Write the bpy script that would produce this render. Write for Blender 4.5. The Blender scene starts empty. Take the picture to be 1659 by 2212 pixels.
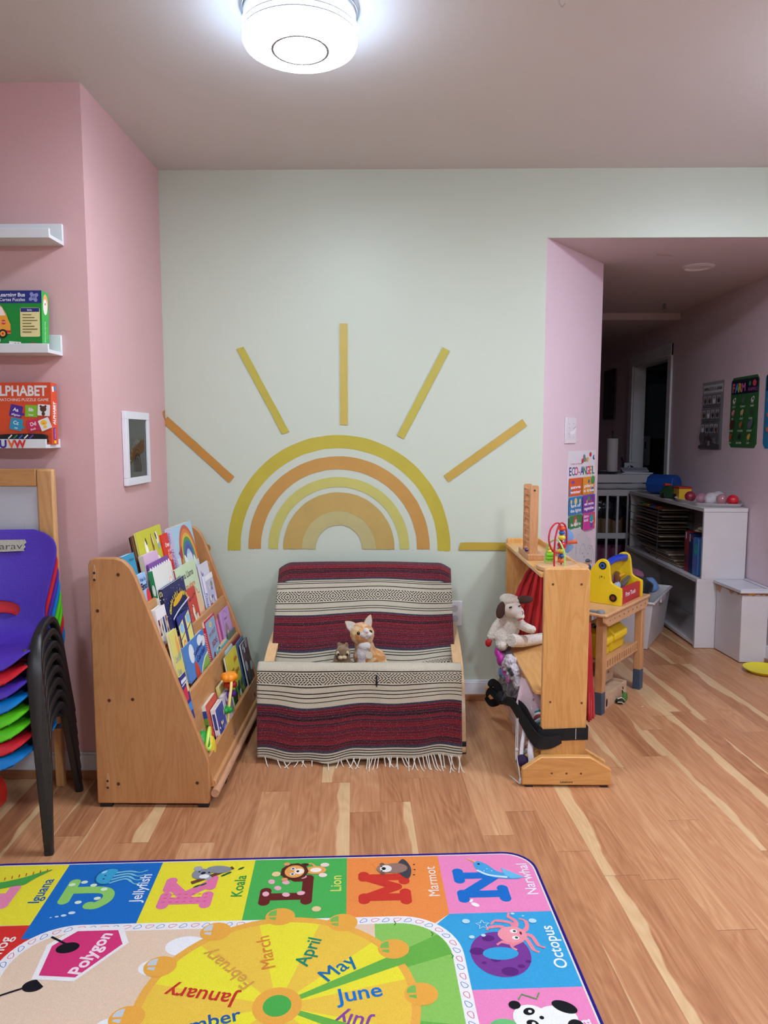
import bpy, math, random
from mathutils import Vector, Matrix, noise
from mathutils.geometry import tessellate_polygon
random.seed(7)
SC = bpy.context.scene
COL = SC.collection
PI = math.pi

# ------------------------------------------------------------------ camera
cam_d = bpy.data.cameras.new('camera'); cam = bpy.data.objects.new('camera', cam_d); COL.objects.link(cam)
cam.location = (0, 0, 1.24)
cam.rotation_euler = (math.radians(90 - 5.85), 0, math.atan(21 / 1600))
cam_d.sensor_fit = 'HORIZONTAL'; cam_d.sensor_width = 36.0; cam_d.lens = 36.0 * 1600 / 1659
cam_d.clip_start = .05; cam_d.clip_end = 60
SC.camera = cam
# ------------------------------------------------------------------ exposure, world
SC.view_settings.view_transform = 'Standard'; SC.view_settings.look = 'None'
SC.view_settings.gamma = 1; SC.view_settings.use_curve_mapping = False
SC.view_settings.exposure = 1.98
LAMP_MAIN = 21.0        # radiance of the ceiling lamps' lower face
LAMP_SIDE = 3.0         # and of their rim
W = bpy.data.worlds.new('world'); SC.world = W; W.use_nodes = True
W.node_tree.nodes['Background'].inputs[0].default_value = (.5, .52, .56, 1)
W.node_tree.nodes['Background'].inputs[1].default_value = 0.02

cy = SC.cycles
cy.max_bounces = 6; cy.diffuse_bounces = 4; cy.glossy_bounces = 2; cy.transmission_bounces = 4; cy.transparent_max_bounces = 6
cy.caustics_reflective = False; cy.caustics_refractive = False
cy.use_adaptive_sampling = True; cy.adaptive_threshold = .06; cy.adaptive_min_samples = 16; cy.sample_clamp_indirect = 6

# ------------------------------------------------------------------ materials
def lin(h):
    h = h.lstrip('#'); o = []
    for i in (0, 2, 4):
        c = int(h[i:i+2], 16) / 255
        o.append(c / 12.92 if c <= .04045 else ((c + .055) / 1.055) ** 2.4)
    return (*o, 1)
MATS = {}
def mat(name, col, rough=.5, spec=.4, metal=0, bump=0, bscale=200, coat=0, trans=0, alpha=1, sheen=0, vary=0, vscale=6, ior=None):
    if name in MATS: return MATS[name]
    m = bpy.data.materials.new(name); m.use_nodes = True; nt = m.node_tree; b = nt.nodes['Principled BSDF']
    c = lin(col) if isinstance(col, str) else (*col, 1)
    b.inputs['Base Color'].default_value = c; b.inputs['Roughness'].default_value = rough
    b.inputs['Specular IOR Level'].default_value = spec; b.inputs['Metallic'].default_value = metal
    b.inputs['Coat Weight'].default_value = coat; b.inputs['Transmission Weight'].default_value = trans
    b.inputs['Alpha'].default_value = alpha; b.inputs['Sheen Weight'].default_value = sheen
    if ior: b.inputs['IOR'].default_value = ior
    tc = None
    if bump or vary:
        tc = nt.nodes.new('ShaderNodeTexCoord')
    if vary:
        n = nt.nodes.new('ShaderNodeTexNoise'); n.inputs['Scale'].default_value = vscale; n.inputs['Detail'].default_value = 4
        nt.links.new(tc.outputs['Object'], n.inputs['Vector'])
        r = nt.nodes.new('ShaderNodeMapRange'); r.inputs[1].default_value = .3; r.inputs[2].default_value = .7
        r.inputs[3].default_value = 1 - vary; r.inputs[4].default_value = 1 + vary
        nt.links.new(n.outputs[0], r.inputs[0])
        mx = nt.nodes.new('ShaderNodeVectorMath'); mx.operation = 'SCALE'; mx.inputs[0].default_value = c[:3]
        nt.links.new(r.outputs[0], mx.inputs['Scale']); nt.links.new(mx.outputs[0], b.inputs['Base Color'])
    if bump:
        n = nt.nodes.new('ShaderNodeTexNoise'); n.inputs['Scale'].default_value = bscale; n.inputs['Detail'].default_value = 3
        nt.links.new(tc.outputs['Object'], n.inputs['Vector'])
        bp = nt.nodes.new('ShaderNodeBump'); bp.inputs['Strength'].default_value = bump; bp.inputs['Distance'].default_value = .004
        nt.links.new(n.outputs[0], bp.inputs['Height']); nt.links.new(bp.outputs[0], b.inputs['Normal'])
    MATS[name] = m
    return m
def ink(h): return mat('print_' + h.lstrip('#'), h, rough=.45, spec=.35)
def rugink(h): return mat('rug_' + h.lstrip('#'), tuple(c*.86 for c in lin(h)[:3]), rough=.95, spec=.1, bump=.6, bscale=420, vary=.07, vscale=350)
def emis(name, col, s):
    m = bpy.data.materials.new(name); m.use_nodes = True; nt = m.node_tree; nt.nodes.clear()
    e = nt.nodes.new('ShaderNodeEmission'); o = nt.nodes.new('ShaderNodeOutputMaterial')
    e.inputs[0].default_value = (*col, 1); e.inputs[1].default_value = s; nt.links.new(e.outputs[0], o.inputs[0])
    return m
class NT:
    def __init__(s, m): s.nt = m.node_tree
    def n(s, t, **k):
        x = s.nt.nodes.new(t)
        for a, b in k.items(): setattr(x, a, b)
        return x
    def l(s, a, b): s.nt.links.new(a, b)
    def _in(s, sock, v):
        if isinstance(v, (int, float)): sock.default_value = v
        else: s.l(v, sock)
    def m(s, op, a, b=0, c=0, clamp=False):
        x = s.n('ShaderNodeMath', operation=op); x.use_clamp = clamp
        s._in(x.inputs[0], a); s._in(x.inputs[1], b); s._in(x.inputs[2], c); return x.outputs[0]
    def xyz(s, a, b, c):
        x = s.n('ShaderNodeCombineXYZ'); s._in(x.inputs[0], a); s._in(x.inputs[1], b); s._in(x.inputs[2], c); return x.outputs[0]
    def noise(s, vec, scale, detail=3, dist=0, rough=.5):
        x = s.n('ShaderNodeTexNoise'); s.l(vec, x.inputs['Vector']); x.inputs['Scale'].default_value = scale
        x.inputs['Detail'].default_value = detail; x.inputs['Distortion'].default_value = dist; x.inputs['Roughness'].default_value = rough
        return x.outputs[0]
    def white(s, vec):
        x = s.n('ShaderNodeTexWhiteNoise'); x.noise_dimensions = '3D'; s.l(vec, x.inputs['Vector']); return x
    def ramp(s, f, stops):
        x = s.n('ShaderNodeValToRGB'); e = x.color_ramp.elements
        while len(e) < len(stops): e.new(.5)
        for i, (p, c) in enumerate(stops):
            e[i].position = p; e[i].color = lin(c) if isinstance(c, str) else (*c, 1)
        s.l(f, x.inputs[0]); return x.outputs[0]
    def mix(s, f, a, b, blend='MIX'):
        x = s.n('ShaderNodeMix', data_type='RGBA', blend_type=blend)
        s._in(x.inputs[0], f)
        for k, v in ((6, a), (7, b)):
            if isinstance(v, str): x.inputs[k].default_value = lin(v)
            elif isinstance(v, tuple): x.inputs[k].default_value = v
            else: s.l(v, x.inputs[k])
        return x.outputs[2]
    def smooth(s, v, a, b):
        x = s.n('ShaderNodeMapRange'); x.interpolation_type = 'SMOOTHSTEP'; x.inputs[1].default_value = a; x.inputs[2].default_value = b
        s._in(x.inputs[0], v); return x.outputs[0]
def base_mat(name, rough=.5, spec=.4):
    m = bpy.data.materials.new(name); m.use_nodes = True; b = m.node_tree.nodes['Principled BSDF']
    b.inputs['Roughness'].default_value = rough; b.inputs['Specular IOR Level'].default_value = spec
    MATS[name] = m
    return m, NT(m), b
def wood(name, c1, c2, grain='z', rough=.38, streak=.35, dark='#8a5a33', coat=.15):
    if name in MATS: return MATS[name]
    m, g, b = base_mat(name, rough)
    tc = g.n('ShaderNodeTexCoord'); mp = g.n('ShaderNodeMapping')
    sc = {'x': (1, 9, 9), 'y': (9, 1, 9), 'z': (9, 9, 1)}[grain]
    mp.inputs['Scale'].default_value = sc; g.l(tc.outputs['Object'], mp.inputs['Vector'])
    big = g.noise(mp.outputs[0], 1.6, 3, .9)
    rings = g.m('FRACT', g.m('MULTIPLY', big, 9.0))
    rings = g.m('ABSOLUTE', g.m('SUBTRACT', rings, .5))
    fine = g.noise(mp.outputs[0], 26, 4, .2)
    f = g.m('ADD', g.m('MULTIPLY', rings, .7), g.m('MULTIPLY', big, .8))
    col = g.ramp(f, [(.3, c1), (.85, c2)])
    col = g.mix(g.m('MULTIPLY', g.smooth(fine, .56, .74), streak), col, dark)
    g.l(col, b.inputs['Base Color']); b.inputs['Coat Weight'].default_value = coat; b.inputs['Coat Roughness'].default_value = .3
    return m

# ------------------------------------------------------------------ objects
ORG = {}
def thing(name, label, cat, loc=(0, 0, 0), group=None):
    o = bpy.data.objects.new(name, None); COL.objects.link(o); o.location = loc; ORG[o.name] = Vector(loc)
    o.empty_display_size = .05
    o['label'] = label; o['category'] = cat
    if group: o['group'] = group
    return o
def tag(o, label, cat, group=None, kind=None):
    o['label'] = label; o['category'] = cat
    if group: o['group'] = group
    if kind: o['kind'] = kind
    return o
class M:
    """collects shapes (in world metres) and links them as one mesh object"""
    def __init__(s, m=None): s.v = []; s.f = []; s.i = []; s.ms = []; s.T = None; s.m = m; s.uv = None
    def _mi(s, m):
        m = m or s.m
        if m not in s.ms: s.ms.append(m)
        return s.ms.index(m)
    def add(s, vs, fs, m=None):
        k = len(s.v); mi = s._mi(m)
        for v in vs:
            v = Vector(v); s.v.append(s.T @ v if s.T else v)
        for f in fs: s.f.append(tuple(k + q for q in f)); s.i.append(mi)
    def box(s, a, b, m=None):
        x0, y0, z0 = a; x1, y1, z1 = b
        s.add([(x0,y0,z0),(x1,y0,z0),(x1,y1,z0),(x0,y1,z0),(x0,y0,z1),(x1,y0,z1),(x1,y1,z1),(x0,y1,z1)],
              [(0,3,2,1),(4,5,6,7),(0,1,5,4),(1,2,6,5),(2,3,7,6),(3,0,4,7)], m)
    def obox(s, o, ux, uy, uz, m=None):
        o, ux, uy, uz = map(Vector, (o, ux, uy, uz))
        if ux.cross(uy).dot(uz) < 0: o = o + ux; ux = -ux
        p = [o, o+ux, o+ux+uy, o+uy]; p += [q+uz for q in p]
        s.add(p, [(0,3,2,1),(4,5,6,7),(0,1,5,4),(1,2,6,5),(2,3,7,6),(3,0,4,7)], m)
    def prism(s, pts, o, ux, uy, ext, m=None):
        """2d polygon in plane (o,ux,uy) extruded by vector ext"""
        o, ux, uy, ext = map(Vector, (o, ux, uy, ext))
        a = sum(pts[i][0]*pts[(i+1)%len(pts)][1]-pts[(i+1)%len(pts)][0]*pts[i][1] for i in range(len(pts)))
        if (a > 0) != (ux.cross(uy).dot(ext) > 0): pts = pts[::-1]
        n = len(pts); lo = [o+ux*p[0]+uy*p[1] for p in pts]; hi = [q+ext for q in lo]
        fs = [tuple(range(n))[::-1], tuple(range(n, 2*n))]
        fs += [(i, (i+1) % n, (i+1) % n+n, i+n) for i in range(n)]
        s.add(lo+hi, fs, m)
    def tube(s, path, r, m=None, n=10, closed=False, sx=1, cap=True):
        P = [Vector(p) for p in path]; L = len(P); R = r if isinstance(r, (list, tuple)) else [r]*L
        T0 = (P[1]-P[0]).normalized(); up = Vector((0, 0, 1)) if abs(T0.z) < .9 else Vector((1, 0, 0))
        nx = T0.cross(up).normalized(); vs = []; fs = []
        for i in range(L):
            a = P[(i-1) % L] if (closed or i) else P[i]; b = P[(i+1) % L] if (closed or i < L-1) else P[i]
            t = (b-a).normalized(); nx = (nx-t*nx.dot(t)).normalized(); ny = t.cross(nx)
            for k in range(n):
                q = 2*PI*k/n; vs.append(P[i]+nx*math.cos(q)*R[i]*sx+ny*math.sin(q)*R[i])
        for i in range(L if closed else L-1):
            for k in range(n):
                a = i*n+k; b = i*n+(k+1) % n; c = ((i+1) % L)*n+(k+1) % n; d = ((i+1) % L)*n+k; fs.append((a, b, c, d))
        if cap and not closed: fs.append(tuple(range(n))[::-1]); fs.append(tuple((L-1)*n+k for k in range(n)))
        s.add(vs, fs, m)
    def cyl(s, a, b, r, m=None, n=24, r2=None): s.tube([a, b], [r, r if r2 is None else r2], m, n)
    def lathe(s, prof, c, m=None, n=32, axis=(0, 0, 1)):
        az = Vector(axis).normalized(); ax = az.orthogonal().normalized(); ay = az.cross(ax); c = Vector(c); vs = []; fs = []
        for r, z in prof:
            for k in range(n):
                q = 2*PI*k/n; vs.append(c+az*z+(ax*math.cos(q)+ay*math.sin(q))*max(r, 1e-5))
        for i in range(len(prof)-1):
            for k in range(n):
                fs.append((i*n+k, i*n+(k+1) % n, (i+1)*n+(k+1) % n, (i+1)*n+k))
        s.add(vs, fs, m)
    def ball(s, c, r, m=None, n=16, rot=None):
        if isinstance(r, (int, float)): r = (r, r, r)
        c = Vector(c); vs = [(0, 0, -1)]; h = n//2
        for i in range(1, h):
            t = -PI/2+PI*i/h
            for k in range(n): vs.append((math.cos(t)*math.cos(2*PI*k/n), math.cos(t)*math.sin(2*PI*k/n), math.sin(t)))
        vs.append((0, 0, 1)); fs = []
        for k in range(n): fs.append((0, 1+(k+1) % n, 1+k)); fs.append((len(vs)-1, len(vs)-1-n+k, len(vs)-1-n+(k+1) % n))
        for i in range(h-2):
            for k in range(n): fs.append((1+i*n+k, 1+i*n+(k+1) % n, 1+(i+1)*n+(k+1) % n, 1+(i+1)*n+k))
        q = [Vector((v[0]*r[0], v[1]*r[1], v[2]*r[2])) for v in vs]
        if rot: q = [rot @ v for v in q]
        s.add([c+v for v in q], fs, m)
    def build(s, name, parent=None, smooth=35, bevel=0, bseg=2, org=None):
        me = bpy.data.meshes.new(name)
        o = ORG.get(parent.name, Vector()) if parent else (Vector(org) if org else Vector())
        me.from_pydata([v-o for v in s.v], [], s.f); me.update()
        for m in s.ms: me.materials.append(m)
        me.polygons.foreach_set('material_index', s.i)
        if smooth:
            me.polygons.foreach_set('use_smooth', [True]*len(s.f)); me.set_sharp_from_angle(angle=math.radians(smooth))
        if s.uv:
            ul = me.uv_layers.new(name='UVMap')
            for lp in me.loops: ul.data[lp.index].uv = s.uv[lp.vertex_index]
        ob = bpy.data.objects.new(name, me); COL.objects.link(ob)
        if parent: ob.parent = parent
        else: ob.location = o
        ORG[ob.name] = o
        if bevel:
            b = ob.modifiers.new('bevel', 'BEVEL'); b.width = bevel; b.segments = bseg; b.limit_method = 'ANGLE'; b.angle_limit = math.radians(40)
        return ob
def struct(ob): ob['kind'] = 'structure'; return ob
def spline(pts, n=8, closed=False):
    """catmull-rom through 2d or 3d points"""
    P = [Vector(p) if len(p) == 3 else Vector((p[0], p[1], 0)) for p in pts]; L = len(P); out = []
    for i in range(L if closed else L-1):
        g = (lambda j: P[j % L]) if closed else (lambda j: P[min(max(j, 0), L-1)])
        a, b, c, d = g(i-1), g(i), g(i+1), g(i+2)
        for k in range(n):
            t = k/n; out.append(.5*((2*b)+(c-a)*t+(2*a-5*b+4*c-d)*t*t+(3*b-a-3*c+d)*t**3))
    if not closed: out.append(P[-1])
    return [tuple(p) if len(pts[0]) == 3 else (p.x, p.y) for p in out]
TXT = {}
def textmesh(body, bold):
    k = (body, bold)
    if k not in TXT:
        c = bpy.data.curves.new('lettering', 'FONT'); c.body = body; c.offset = bold; c.resolution_u = 3
        o = bpy.data.objects.new('lettering', c); me = o.to_mesh()
        vs = [(v.co.x, v.co.y) for v in me.vertices]; fs = [tuple(p.vertices) for p in me.polygons]
        o.to_mesh_clear(); bpy.data.objects.remove(o); bpy.data.curves.remove(c); TXT[k] = (vs, fs)
    return TXT[k]
class Cv:
    """flat print: shapes laid on a plane, each layer a hair above the last"""
    def __init__(s, mesh, o, ux, uy, eps=.00012, inkf=ink, auto=True, sx=1, sy=1, warp=None):
        s.M = mesh; s.o = Vector(o); s.ux = Vector(ux)*sx; s.uy = Vector(uy)*sy; s.n = Vector(ux).cross(Vector(uy)).normalized()
        s.eps = eps; s.l = 1; s.ink = inkf; s.auto = auto; s.flip = sx*sy < 0; s.warp = warp
    def _put(s, pts, faces, col):
        m = s.ink(col) if isinstance(col, str) else col
        s.k = getattr(s, 'k', 0)+1; off = s.n*(s.eps*s.l+(0 if s.auto else 4e-7*(s.k % 200)+1e-6*(s.k % 7)))
        if s.warp: pts = [s.warp(*p) for p in pts]
        s.M.add([s.o+s.ux*x+s.uy*y+off for x, y in pts], faces, m)
        if s.auto: s.l += 1
    def poly(s, pts, col):
        a = sum(pts[i][0]*pts[(i+1)%len(pts)][1]-pts[(i+1)%len(pts)][0]*pts[i][1] for i in range(len(pts)))
        if a < 0: pts = pts[::-1]
        fs = []
        for t in tessellate_polygon([[Vector((p[0], p[1], 0)) for p in pts]]):
            (ax, ay), (bx, by), (cx, cy) = (pts[i] for i in t)
            fs.append(t if (bx-ax)*(cy-ay)-(by-ay)*(cx-ax) > 0 else t[::-1])
        s._put(pts, fs, col)
    def rect(s, x, y, w, h, col, r=0, rot=0):
        if r:
            p = []
            for cx, cy, a in ((x+w-r, y+r, -90), (x+w-r, y+h-r, 0), (x+r, y+h-r, 90), (x+r, y+r, 180)):
                for k in range(6): q = math.radians(a+18*k); p.append((cx+r*math.cos(q), cy+r*math.sin(q)))
        else: p = [(x, y), (x+w, y), (x+w, y+h), (x, y+h)]
        if rot: p = s._rot(p, x+w/2, y+h/2, rot)
        s.poly(p, col)
    def _rot(s, p, cx, cy, a):
        c, d = math.cos(math.radians(a)), math.sin(math.radians(a)); return [(cx+(x-cx)*c-(y-cy)*d, cy+(x-cx)*d+(y-cy)*c) for x, y in p]
    def ell(s, cx, cy, rx, ry, col, rot=0, a0=0, a1=360, n=28):
        p = [(cx+rx*math.cos(math.radians(a0+(a1-a0)*k/n)), cy+ry*math.sin(math.radians(a0+(a1-a0)*k/n))) for k in range(n if a1-a0 >= 360 else n+1)]
        if rot: p = s._rot(p, cx, cy, rot)
        s.poly(p, col)
    def arc(s, cx, cy, r0, r1, a0, a1, col, n=40, sy=1):
        pa = [(cx+r1*math.cos(math.radians(a0+(a1-a0)*k/n)), cy+sy*r1*math.sin(math.radians(a0+(a1-a0)*k/n))) for k in range(n+1)]
        pb = [(cx+r0*math.cos(math.radians(a0+(a1-a0)*k/n)), cy+sy*r0*math.sin(math.radians(a0+(a1-a0)*k/n))) for k in range(n+1)]
        fs = [(n+1+k, k, k+1, n+2+k) for k in range(n)]
        s._put(pa+pb, fs, col)
    def line(s, pts, w, col, sm=0, closed=False):
        if sm: pts = spline(pts, sm, closed)
        n = len(pts); L = []; R = []
        for i in range(n):
            a = pts[(i-1) % n] if (closed or i) else pts[i]; b = pts[(i+1) % n] if (closed or i < n-1) else pts[i]
            dx, dy = b[0]-a[0], b[1]-a[1]; d = math.hypot(dx, dy) or 1; ww = (w[i*len(w)//n] if isinstance(w, (list, tuple)) else w)/2
            L.append((pts[i][0]-dy/d*ww, pts[i][1]+dx/d*ww)); R.append((pts[i][0]+dy/d*ww, pts[i][1]-dx/d*ww))
        k = n if closed else n-1
        s._put(L+R, [(n+i, n+(i+1) % n, (i+1) % n, i) for i in range(k)], col)
    def text(s, body, x, y, h, col, rot=0, w=None, bold=.012, al='c', dx=0):
        if 'M' in body and bold and not dx:       # the font's M breaks when fattened: thicken it by repeats
            for k in (-.6, .6, .001): s.text(body, x, y, h, col, rot, w, 0, al, k*max(bold, .004)*h*1.4)
            return
        vs, fs = textmesh(body, bold)
        if not vs: return
        x0 = min(v[0] for v in vs); x1 = max(v[0] for v in vs); y0 = min(v[1] for v in vs); y1 = max(v[1] for v in vs)
        sy = h/.72 if not w else h/.72; sx = (w/(x1-x0)) if w else sy
        ax = {'c': (x0+x1)/2, 'l': x0, 'r': x1}[al]; cy = .34
        c, d = math.cos(math.radians(rot)), math.sin(math.radians(rot)); x += dx*c; y += dx*d
        p = [(x+((vx-ax)*sx)*c-((vy-cy)*sy)*d, y+((vx-ax)*sx)*d+((vy-cy)*sy)*c) for vx, vy in vs]
        s._put(p, fs, col)
# ================================================================== the room
def floor_mat():
    m, g, b = base_mat('laminate_planks', .3, .45)
    tc = g.n('ShaderNodeTexCoord'); mp = g.n('ShaderNodeMapping'); mp.inputs['Rotation'].default_value = (0, 0, math.radians(-3.2))
    g.l(tc.outputs['Object'], mp.inputs['Vector']); sp = g.n('ShaderNodeSeparateXYZ'); g.l(mp.outputs[0], sp.inputs[0])
    W_, L_ = .103, .92
    xs = g.m('DIVIDE', sp.outputs[0], W_); ix = g.m('FLOOR', xs); fx = g.m('SUBTRACT', xs, ix)
    r1 = g.white(g.xyz(ix, 3.7, 0)).outputs[0]
    ys = g.m('ADD', g.m('DIVIDE', sp.outputs[1], L_), g.m('MULTIPLY', r1, 7.3)); iy = g.m('FLOOR', ys); fy = g.m('SUBTRACT', ys, iy)
    w1 = g.white(g.xyz(ix, iy, 1.3)); w2 = g.white(g.xyz(ix, iy, 9.1)); r = w1.outputs[0]; r2 = w2.outputs[0]
    sc = g.n('ShaderNodeSeparateColor'); g.l(w2.outputs[1], sc.inputs[0]); r3, r4 = sc.outputs[1], sc.outputs[2]
    off = g.m('MULTIPLY', r, 37)
    # cathedral grain: long stretched noise, ringed
    v = g.xyz(g.m('ADD', g.m('MULTIPLY', sp.outputs[0], 9), off), g.m('ADD', g.m('MULTIPLY', sp.outputs[1], 1.15), off), off)
    big = g.noise(v, 1.0, 2, .5)
    rings = g.m('ABSOLUTE', g.m('SUBTRACT', g.m('FRACT', g.m('MULTIPLY', big, 13)), .5))
    v2 = g.xyz(g.m('ADD', g.m('MULTIPLY', sp.outputs[0], 60), off), g.m('MULTIPLY', sp.outputs[1], 2.2), off)
    fine = g.noise(v2, 2.2, 5, .3, .6)
    tone = g.m('ADD', g.m('MULTIPLY', g.m('SUBTRACT', r2, .5), .42), g.m('ADD', g.m('MULTIPLY', rings, .4), g.m('MULTIPLY', fine, .8)))
    heart = g.ramp(tone, [(.1, '#96603f'), (.38, '#ae7852'), (.62, '#bd8860'), (.95, '#cfa176')])
    sap = g.ramp(g.m('ADD', g.m('MULTIPLY', rings, .4), g.m('MULTIPLY', fine, .6)), [(.15, '#c39c70'), (.7, '#d9b88c')])
    # pale sapwood on one side of some strips, wavy inner edge
    side = g.m('GREATER_THAN', r3, .5)
    e = g.m('ADD', g.m('MULTIPLY', side, fx), g.m('MULTIPLY', g.m('SUBTRACT', 1, side), g.m('SUBTRACT', 1, fx)))
    wob = g.noise(g.xyz(off, g.m('MULTIPLY', sp.outputs[1], 3.1), off), 1.0, 2)
    wob2 = g.m('MULTIPLY', g.m('SUBTRACT', wob, .5), .85)
    wid = g.m('MULTIPLY', g.m('SUBTRACT', r4, .62), 1.35)
    sm = g.smooth(g.m('SUBTRACT', g.m('ADD', wid, wob2), e), -.02, .05)
    full = g.m('GREATER_THAN', r, .955)
    sm = g.m('MAXIMUM', sm, full)
    col = g.mix(sm, heart, sap)
    ex = g.m('MINIMUM', fx, g.m('SUBTRACT', 1, fx)); ey = g.m('MINIMUM', fy, g.m('SUBTRACT', 1, fy))
    seam = g.m('MAXIMUM', g.m('MULTIPLY', g.m('LESS_THAN', ex, .008), .35), g.m('MULTIPLY', g.m('LESS_THAN', ey, .0014), .55))
    col = g.mix(seam, col, '#6d4630')
    g.l(col, b.inputs['Base Color'])
    g.l(g.m('ADD', .3, g.m('MULTIPLY', fine, .14)), b.inputs['Roughness'])
    bp = g.n('ShaderNodeBump'); bp.inputs['Strength'].default_value = .12; bp.inputs['Distance'].default_value = .002
    g.l(g.m('SUBTRACT', fine, seam), bp.inputs['Height']); g.l(bp.outputs[0], b.inputs['Normal'])
    return m
def paint(name, col, rough=.55, mott=.035):
    m, g, b = base_mat(name, rough, .35)
    tc = g.n('ShaderNodeTexCoord'); n1 = g.noise(tc.outputs['Object'], 1.3, 3); n2 = g.noise(tc.outputs['Object'], 160, 3)
    f = g.m('ADD', g.m('MULTIPLY', g.m('SUBTRACT', n1, .5), mott*2), 1)
    x = g.n('ShaderNodeVectorMath', operation='SCALE'); x.inputs[0].default_value = lin(col)[:3]; g.l(f, x.inputs['Scale'])
    g.l(x.outputs[0], b.inputs['Base Color'])
    bp = g.n('ShaderNodeBump'); bp.inputs['Strength'].default_value = .12; bp.inputs['Distance'].default_value = .002
    g.l(n2, bp.inputs['Height']); g.l(bp.outputs[0], b.inputs['Normal'])
    return m
FLOORM = floor_mat()
P_CEIL = paint('ceiling_paint', '#cfcccb', .6); P_GREEN = paint('sage_wall_paint', '#c1cbbb', .42)
P_PINK = paint('pink_wall_paint', '#d4acad', .5); P_LAV = paint('lavender_pink_paint', '#dec9d1', .5)
P_TEAL = paint('dark_teal_paint', '#5c7079', .6)
WHITE = mat('white_trim_paint', '#d9dade', .4, vary=.03, vscale=9)
SHOE = wood('shoe_moulding_wood', '#9a6848', '#b07c58', 'x')

def slab(name, a, b, m):
    q = M(m); q.box(a, b); return struct(q.build(name, org=((a[0]+b[0])/2, (a[1]+b[1])/2, a[2])))
slab('floor', (-3.2, -3.4, -.1), (4.3, 9.1, 0), FLOORM)
slab('ceiling', (-3.2, -3.4, 2.41), (2.15, 3.41, 2.5), P_CEIL)
# hall ceiling (lower) and its drop further back
q = M(paint('hall_ceiling_paint', '#c6b7b8', .6)); q.box((-.6, 3.41, 2.115), (2.05, 9.0, 2.5)); q.box((.5, 5.44, 2.068), (2.05, 9.0, 2.115)); struct(q.build('ceiling_hall'))
slab('wall_back', (-1.13, 3.4, 0), (.679, 3.5, 2.41), P_GREEN)
slab('wall_header', (.679, 3.4, 2.115), (2.05, 3.4099, 2.41), P_GREEN)
slab('wall_left', (-1.13, 2.58, 0), (-1.045, 3.4, 2.41), P_PINK)
q = M(P_PINK); q.box((-3.2, 2.58, 0), (-1.13, 2.68, 2.41)); struct(q.build('wall_left_front'))
q = M(P_LAV); q.prism([(.679, 3.4), (1.071, 3.906), (1.02, 3.945), (.679, 3.505)], (0, 0, 0), (1, 0, 0), (0, 1, 0), (0, 0, 2.115)); struct(q.build('wall_jamb'))
q = M(P_LAV); q.box((2.05, -3.4, 0), (2.15, 5.62, 2.41)); q.box((2.05, 6.44, 0), (2.15, 9, 2.41)); q.box((2.05, 5.62, 1.83), (2.15, 6.44, 2.41)); struct(q.build('wall_right'))
P_WHITE = paint('white_wall_paint', '#dcdddd')
slab('wall_rear', (-3.2, -3.5, 0), (2.15, -3.4, 2.41), P_WHITE)
slab('wall_far_left', (-3.3, -3.4, 0), (-3.2, 2.58, 2.41), P_WHITE)
slab('wall_hall_left', (-.7, 3.5, 0), (-.6, 9.0, 2.2), P_LAV)
slab('wall_hall_end', (-.7, 9.0, 0), (4.3, 9.1, 2.5), P_LAV)
q = M(P_TEAL); q.box((4.0, 4.6, 0), (4.1, 9.0, 2.5)); q.box((2.15, 4.5, 0), (4.1, 4.6, 2.5)); q.box((2.15, 4.6, 2.3), (4.0, 9.0, 2.4))
q.box((3.99, 4.6, 1.86), (4.0, 9, 2.0), mat('wallpaper_border', '#2c3b55', .6, vary=.4, vscale=60)); struct(q.build('wall_kitchen'))
# door casing of the opening in the right wall
q = M(WHITE)
q.box((2.035, 5.55, 0), (2.05, 5.62, 1.92)); q.box((2.035, 6.44, 0), (2.05, 6.53, 1.92)); q.box((2.033, 5.55, 1.83), (2.05, 6.53, 1.92))
q.box((2.05, 5.62, 0), (2.15, 5.632, 1.83)); q.box((2.05, 6.428, 0), (2.15, 6.44, 1.83)); q.box((2.05, 5.62, 1.818), (2.15, 6.44, 1.83))
struct(q.build('trim_1', bevel=.002))
def baseboard(name, p0, p1, nrm):
    a = Vector((*p0, 0)); d = Vector((*p1, 0))-a; n = Vector((*nrm, 0)); q = M()
    q.obox(a+Vector((0, 0, .03)), d, n*.012, (0, 0, .06), WHITE); q.obox(a+Vector((0, 0, .09)), d, n*.008, (0, 0, .008), WHITE)
    q.obox(a, d, n*.018, (0, 0, .032), SHOE); struct(q.build(name, bevel=.002))
baseboard('baseboard_back', (-1.045, 3.4), (.679, 3.4), (0, -1))
baseboard('baseboard_left', (-1.045, 2.58), (-1.045, 3.39), (1, 0))
baseboard('baseboard_front_left', (-3.2, 2.58), (-1.045, 2.58), (0, -1))
baseboard('baseboard_right', (2.05, -3.4), (2.05, 5.55), (-1, 0))
jd = Vector((.392, .506)).normalized(); jn = Vector((jd.y, -jd.x))
baseboard('baseboard_jamb', (.679, 3.4), (1.071, 3.906), (jn.x, jn.y))
def jp(s, t, z): return Vector((.679+jd.x*s+jn.x*t, 3.4+jd.y*s+jn.y*t, z))
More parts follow.
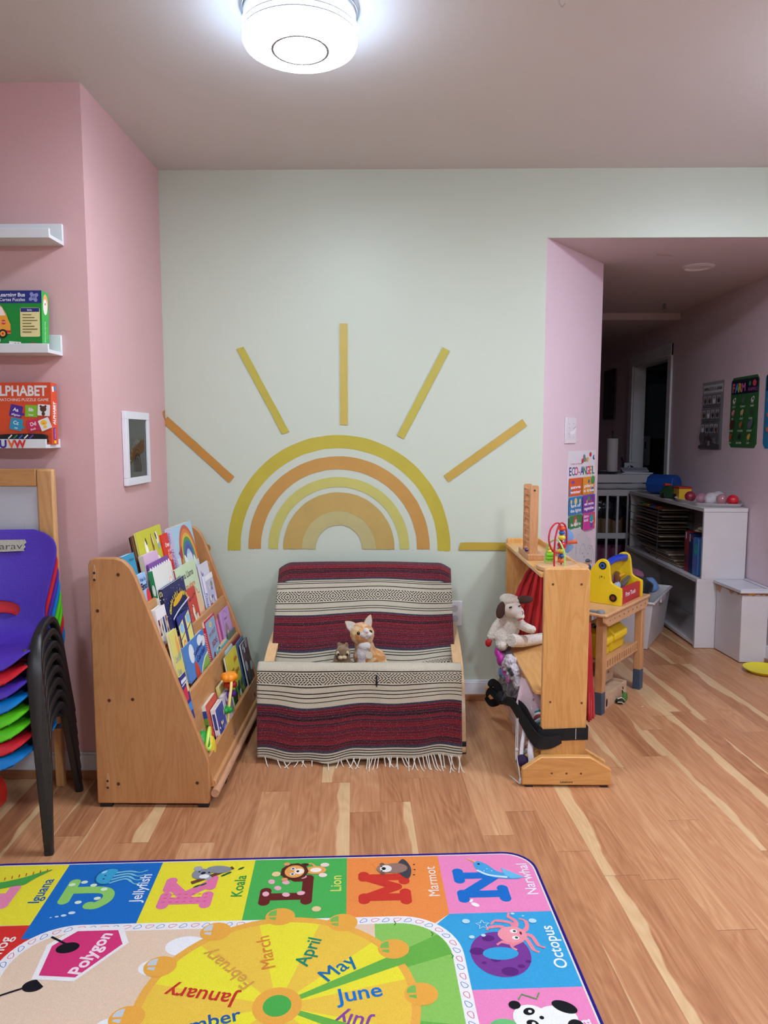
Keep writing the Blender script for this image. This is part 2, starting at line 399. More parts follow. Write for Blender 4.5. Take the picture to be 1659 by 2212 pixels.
# ------------------------------------------------------------------ painted mural on the back wall
def goldm(h, rough=.42): return mat('wall_gold_'+h.lstrip('#'), tuple(c*.9 for c in lin(h)[:3]), rough=rough, spec=.5, vary=.04, vscale=14)
q = M(); c = Cv(q, (0, 3.3995, 0), (1, 0, 0), (0, 0, 1), eps=.0002, inkf=goldm)
cx, cz = -.254, .722
def rarc(r0, r1, col, z0):
    n = 64; pa = []; pb = []
    for k in range(n+1):
        a = PI*k/n; j = .0016*noise.noise(Vector((k*.5, r1*9, 0)))
        pa.append((cx+(r1+j)*math.cos(a), cz+(r1+j)*1.012*math.sin(a)))
        pb.append((cx+(r0-j)*math.cos(a), cz+(r0-j)*1.012*math.sin(a)))
    c._put(pa+pb, [(n+1+k, k, k+1, n+2+k) for k in range(n)], col)
    for sgn in (-1, 1):      # ragged painted foot of each band
        m_ = 10; xs = [r0+(r1-r0)*i/m_ for i in range(m_+1)]
        p = [(cx+sgn*x, cz+.001) for x in xs]+[(cx+sgn*x, z0+.006*noise.noise(Vector((x*260, sgn*3, r1*7)))) for x in xs[::-1]]
        c.poly(p, col)
rarc(.457, .517, '#bdb03c', .711); rarc(.362, .421, '#c2934b', .722-.003); rarc(.282, .327, '#c3bf68', .719); rarc(.171, .258, '#bfa25c', .719); rarc(.108, .171, '#bcb37c', .719)
def ray_(x0, z0, x1, z1, w, col, slant=0):
    a = Vector((x0, z0)); b = Vector((x1, z1)); d = (b-a).normalized(); n = Vector((-d.y, d.x)); P = []
    for k in range(13):
        p = a.lerp(b, k/12); P.append(p+n*(w/2+.0015*noise.noise(Vector((k*.7, x0*5, 1)))))
    for k in range(12, -1, -1):
        p = a.lerp(b, k/12); P.append(p-n*(w/2+.0015*noise.noise(Vector((k*.7, x0*5, 7)))))
    P[0] += d*slant; P[12] += d*slant
    c.poly([tuple(p) for p in P], col)
ray_(-.227, 1.291, -.226, 1.744, .036, '#c6b154')
ray_(-.697, 1.64, -.495, 1.257, .034, '#bcb044', .006)
ray_(.03, 1.235, .236, 1.63, .036, '#bcb148')
ray_(-1.045, 1.316, -.745, 1.04, .037, '#c28a3c')
ray_(.24, 1.045, .595, 1.302, .038, '#c3a348')
ray_(-.99, .723, -.868, .723, .036, '#c28a3c'); c.ell(-.868, .723, .018, .018, '#c28a3c')
ray_(.3, .733, .675, .733, .036, '#bda33a', .01)
q.add([(-1.0445, 3.4, 1.305), (-1.0445, 3.36, 1.335), (-1.0445, 3.36, 1.35), (-1.0445, 3.4, 1.36)], [(0, 1, 2, 3)], goldm('#c27a38'))
tag(q.build('wall_mural', smooth=0), 'gold and ochre rainbow with sun rays painted on the sage green wall', 'mural')
# ------------------------------------------------------------------ ceiling lamps
EM_MAIN = emis('lit_diffuser', (.84, .95, 1.08), LAMP_MAIN); EM_SIDE = emis('lit_diffuser_rim', (.66, .92, 1.3), LAMP_SIDE)
SILV = mat('lamp_silver_line', '#9a9caa', .4, metal=.3)
def lamp(x, y, em, label):
    NS = 64 if x == -.26 else 20
    t = thing('ceiling_lamp', label, 'lamp', (x, y, 2.41))
    q = M(mat('lamp_base_white', '#dfe6ea', .4)); q.lathe([(0, 0), (.15, 0), (.155, -.02), (.15, -.032), (0, -.032)][::-1], (x, y, 2.41), n=48); q.build('base', t)
    q = M(em); q.lathe([(.158, -.088), (.154, -.097), (.144, -.103), (.09, -.107), (0, -.108)][::-1], (x, y, 2.41), n=NS)
    q.lathe([(0, -.031), (.15, -.031), (.154, -.036), (.158, -.045), (.158, -.088)][::-1], (x, y, 2.41), EM_SIDE, n=NS)
    d = q.build('diffuser', t)
    q = M(SILV)
    q.lathe([(.1586, -.058), (.1592, -.0585), (.1592, -.0605), (.1586, -.061)][::-1], (x, y, 2.41), n=64)
    q.lathe([(.1586, -.074), (.1592, -.0745), (.1592, -.0765), (.1586, -.077)][::-1], (x, y, 2.41), n=64)
    q.lathe([(.072, -.1075), (.073, -.1105), (.080, -.1105), (.081, -.1075)][::-1], (x, y, 2.41), n=64); q.build('trim_ring', t)
    q = M(mat('lamp_wire', '#8d99a2', .3, metal=.6)); q.tube([(x+.160*math.cos(a), y+.160*math.sin(a), 2.396) for a in [2*PI*k/48 for k in range(48)]], .0018, n=6, closed=True)
    for a in (.5, 2.6, 4.4): q.box((x+.155*math.cos(a)-.006, y+.155*math.sin(a)-.006, 2.385), (x+.160*math.cos(a)+.004, y+.160*math.sin(a)+.004, 2.40))
    q.build('mounting_ring', t)
lamp(-.26, 2.165, EM_MAIN, 'round lit white ceiling lamp with grey ring in its middle')
lamp(1.62, 2.2, emis('lit_diffuser_right', (.84, .95, 1.08), LAMP_MAIN*1.6), 'round lit ceiling lamp out of view on the right')
lamp(-.9, -.7, emis('lit_diffuser_rear', (.84, .95, 1.08), LAMP_MAIN*1.6), 'round lit ceiling lamp behind the camera on the left')
lamp(1.0, -.5, emis('lit_diffuser_rear_right', (.84, .95, 1.08), LAMP_MAIN*3.2), 'round lit ceiling lamp behind the camera on the right')
# hall ceiling fittings
q = M(mat('downlight_white', '#d5cdcd', .4)); q.lathe([(.083, .001), (.083, -.004), (.066, -.009), (.060, -.004), (.058, -.001), (0, -.001)][::-1], (1.577, 3.975, 2.115), n=40)
tag(q.build('recessed_light'), 'unlit round recessed light in the hall ceiling', 'light fitting')
t = thing('fire_sprinkler', 'small sprinkler head hanging from the hall ceiling', 'sprinkler', (1.78, 5.007, 2.115))
q = M(mat('sprinkler_plate', '#b9b2b3', .4)); q.lathe([(.04, 0), (.042, -.003), (.03, -.008), (0, -.008)][::-1], (1.78, 5.007, 2.115)); q.build('escutcheon', t)
q = M(mat('sprinkler_metal', '#8c8788', .3, metal=.8)); q.cyl((1.78, 5.007, 2.108), (1.78, 5.007, 2.075), .007); q.cyl((1.78, 5.007, 2.075), (1.78, 5.007, 2.072), .014)
for sx in (-1, 1): q.tube([(1.78, 5.007, 2.1), (1.78+sx*.012, 5.007, 2.09), (1.78, 5.007, 2.076)], .002, n=6)
q.build('sprinkler_head', t)
# ------------------------------------------------------------------ wall plates
def outlet():
    t = thing('wall_outlet', 'white duplex outlet plate beside the blanket covered seat', 'outlet', (.285, 3.4, .417))
    q = M(mat('outlet_white', '#e3e4e6', .35)); q.box((.247, 3.393, .357), (.32, 3.3995, .477)); q.build('plate', t, bevel=.003)
    q = M(mat('outlet_grey', '#c2c4c8', .3))
    for z in (.442, .392): q.lathe([(0, .002), (.015, .002), (.017, 0)], (.285, 3.393, z), n=20, axis=(0, -1, 0))
    q.box((.282, 3.391, .445), (.289, 3.3925, .455), mat('slot_dark', '#3a3a3c')); q.build('socket', t)
    q = M(mat('plug_cover', '#b9bcc2', .25)); q.lathe([(.0, .022), (.010, .02), (.013, .012), (.013, 0)][::-1], (.285, 3.392, .392), n=20, axis=(0, -1, 0)); q.build('plug_cap', t)
outlet()
t = thing('blank_wall_plate', 'white wall plate with torn glue marks on the pink pillar', 'wall plate', tuple(jp(.284, 0, 1.267)))
q = M(mat('plate_white', '#e2dde2', .4)); q.obox(jp(.225, 0.001, 1.205), jd.to_3d()*.12, jn.to_3d()*.006, (0, 0, .125))
c = Cv(q, jp(.225, .0071, 1.205), jd.to_3d(), (0, 0, 1), eps=.0002)
for a, b in ((.035, .03), (.035, .095), (.085, .03), (.085, .095), (.037, .074)): c.ell(a, b, .0022, .0028, '#9d95a0')
c.line([(.03, .05), (.036, .045), (.034, .04)], .003, '#8b8a94'); c.line([(.058, .052), (.075, .053), (.084, .06), (.08, .048)], .0025, '#77757f')
c.line([(.085, .07), (.098, .075), (.116, .082)], .003, '#8b8a94'); c.poly([(.04, .056), (.08, .06), (.115, .083), (.1, .05), (.06, .04)], '#f1eef2')
q.build('plate', t, bevel=.0015)
t = thing('ceiling_hook', 'tiny white hook in the ceiling near the top edge on the right', 'hook', (.44, 2.11, 2.41))
q = M(mat('hook_white', '#b5b0b0', .4)); q.lathe([(.012, 0), (.012, -.004), (0, -.005)][::-1], (.44, 2.11, 2.41), n=16); q.tube(spline([(.44, 2.11, 2.405), (.44, 2.11, 2.39), (.448, 2.11, 2.38), (.455, 2.11, 2.388)], 5), .002, n=6); q.build('hook', t)
# ================================================================== alphabet rug
def rug():
    ang = math.radians(3.2); O = Vector((.405, 2.098)); ex = Vector((math.cos(ang), math.sin(ang))); ey = Vector((math.sin(ang), -math.cos(ang)))
    # local frame: p to the right, r away from the camera; corner at 0,0, rug lies at p<0, r<0
    up = -ey
    TZ = .006
    q = M(); T = .267; n6 = 6*T+.01; LEN = 8*T+.01
    t = thing('alphabet_rug', 'bright alphabet rug with animals and a month wheel on the wood floor', 'rug', (-.4, 1.1, 0))
    def rr(x0, y0, x1, y1, r, k=8):
        p = []
        for cx, cy, a in ((x1-r, y0+r, -90), (x1-r, y1-r, 0), (x0+r, y1-r, 90), (x0+r, y0+r, 180)):
            for i in range(k+1): b = math.radians(a+90*i/k); p.append((cx+r*math.cos(b), cy+r*math.sin(b)))
        return p
    out = rr(-n6, -LEN, 0, 0, .085)
    q.prism(out, (O.x, O.y, .0005), (ex.x, ex.y, 0), (up.x, up.y, 0), (0, 0, TZ), rugink('#e9e2d6')); base = q
    c = Cv(q, (O.x, O.y, TZ+.0006), (ex.x, ex.y, 0), (up.x, up.y, 0), eps=.00016, inkf=rugink, auto=False)
    YEL, BLU, GRN, ORG_, PNK, CYN, RED = '#eee23a', '#1f6fc4', '#4fb356', '#f0904a', '#f08cbf', '#3da4d8', '#d8332f'
    B = -.008
    def L(k): c.l = k
    L(1)
    # top row, right to left: N M L K J I ; right column going down: O P Q
    cols = [PNK, ORG_, GRN, YEL, BLU, YEL]
    for i, h in enumerate(cols):
        x1 = -i*T+B if i else B; x0 = -(i+1)*T+B
        if i == 0: c.poly([(-T+B, -T+B), (B, -T+B)]+[(B-.08+.08*math.cos(a), B-.08+.08*math.sin(a)) for a in [k*PI/16 for k in range(9)]]+[(-T+B, B)], h)
        elif i == 5: c.poly([(x0, -T), (x1, -T+B)]+[(x1, B)]+[(x0+.08-.08*math.sin(a), B-.08+.08*math.cos(a)) for a in [k*PI/16 for k in range(9)]], h)
        elif i == 1: c.poly([(x0, -T-.06), (x1-.06, -T-.06), (x1, -T+B), (x1, B), (x0, B)], h)
        else: c.poly([(x0, -T-.06), (x1, -T-.06), (x1, B), (x0, B)], h)
    for j, h in enumerate([CYN, PNK, YEL, GRN, ORG_]):
        y1 = -(j+1)*T+B; y0 = y1-T
        if j == 0: c.poly([(-T-.05, y0), (B, y0), (B, y1), (-T+B, y1), (-T-.05, y1-.045)], h)
        else: c.poly([(-T-.06, y0), (B, y0), (B, y1), (-T-.06, y1)], h)
        xl = -n6+.008
        hh = [RED, CYN, PNK, YEL, ORG_][j]
        if j == 0: c.poly([(xl, y0), (xl+T+.05, y0), (xl+T+.05, y1-.045), (xl+T-.005, y1), (xl, y1)], hh)
        else: c.poly([(xl, y0), (xl+T+.06, y0), (xl+T+.06, y1), (xl, y1)], hh)
    # centre field with its white paisley border
    L(2)
    fx0, fx1, fy1, fy0 = -n6+T-.015, -T+.008, -T-.012, -LEN+.2
    c.poly(rr(fx0, fy0, fx1, fy1, .15, 12), '#f1eff0')
    L(3); c.poly(rr(fx0+.028, fy0, fx1-.028, fy1-.028, .125, 12), '#e9cdb3')
    L(4)     # green half
    gx = -.47
    inn = rr(fx0+.028, fy0, fx1-.028, fy1-.028, .125, 12)
    c.poly([(gx, fy0+.13), (fx1-.028, fy0+.13)]+inn[13:26]+[(gx, fy1-.028)], '#8ec65f')
    def inside(x, y):
        X, Y, r = fx1-.031, fy1-.031, .122
        if x > X or y > Y: return False
        return not (x > X-r and y > Y-r and math.hypot(x-X+r, y-Y+r) > r)
    wc = Vector((-.69, -.571))  # wheel centre
    L(5)
    for a, b in ((20, 30), (58, 68), (-22, -10)):
        p = [tuple(wc)]
        for i in range(9):
            k = a+(b-a)*i/8; r = .1
            while inside(wc.x+r*math.cos(math.radians(k)), wc.y+r*math.sin(math.radians(k))): r += .002
            p.append((wc.x+r*math.cos(math.radians(k)), wc.y+r*math.sin(math.radians(k))))
        c.poly(p, '#6cb24a')
    for x, y in ((-.42, -.315), (-.33, -.36), (-.29, -.44)):
        c.line([(x, y), (x+.004, y+.008), (x, y+.016)], .003, '#3e8a3a')
    # paisleys
    L(3)
    path = [(x, y) for x, y in rr(fx0+.014, fy0, fx1-.014, fy1-.014, .137, 14)]
    path = path[14:]+path[:14]
    dist = []; P = [(path[i], path[(i+1) % len(path)]) for i in range(len(path))]
    k = 0; rem = 0; step = .0285
    for a, b in P:
        d = math.hypot(b[0]-a[0], b[1]-a[1])
        while rem < d:
            f = rem/d; x = a[0]+(b[0]-a[0])*f; y = a[1]+(b[1]-a[1])*f; an = math.degrees(math.atan2(b[1]-a[1], b[0]-a[0]))
            if y > -.95:
                col = '#2f74bd' if k % 2 else '#d8506a'
                pp = [(x+.0085*math.cos(u)*(1.0 if math.cos(u) < 0 else 1.35), y+.0062*math.sin(u)*(1-.35*math.cos(u))+.002*max(0, math.cos(u))) for u in [2*PI*i/14 for i in range(14)]]
                pp = c._rot(pp, x, y, an+(25 if k % 2 else 190)); c.line(pp, .0016, col, closed=True)
            k += 1; rem += step
        rem -= d
    # wheel
    RX, RY = .305, .29
    L(6); c.ell(wc.x, wc.y, RX+.008, RY+.008, '#eeb04c', n=60)
    for k in range(12):
        a = 14+30*k; L(7)
        p = [tuple(wc)]+[(wc.x+(RX-.012)*math.cos(math.radians(a+30*i/8)), wc.y+(RY-.012)*math.sin(math.radians(a+30*i/8))) for i in range(9)]
        c.poly(p, '#efe43c' if k % 2 == 0 else '#efc64a')
    L(8)
    for a in (26, -24):
        d = Vector((math.cos(math.radians(a)), math.sin(math.radians(a)))); n = Vector((-d.y, d.x))
        c.poly([tuple(wc+n*.004), tuple(wc-n*.004), tuple(wc+d*.315-n*.02), tuple(wc+d*.315+n*.02)], '#6cb24a')
    for k in range(12):
        a = 4+30*k; x = wc.x+(RX+.012)*math.cos(math.radians(a)); y = wc.y+(RY+.012)*math.sin(math.radians(a)); s = .038
        L(9); c.ell(x, y, s, s*.9, '#eeac48')
        L(10)
        under = '#c9cfd6' if x < -.72 else '#7cbb58'
        c.ell(x-s*.28, y+s*.18, s*.55, s*.52, under, a0=90, a1=270); c.poly([(x-s*.3, y-s*.35), (x-s*.3, y-s*.1), (x-s*.8, y-s*.2)], under)
        L(11); c.line([(x-s, y), (x, y+.001)], .006, '#eeac48')
    L(9); c.ell(wc.x, wc.y, .054, .054, '#eeac48'); L(10); c.ell(wc.x, wc.y, .031, .031, '#4fae4e')
    L(12)
    for name, a, rad, col, h, flip in (('January', 168, .175, '#c8362c', .04, 0), ('February', 136, .18, '#d9a04a', .034, 0), ('March', 104, .185, '#e08a3c', .034, 0),
            ('April', 72, .185, '#1f8a6c', .036, 0), ('May', 42, .175, '#1f6fa8', .042, 0), ('June', 10, .18, '#1f74c8', .042, 0), ('July', -18, .175, '#8a4a9c', .038, 180),
            ('August', -44, .18, '#d8506a', .034, 180), ('December', 196, .185, '#2c5aa0', .036, 180), ('November', 228, .18, '#c86a2c', .034, 180), ('October', 258, .18, '#2f8a4a', .034, 180), ('September', -74, .18, '#2c5aa0', .03, 180)):
        c.text(name, wc.x+rad*math.cos(math.radians(a)), wc.y+rad*.95*math.sin(math.radians(a)), h, col, rot=a+flip, bold=.012)
    # clouds, polygon badge, notes
    for x, y, s in ((-.93, -.37, .05), (-.985, -.44, .04), (-1.02, -.62, .05), (-.86, -.36, .045)):
        L(5); c.ell(x, y, s, s*.7, '#f0f1f3'); c.l = 5.5; c.ell(x+s*.7, y-.01, s*.5, s*.5, '#f0f1f3'); L(6) if x < -.95 else None; c.ell(x+s*.9, y+.01, s*.2, s*.25, '#aab6c6')
    px, py = -1.17, -.385
    hexa = [(-.075, -.01), (-.045, .075), (.035, .105), (.085, .06), (.07, -.035), (.0, -.09), (-.07, -.075)]
    hexa = [(-.08, -.075), (-.09, .03), (-.045, .085), (.06, .085), (.088, .03), (.01, -.085)]
    L(6); c.poly([(px+x*1.1, py+y*1.1) for x, y in hexa], '#f2f0f1'); L(7); c.poly([(px+x*.95, py+y*.95) for x, y in hexa], '#d93a78')
    L(8); c.text('Polygon', px+.018, py+.0, .033, '#f6dfe6', rot=78, bold=.03)
    L(9); c.ell(px-.045, py+.02, .027, .019, '#1d1b22', rot=10); c.line([(px-.04, py+.025), (px-.1, py+.062)], .006, '#1d1b22')
    L(7); c.ell(-1.245, -.488, .024, .019, '#1d1b22', a0=90, a1=350); L(8); c.line([(-1.255, -.49), (-1.32, -.525), (-1.315, -.555)], [.006, .012], '#1d1b22', sm=4)
    L(6); c.poly([(-1.3, -.82), (-1.25, -.66), (-1.05, -.655), (-1.08, -.83)], '#f2f0f1'); L(7); c.poly([(-1.275, -.80), (-1.235, -.675), (-1.075, -.672), (-1.1, -.81)], '#33285e')
    L(8); c.text('Rectangle', -1.165, -.76, .033, '#e8e4f2', rot=84, bold=.03); c.line([(-1.38, -.66), (-1.33, -.64), (-1.3, -.62)], .007, '#1d1b22', sm=4)
    # ---- letters and their animals: every tile reads turned a quarter left
    G = {'N': [[(.16, 0), (.16, 1)], [(.16, .95), (.84, .05)], [(.84, 0), (.84, 1)], [(.0, 0), (.34, 0)], [(.0, 1), (.2, 1)], [(.68, 1), (1, 1)]],
         'M': [[(.14, 0), (.14, 1)], [(.14, .95), (.5, .2)], [(.5, .2), (.86, .95)], [(.86, 0), (.86, 1)], [(0, 0), (.3, 0)], [(.7, 0), (1, 0)], [(.04, 1), (.16, 1)], [(.84, 1), (.96, 1)]],
         'L': [[(.25, 0), (.25, 1)], [(.08, 1), (.45, 1)], [(.08, 0), (.9, 0)], [(.9, 0), (.9, .3)]],
         'K': [[(.2, 0), (.2, 1)], [(.2, .42), (.75, .95)], [(.38, .55), (.8, .05)], [(.05, 0), (.38, 0)], [(.05, 1), (.38, 1)], [(.62, 1), (.92, 1)], [(.68, 0), (.98, 0)]],
         'J': [[(.3, 1), (.95, 1)], [(.66, 1), (.66, .3), (.55, .04), (.32, .0), (.12, .18), (.12, .34)]],
         'I': [[(.5, 0), (.5, 1)], [(.2, 0), (.8, 0)], [(.2, 1), (.8, 1)]],
         'H': [[(.16, 0), (.16, 1)], [(.84, 0), (.84, 1)], [(.16, .5), (.84, .5)], [(0, 0), (.32, 0)], [(.68, 0), (1, 0)], [(0, 1), (.32, 1)], [(.68, 1), (1, 1)]],
         'P': [[(.2, 0), (.2, 1)], [(.05, 0), (.4, 0)], [(.05, 1), (.5, 1), (.78, .9), (.85, .72), (.75, .52), (.5, .45), (.2, .45)]]}
    def glyph(ch, gx_, gy_, col):
        W_, H_ = .125, .112
        for k, st_ in enumerate(G[ch]):
            p = [(gx_-(y-.5)*H_, gy_+(x-.5)*W_) for x, y in st_]; L(4+k*.08)
            c.line(p, .03, col, sm=6 if len(p) > 2 else 0)
            for e in (p[0], p[-1]): L(4+k*.08+.04); c.ell(e[0], e[1], .0155, .0155, col)
    def tile(i, j, letter, lc, word, wcol, pat=None, wh=.031):
        # local tile canvas turned 90 degrees: u runs away from camera, v runs to the left
        tx = -i*T+B if i < 6 else 0; x1 = -i*T+B; x0 = x1-T; y1 = -j*T+B; y0 = y1-T
        cx, cy = (x0+x1)/2, (y0+y1)/2
        glyph(letter, cx-.03, cy-.012, lc)
        L(6); c.text(word, x1-.03, cy+.01, wh, wcol, rot=90, bold=.01)
        return cx, cy
    # N narwhal
    cx, cy = tile(0, 0, 'N', '#2071c8', 'Narwhal', '#f4eaf2')
    L(7); P_ = spline([(cx-.035, cy+.085), (cx-.02, cy+.1), (cx+.005, cy+.08), (cx+.03, cy+.045), (cx+.075, cy+.03), (cx+.085, cy+.012), (cx+.05, cy+.01), (cx+.01, cy+.02), (cx-.025, cy+.05)], 5, True)
    c.poly(P_, '#4aa3dc'); L(8); c.poly([(cx+.045, cy+.03), (cx+.04, cy+.065), (cx+.08, cy+.03), (cx+.1, cy+.015), (cx+.06, cy+.012)], '#6cbde6'); c.line([(cx-.03, cy+.055), (cx, cy+.03), (cx+.05, cy+.018)], .008, '#cfe6f4', sm=4)
    c.line([(cx-.027, cy+.095), (cx-.055, cy+.118)], [.007, .002], '#e8c06a'); L(9); c.ell(cx-.02, cy+.085, .004, .004, '#1c2c44')
    for d in ((.0, .06), (.012, .05), (-.01, .05)): c.ell(cx+d[0], cy+d[1], .0018, .0018, '#d8ecf8')
    L(7); c.ell(cx-.06, cy-.1, .012, .007, '#f8f2f6', rot=-40); c.ell(cx-.068, cy-.083, .008, .004, '#f8f2f6', rot=60)
    # M marmot
    cx, cy = tile(1, 0, 'M', '#cf3b30', 'Marmot', '#f7e6da')
    L(7); c.poly(spline([(cx+.015, cy+.1), (cx+.03, cy+.12), (cx+.045, cy+.095), (cx+.05, cy+.06), (cx+.04, cy+.025), (cx+.02, cy+.04), (cx+.012, cy+.07)], 5, True), '#47464c')
    L(8); c.ell(cx+.005, cy+.075, .035, .025, '#9a786a'); L(9); c.ell(cx-.025, cy+.073, .024, .022, '#9a786a'); c.ell(cx-.032, cy+.095, .007, .007, '#7c5c50'); c.ell(cx-.032, cy+.052, .007, .007, '#7c5c50')
    L(10); c.ell(cx-.022, cy+.073, .017, .017, '#f0ebe6'); L(11); c.ell(cx-.028, cy+.073, .006, .007, '#1b1b1f'); c.ell(cx-.034, cy+.083, .0025, .0025, '#1b1b1f'); c.ell(cx-.034, cy+.063, .0025, .0025, '#1b1b1f')
    for d in ((.06, .09), (.06, .065), (.056, .04)): c.ell(cx+d[0], cy+d[1], .003, .002, '#2c2420')
    # L lion
    cx, cy = tile(2, 0, 'L', '#6b2a26', 'Lion', '#dfe66a')
    L(5)
    for d in ((-.085, -.03), (-.075, .025), (-.03, -.035), (-.035, .02), (.01, -.03), (.01, .045), (-.055, -.005)): c.ell(cx+d[0], cy+d[1], .011, .009, '#eeb3c0', rot=d[0]*900)
    L(7); c.ell(cx+.045, cy+.075, .03, .02, '#e9a95c'); c.ell(cx+.07, cy+.1, .013, .01, '#f3d9cf'); c.ell(cx+.066, cy+.05, .012, .01, '#f3d9cf'); c.line([(cx+.045, cy+.09), (cx+.03, cy+.108), (cx+.015, cy+.1)], .006, '#e9a95c', sm=4); L(8); c.ell(cx+.012, cy+.103, .012, .007, '#4c2a22')
    c.ell(cx+.045, cy+.075, .016, .011, '#f8efe2')
    L(9); c.ell(cx-.015, cy+.07, .04, .042, '#5a2b22', n=9); L(10); c.ell(cx-.015, cy+.07, .028, .03, '#eda75a'); L(11)
    c.ell(cx-.002, cy+.07, .014, .014, '#f8ece0'); c.ell(cx-.02, cy+.083, .007, .006, '#f4f4f4'); c.ell(cx-.02, cy+.057, .007, .006, '#f4f4f4'); L(12)
    for e in (.083, .057): c.ell(cx-.02, cy+e, .0038, .0038, '#2c4c80')
    c.ell(cx-.006, cy+.07, .004, .005, '#2a1a18'); L(9); c.ell(cx-.04, cy+.108, .009, .008, '#eaa06c'); c.ell(cx-.04, cy+.033, .009, .008, '#eaa06c')
    L(7); c.ell(cx-.066, cy+.06, .012, .012, '#efcf98'); c.ell(cx+.055, cy-.1, .012, .011, '#efcf98')
    # K koala
    cx, cy = tile(3, 0, 'K', '#e87aa8', 'Koala', '#2f9a4a')
    L(5)
    for u in range(7):
        for v in range(3): c.line([(cx-.09+u*.018, cy-.055+v*.016), (cx-.082+u*.018, cy-.053+v*.016)], .002, '#c83a5c')
    L(7); c.line([(cx-.03, cy+.028), (cx+.02, cy+.06), (cx+.075, cy+.098)], .014, '#6b4630', sm=4); L(8); c.ell(cx+.035, cy+.09, .036, .018, '#8d9098', rot=-5); L(9); c.ell(cx-.01, cy+.07, .027, .025, '#8d9098')
    c.ell(cx-.025, cy+.097, .012, .011, '#a9acb4'); c.ell(cx+.012, cy+.05, .010, .010, '#a9acb4'); L(10); c.ell(cx+.0, cy+.057, .014, .010, '#eceef0'); c.ell(cx-.006, cy+.073, .007, .006, '#26262c', rot=40); c.ell(cx-.018, cy+.08, .003, .003, '#26262c'); c.ell(cx+.01, cy+.075, .003, .003, '#26262c')
    for d in ((-.012, .012), (.005, .02), (.065, .07), (.055, .062), (.098, .092)): c.ell(cx+d[0], cy+d[1], .010, .0035, '#2c5c3a', rot=35)
    # J jellyfish
    cx, cy = tile(4, 0, 'J', '#93cf6a', 'Jellyfish', '#e3eef8')
    L(5)
    for d in ((-.06, .045), (-.03, .03), (.005, .01), (-.045, -.045), (-.09, .035), (.0, -.03), (-.02, .045)): c.ell(cx+d[0], cy+d[1], .009, .007, '#dff0d6')
    L(7)
    for k in range(4): c.line([(cx+.01, cy+.085-.016*k), (cx+.05, cy+.092-.012*k), (cx+.08, cy+.085-.018*k), (cx+.1, cy+.095-.02*k)], [.007, .004], '#7cc4dc', sm=4)
    L(8); c.ell(cx-.005, cy+.07, .035, .04, '#1f5f9c', a0=60, a1=300, rot=-8); L(9); c.ell(cx-.003, cy+.07, .031, .036, '#3fa8d4', a0=60, a1=300, rot=-8); L(10); c.ell(cx-.02, cy+.09, .008, .005, '#a8e0f0', rot=50); c.ell(cx-.012, cy+.073, .003, .003, '#174a7c'); c.ell(cx-.012, cy+.057, .003, .003, '#174a7c')
    for k, (dx, dy) in enumerate(((-.045, -.09), (-.062, -.1), (-.078, -.104), (-.092, -.107))): c.ell(cx+dx, cy+dy, .009-.002*k, .006-.0014*k, '#cfe6f6')
    # I iguana
    cx, cy = tile(5, 0, 'I', '#ec8bb0', 'Iguana', '#1f5fae')
    L(7); c.poly(spline([(cx-.075, cy+.03), (cx-.06, cy+.05), (cx-.02, cy+.055), (cx+.03, cy+.075), (cx+.07, cy+.1), (cx+.095, cy+.11), (cx+.08, cy+.09), (cx+.06, cy+.065), (cx+.045, cy+.04), (cx+.02, cy+.035), (cx-.03, cy+.02)], 5, True), '#4fa54a')
    for k in range(10): x = cx-.07+k*.017; y = cy+.045+k*.006; c.line([(x, y), (x-.004, y+.014)], .003, '#c0503c')
    L(8); c.ell(cx-.04, cy+.035, .006, .004, '#1d2c1c')
    # O octopus
    i0 = (0, 1); cx, cy = -T/2+B-.0, -1.5*T+B
    L(4); c.ell(cx-.03, cy-.02, .072, .078, '#7c3f94', n=40); L(6); c.ell(cx-.03, cy-.02, .043, .03-.008, '#3da4d8', n=30)
    L(5)
    for d, r in (((-.085, -.01), .018), ((-.05, .035), .016), ((-.02, -.08), .02), ((.01, -.065), .009), ((-.045, -.04), .012), ((.03, -.05), .007), ((-.075, -.05), .006)): c.ell(cx+d[0], cy+d[1], r, r*.7, '#5f2a78')
    L(7)
    hx, hy = cx+.012, cy+.045
    for p_ in ([(0, 0), (.01, .04), (-.03, .055), (-.045, .04)], [(0, 0), (.02, .045), (.005, .07), (.01, .085)], [(.01, 0), (.04, .02), (.045, .05), (.03, .06)], [(0, 0), (.03, -.015), (.04, -.055), (.052, -.065)],
               [(0, 0), (.02, -.02), (-.01, -.04), (.0, -.055)], [(0, 0), (-.01, -.03), (-.03, -.025), (-.045, -.035)], [(.01, 0), (.045, -.005), (.055, -.04), (.07, -.05)], [(0, 0), (-.02, .03), (-.05, .03), (-.06, .02)]):
        c.line([(hx+a, hy+b) for a, b in p_], [.012, .010, .006], '#f08c9c', sm=5)
    L(9); c.ell(hx, hy, .036, .03, '#f39aa6'); L(10)
    for e in (.012, -.012): c.ell(hx+.006, hy+e, .009, .007, '#f7f2f0')
    L(11)
    for e in (.012, -.012): c.ell(hx+.008, hy+e, .004, .004, '#2c5a4a')
    c.ell(hx+.022, hy+.004, .003, .006, '#7c2c3c')
    for d, r in (((-.095, .09), .01), ((-.09, .03), .007), ((-.06, .035), .006), ((.075, .085), .01), ((.03, .115), .005), ((.055, .105), .003)): c.ell(cx+d[0], cy+d[1]+.01, r, r*.85, '#bfe2f4')
    st = [(cx-.055+(.018 if k % 2 == 0 else .008)*math.cos(PI/2+k*PI/5), cy+.085+(.018 if k % 2 == 0 else .008)*math.sin(PI/2+k*PI/5)) for k in range(10)]; c.line(st, .0025, '#cdeaf8', closed=True)
    L(6); c.text('Octopus', B-.03, cy+.0, .031, '#eef4f8', rot=90)
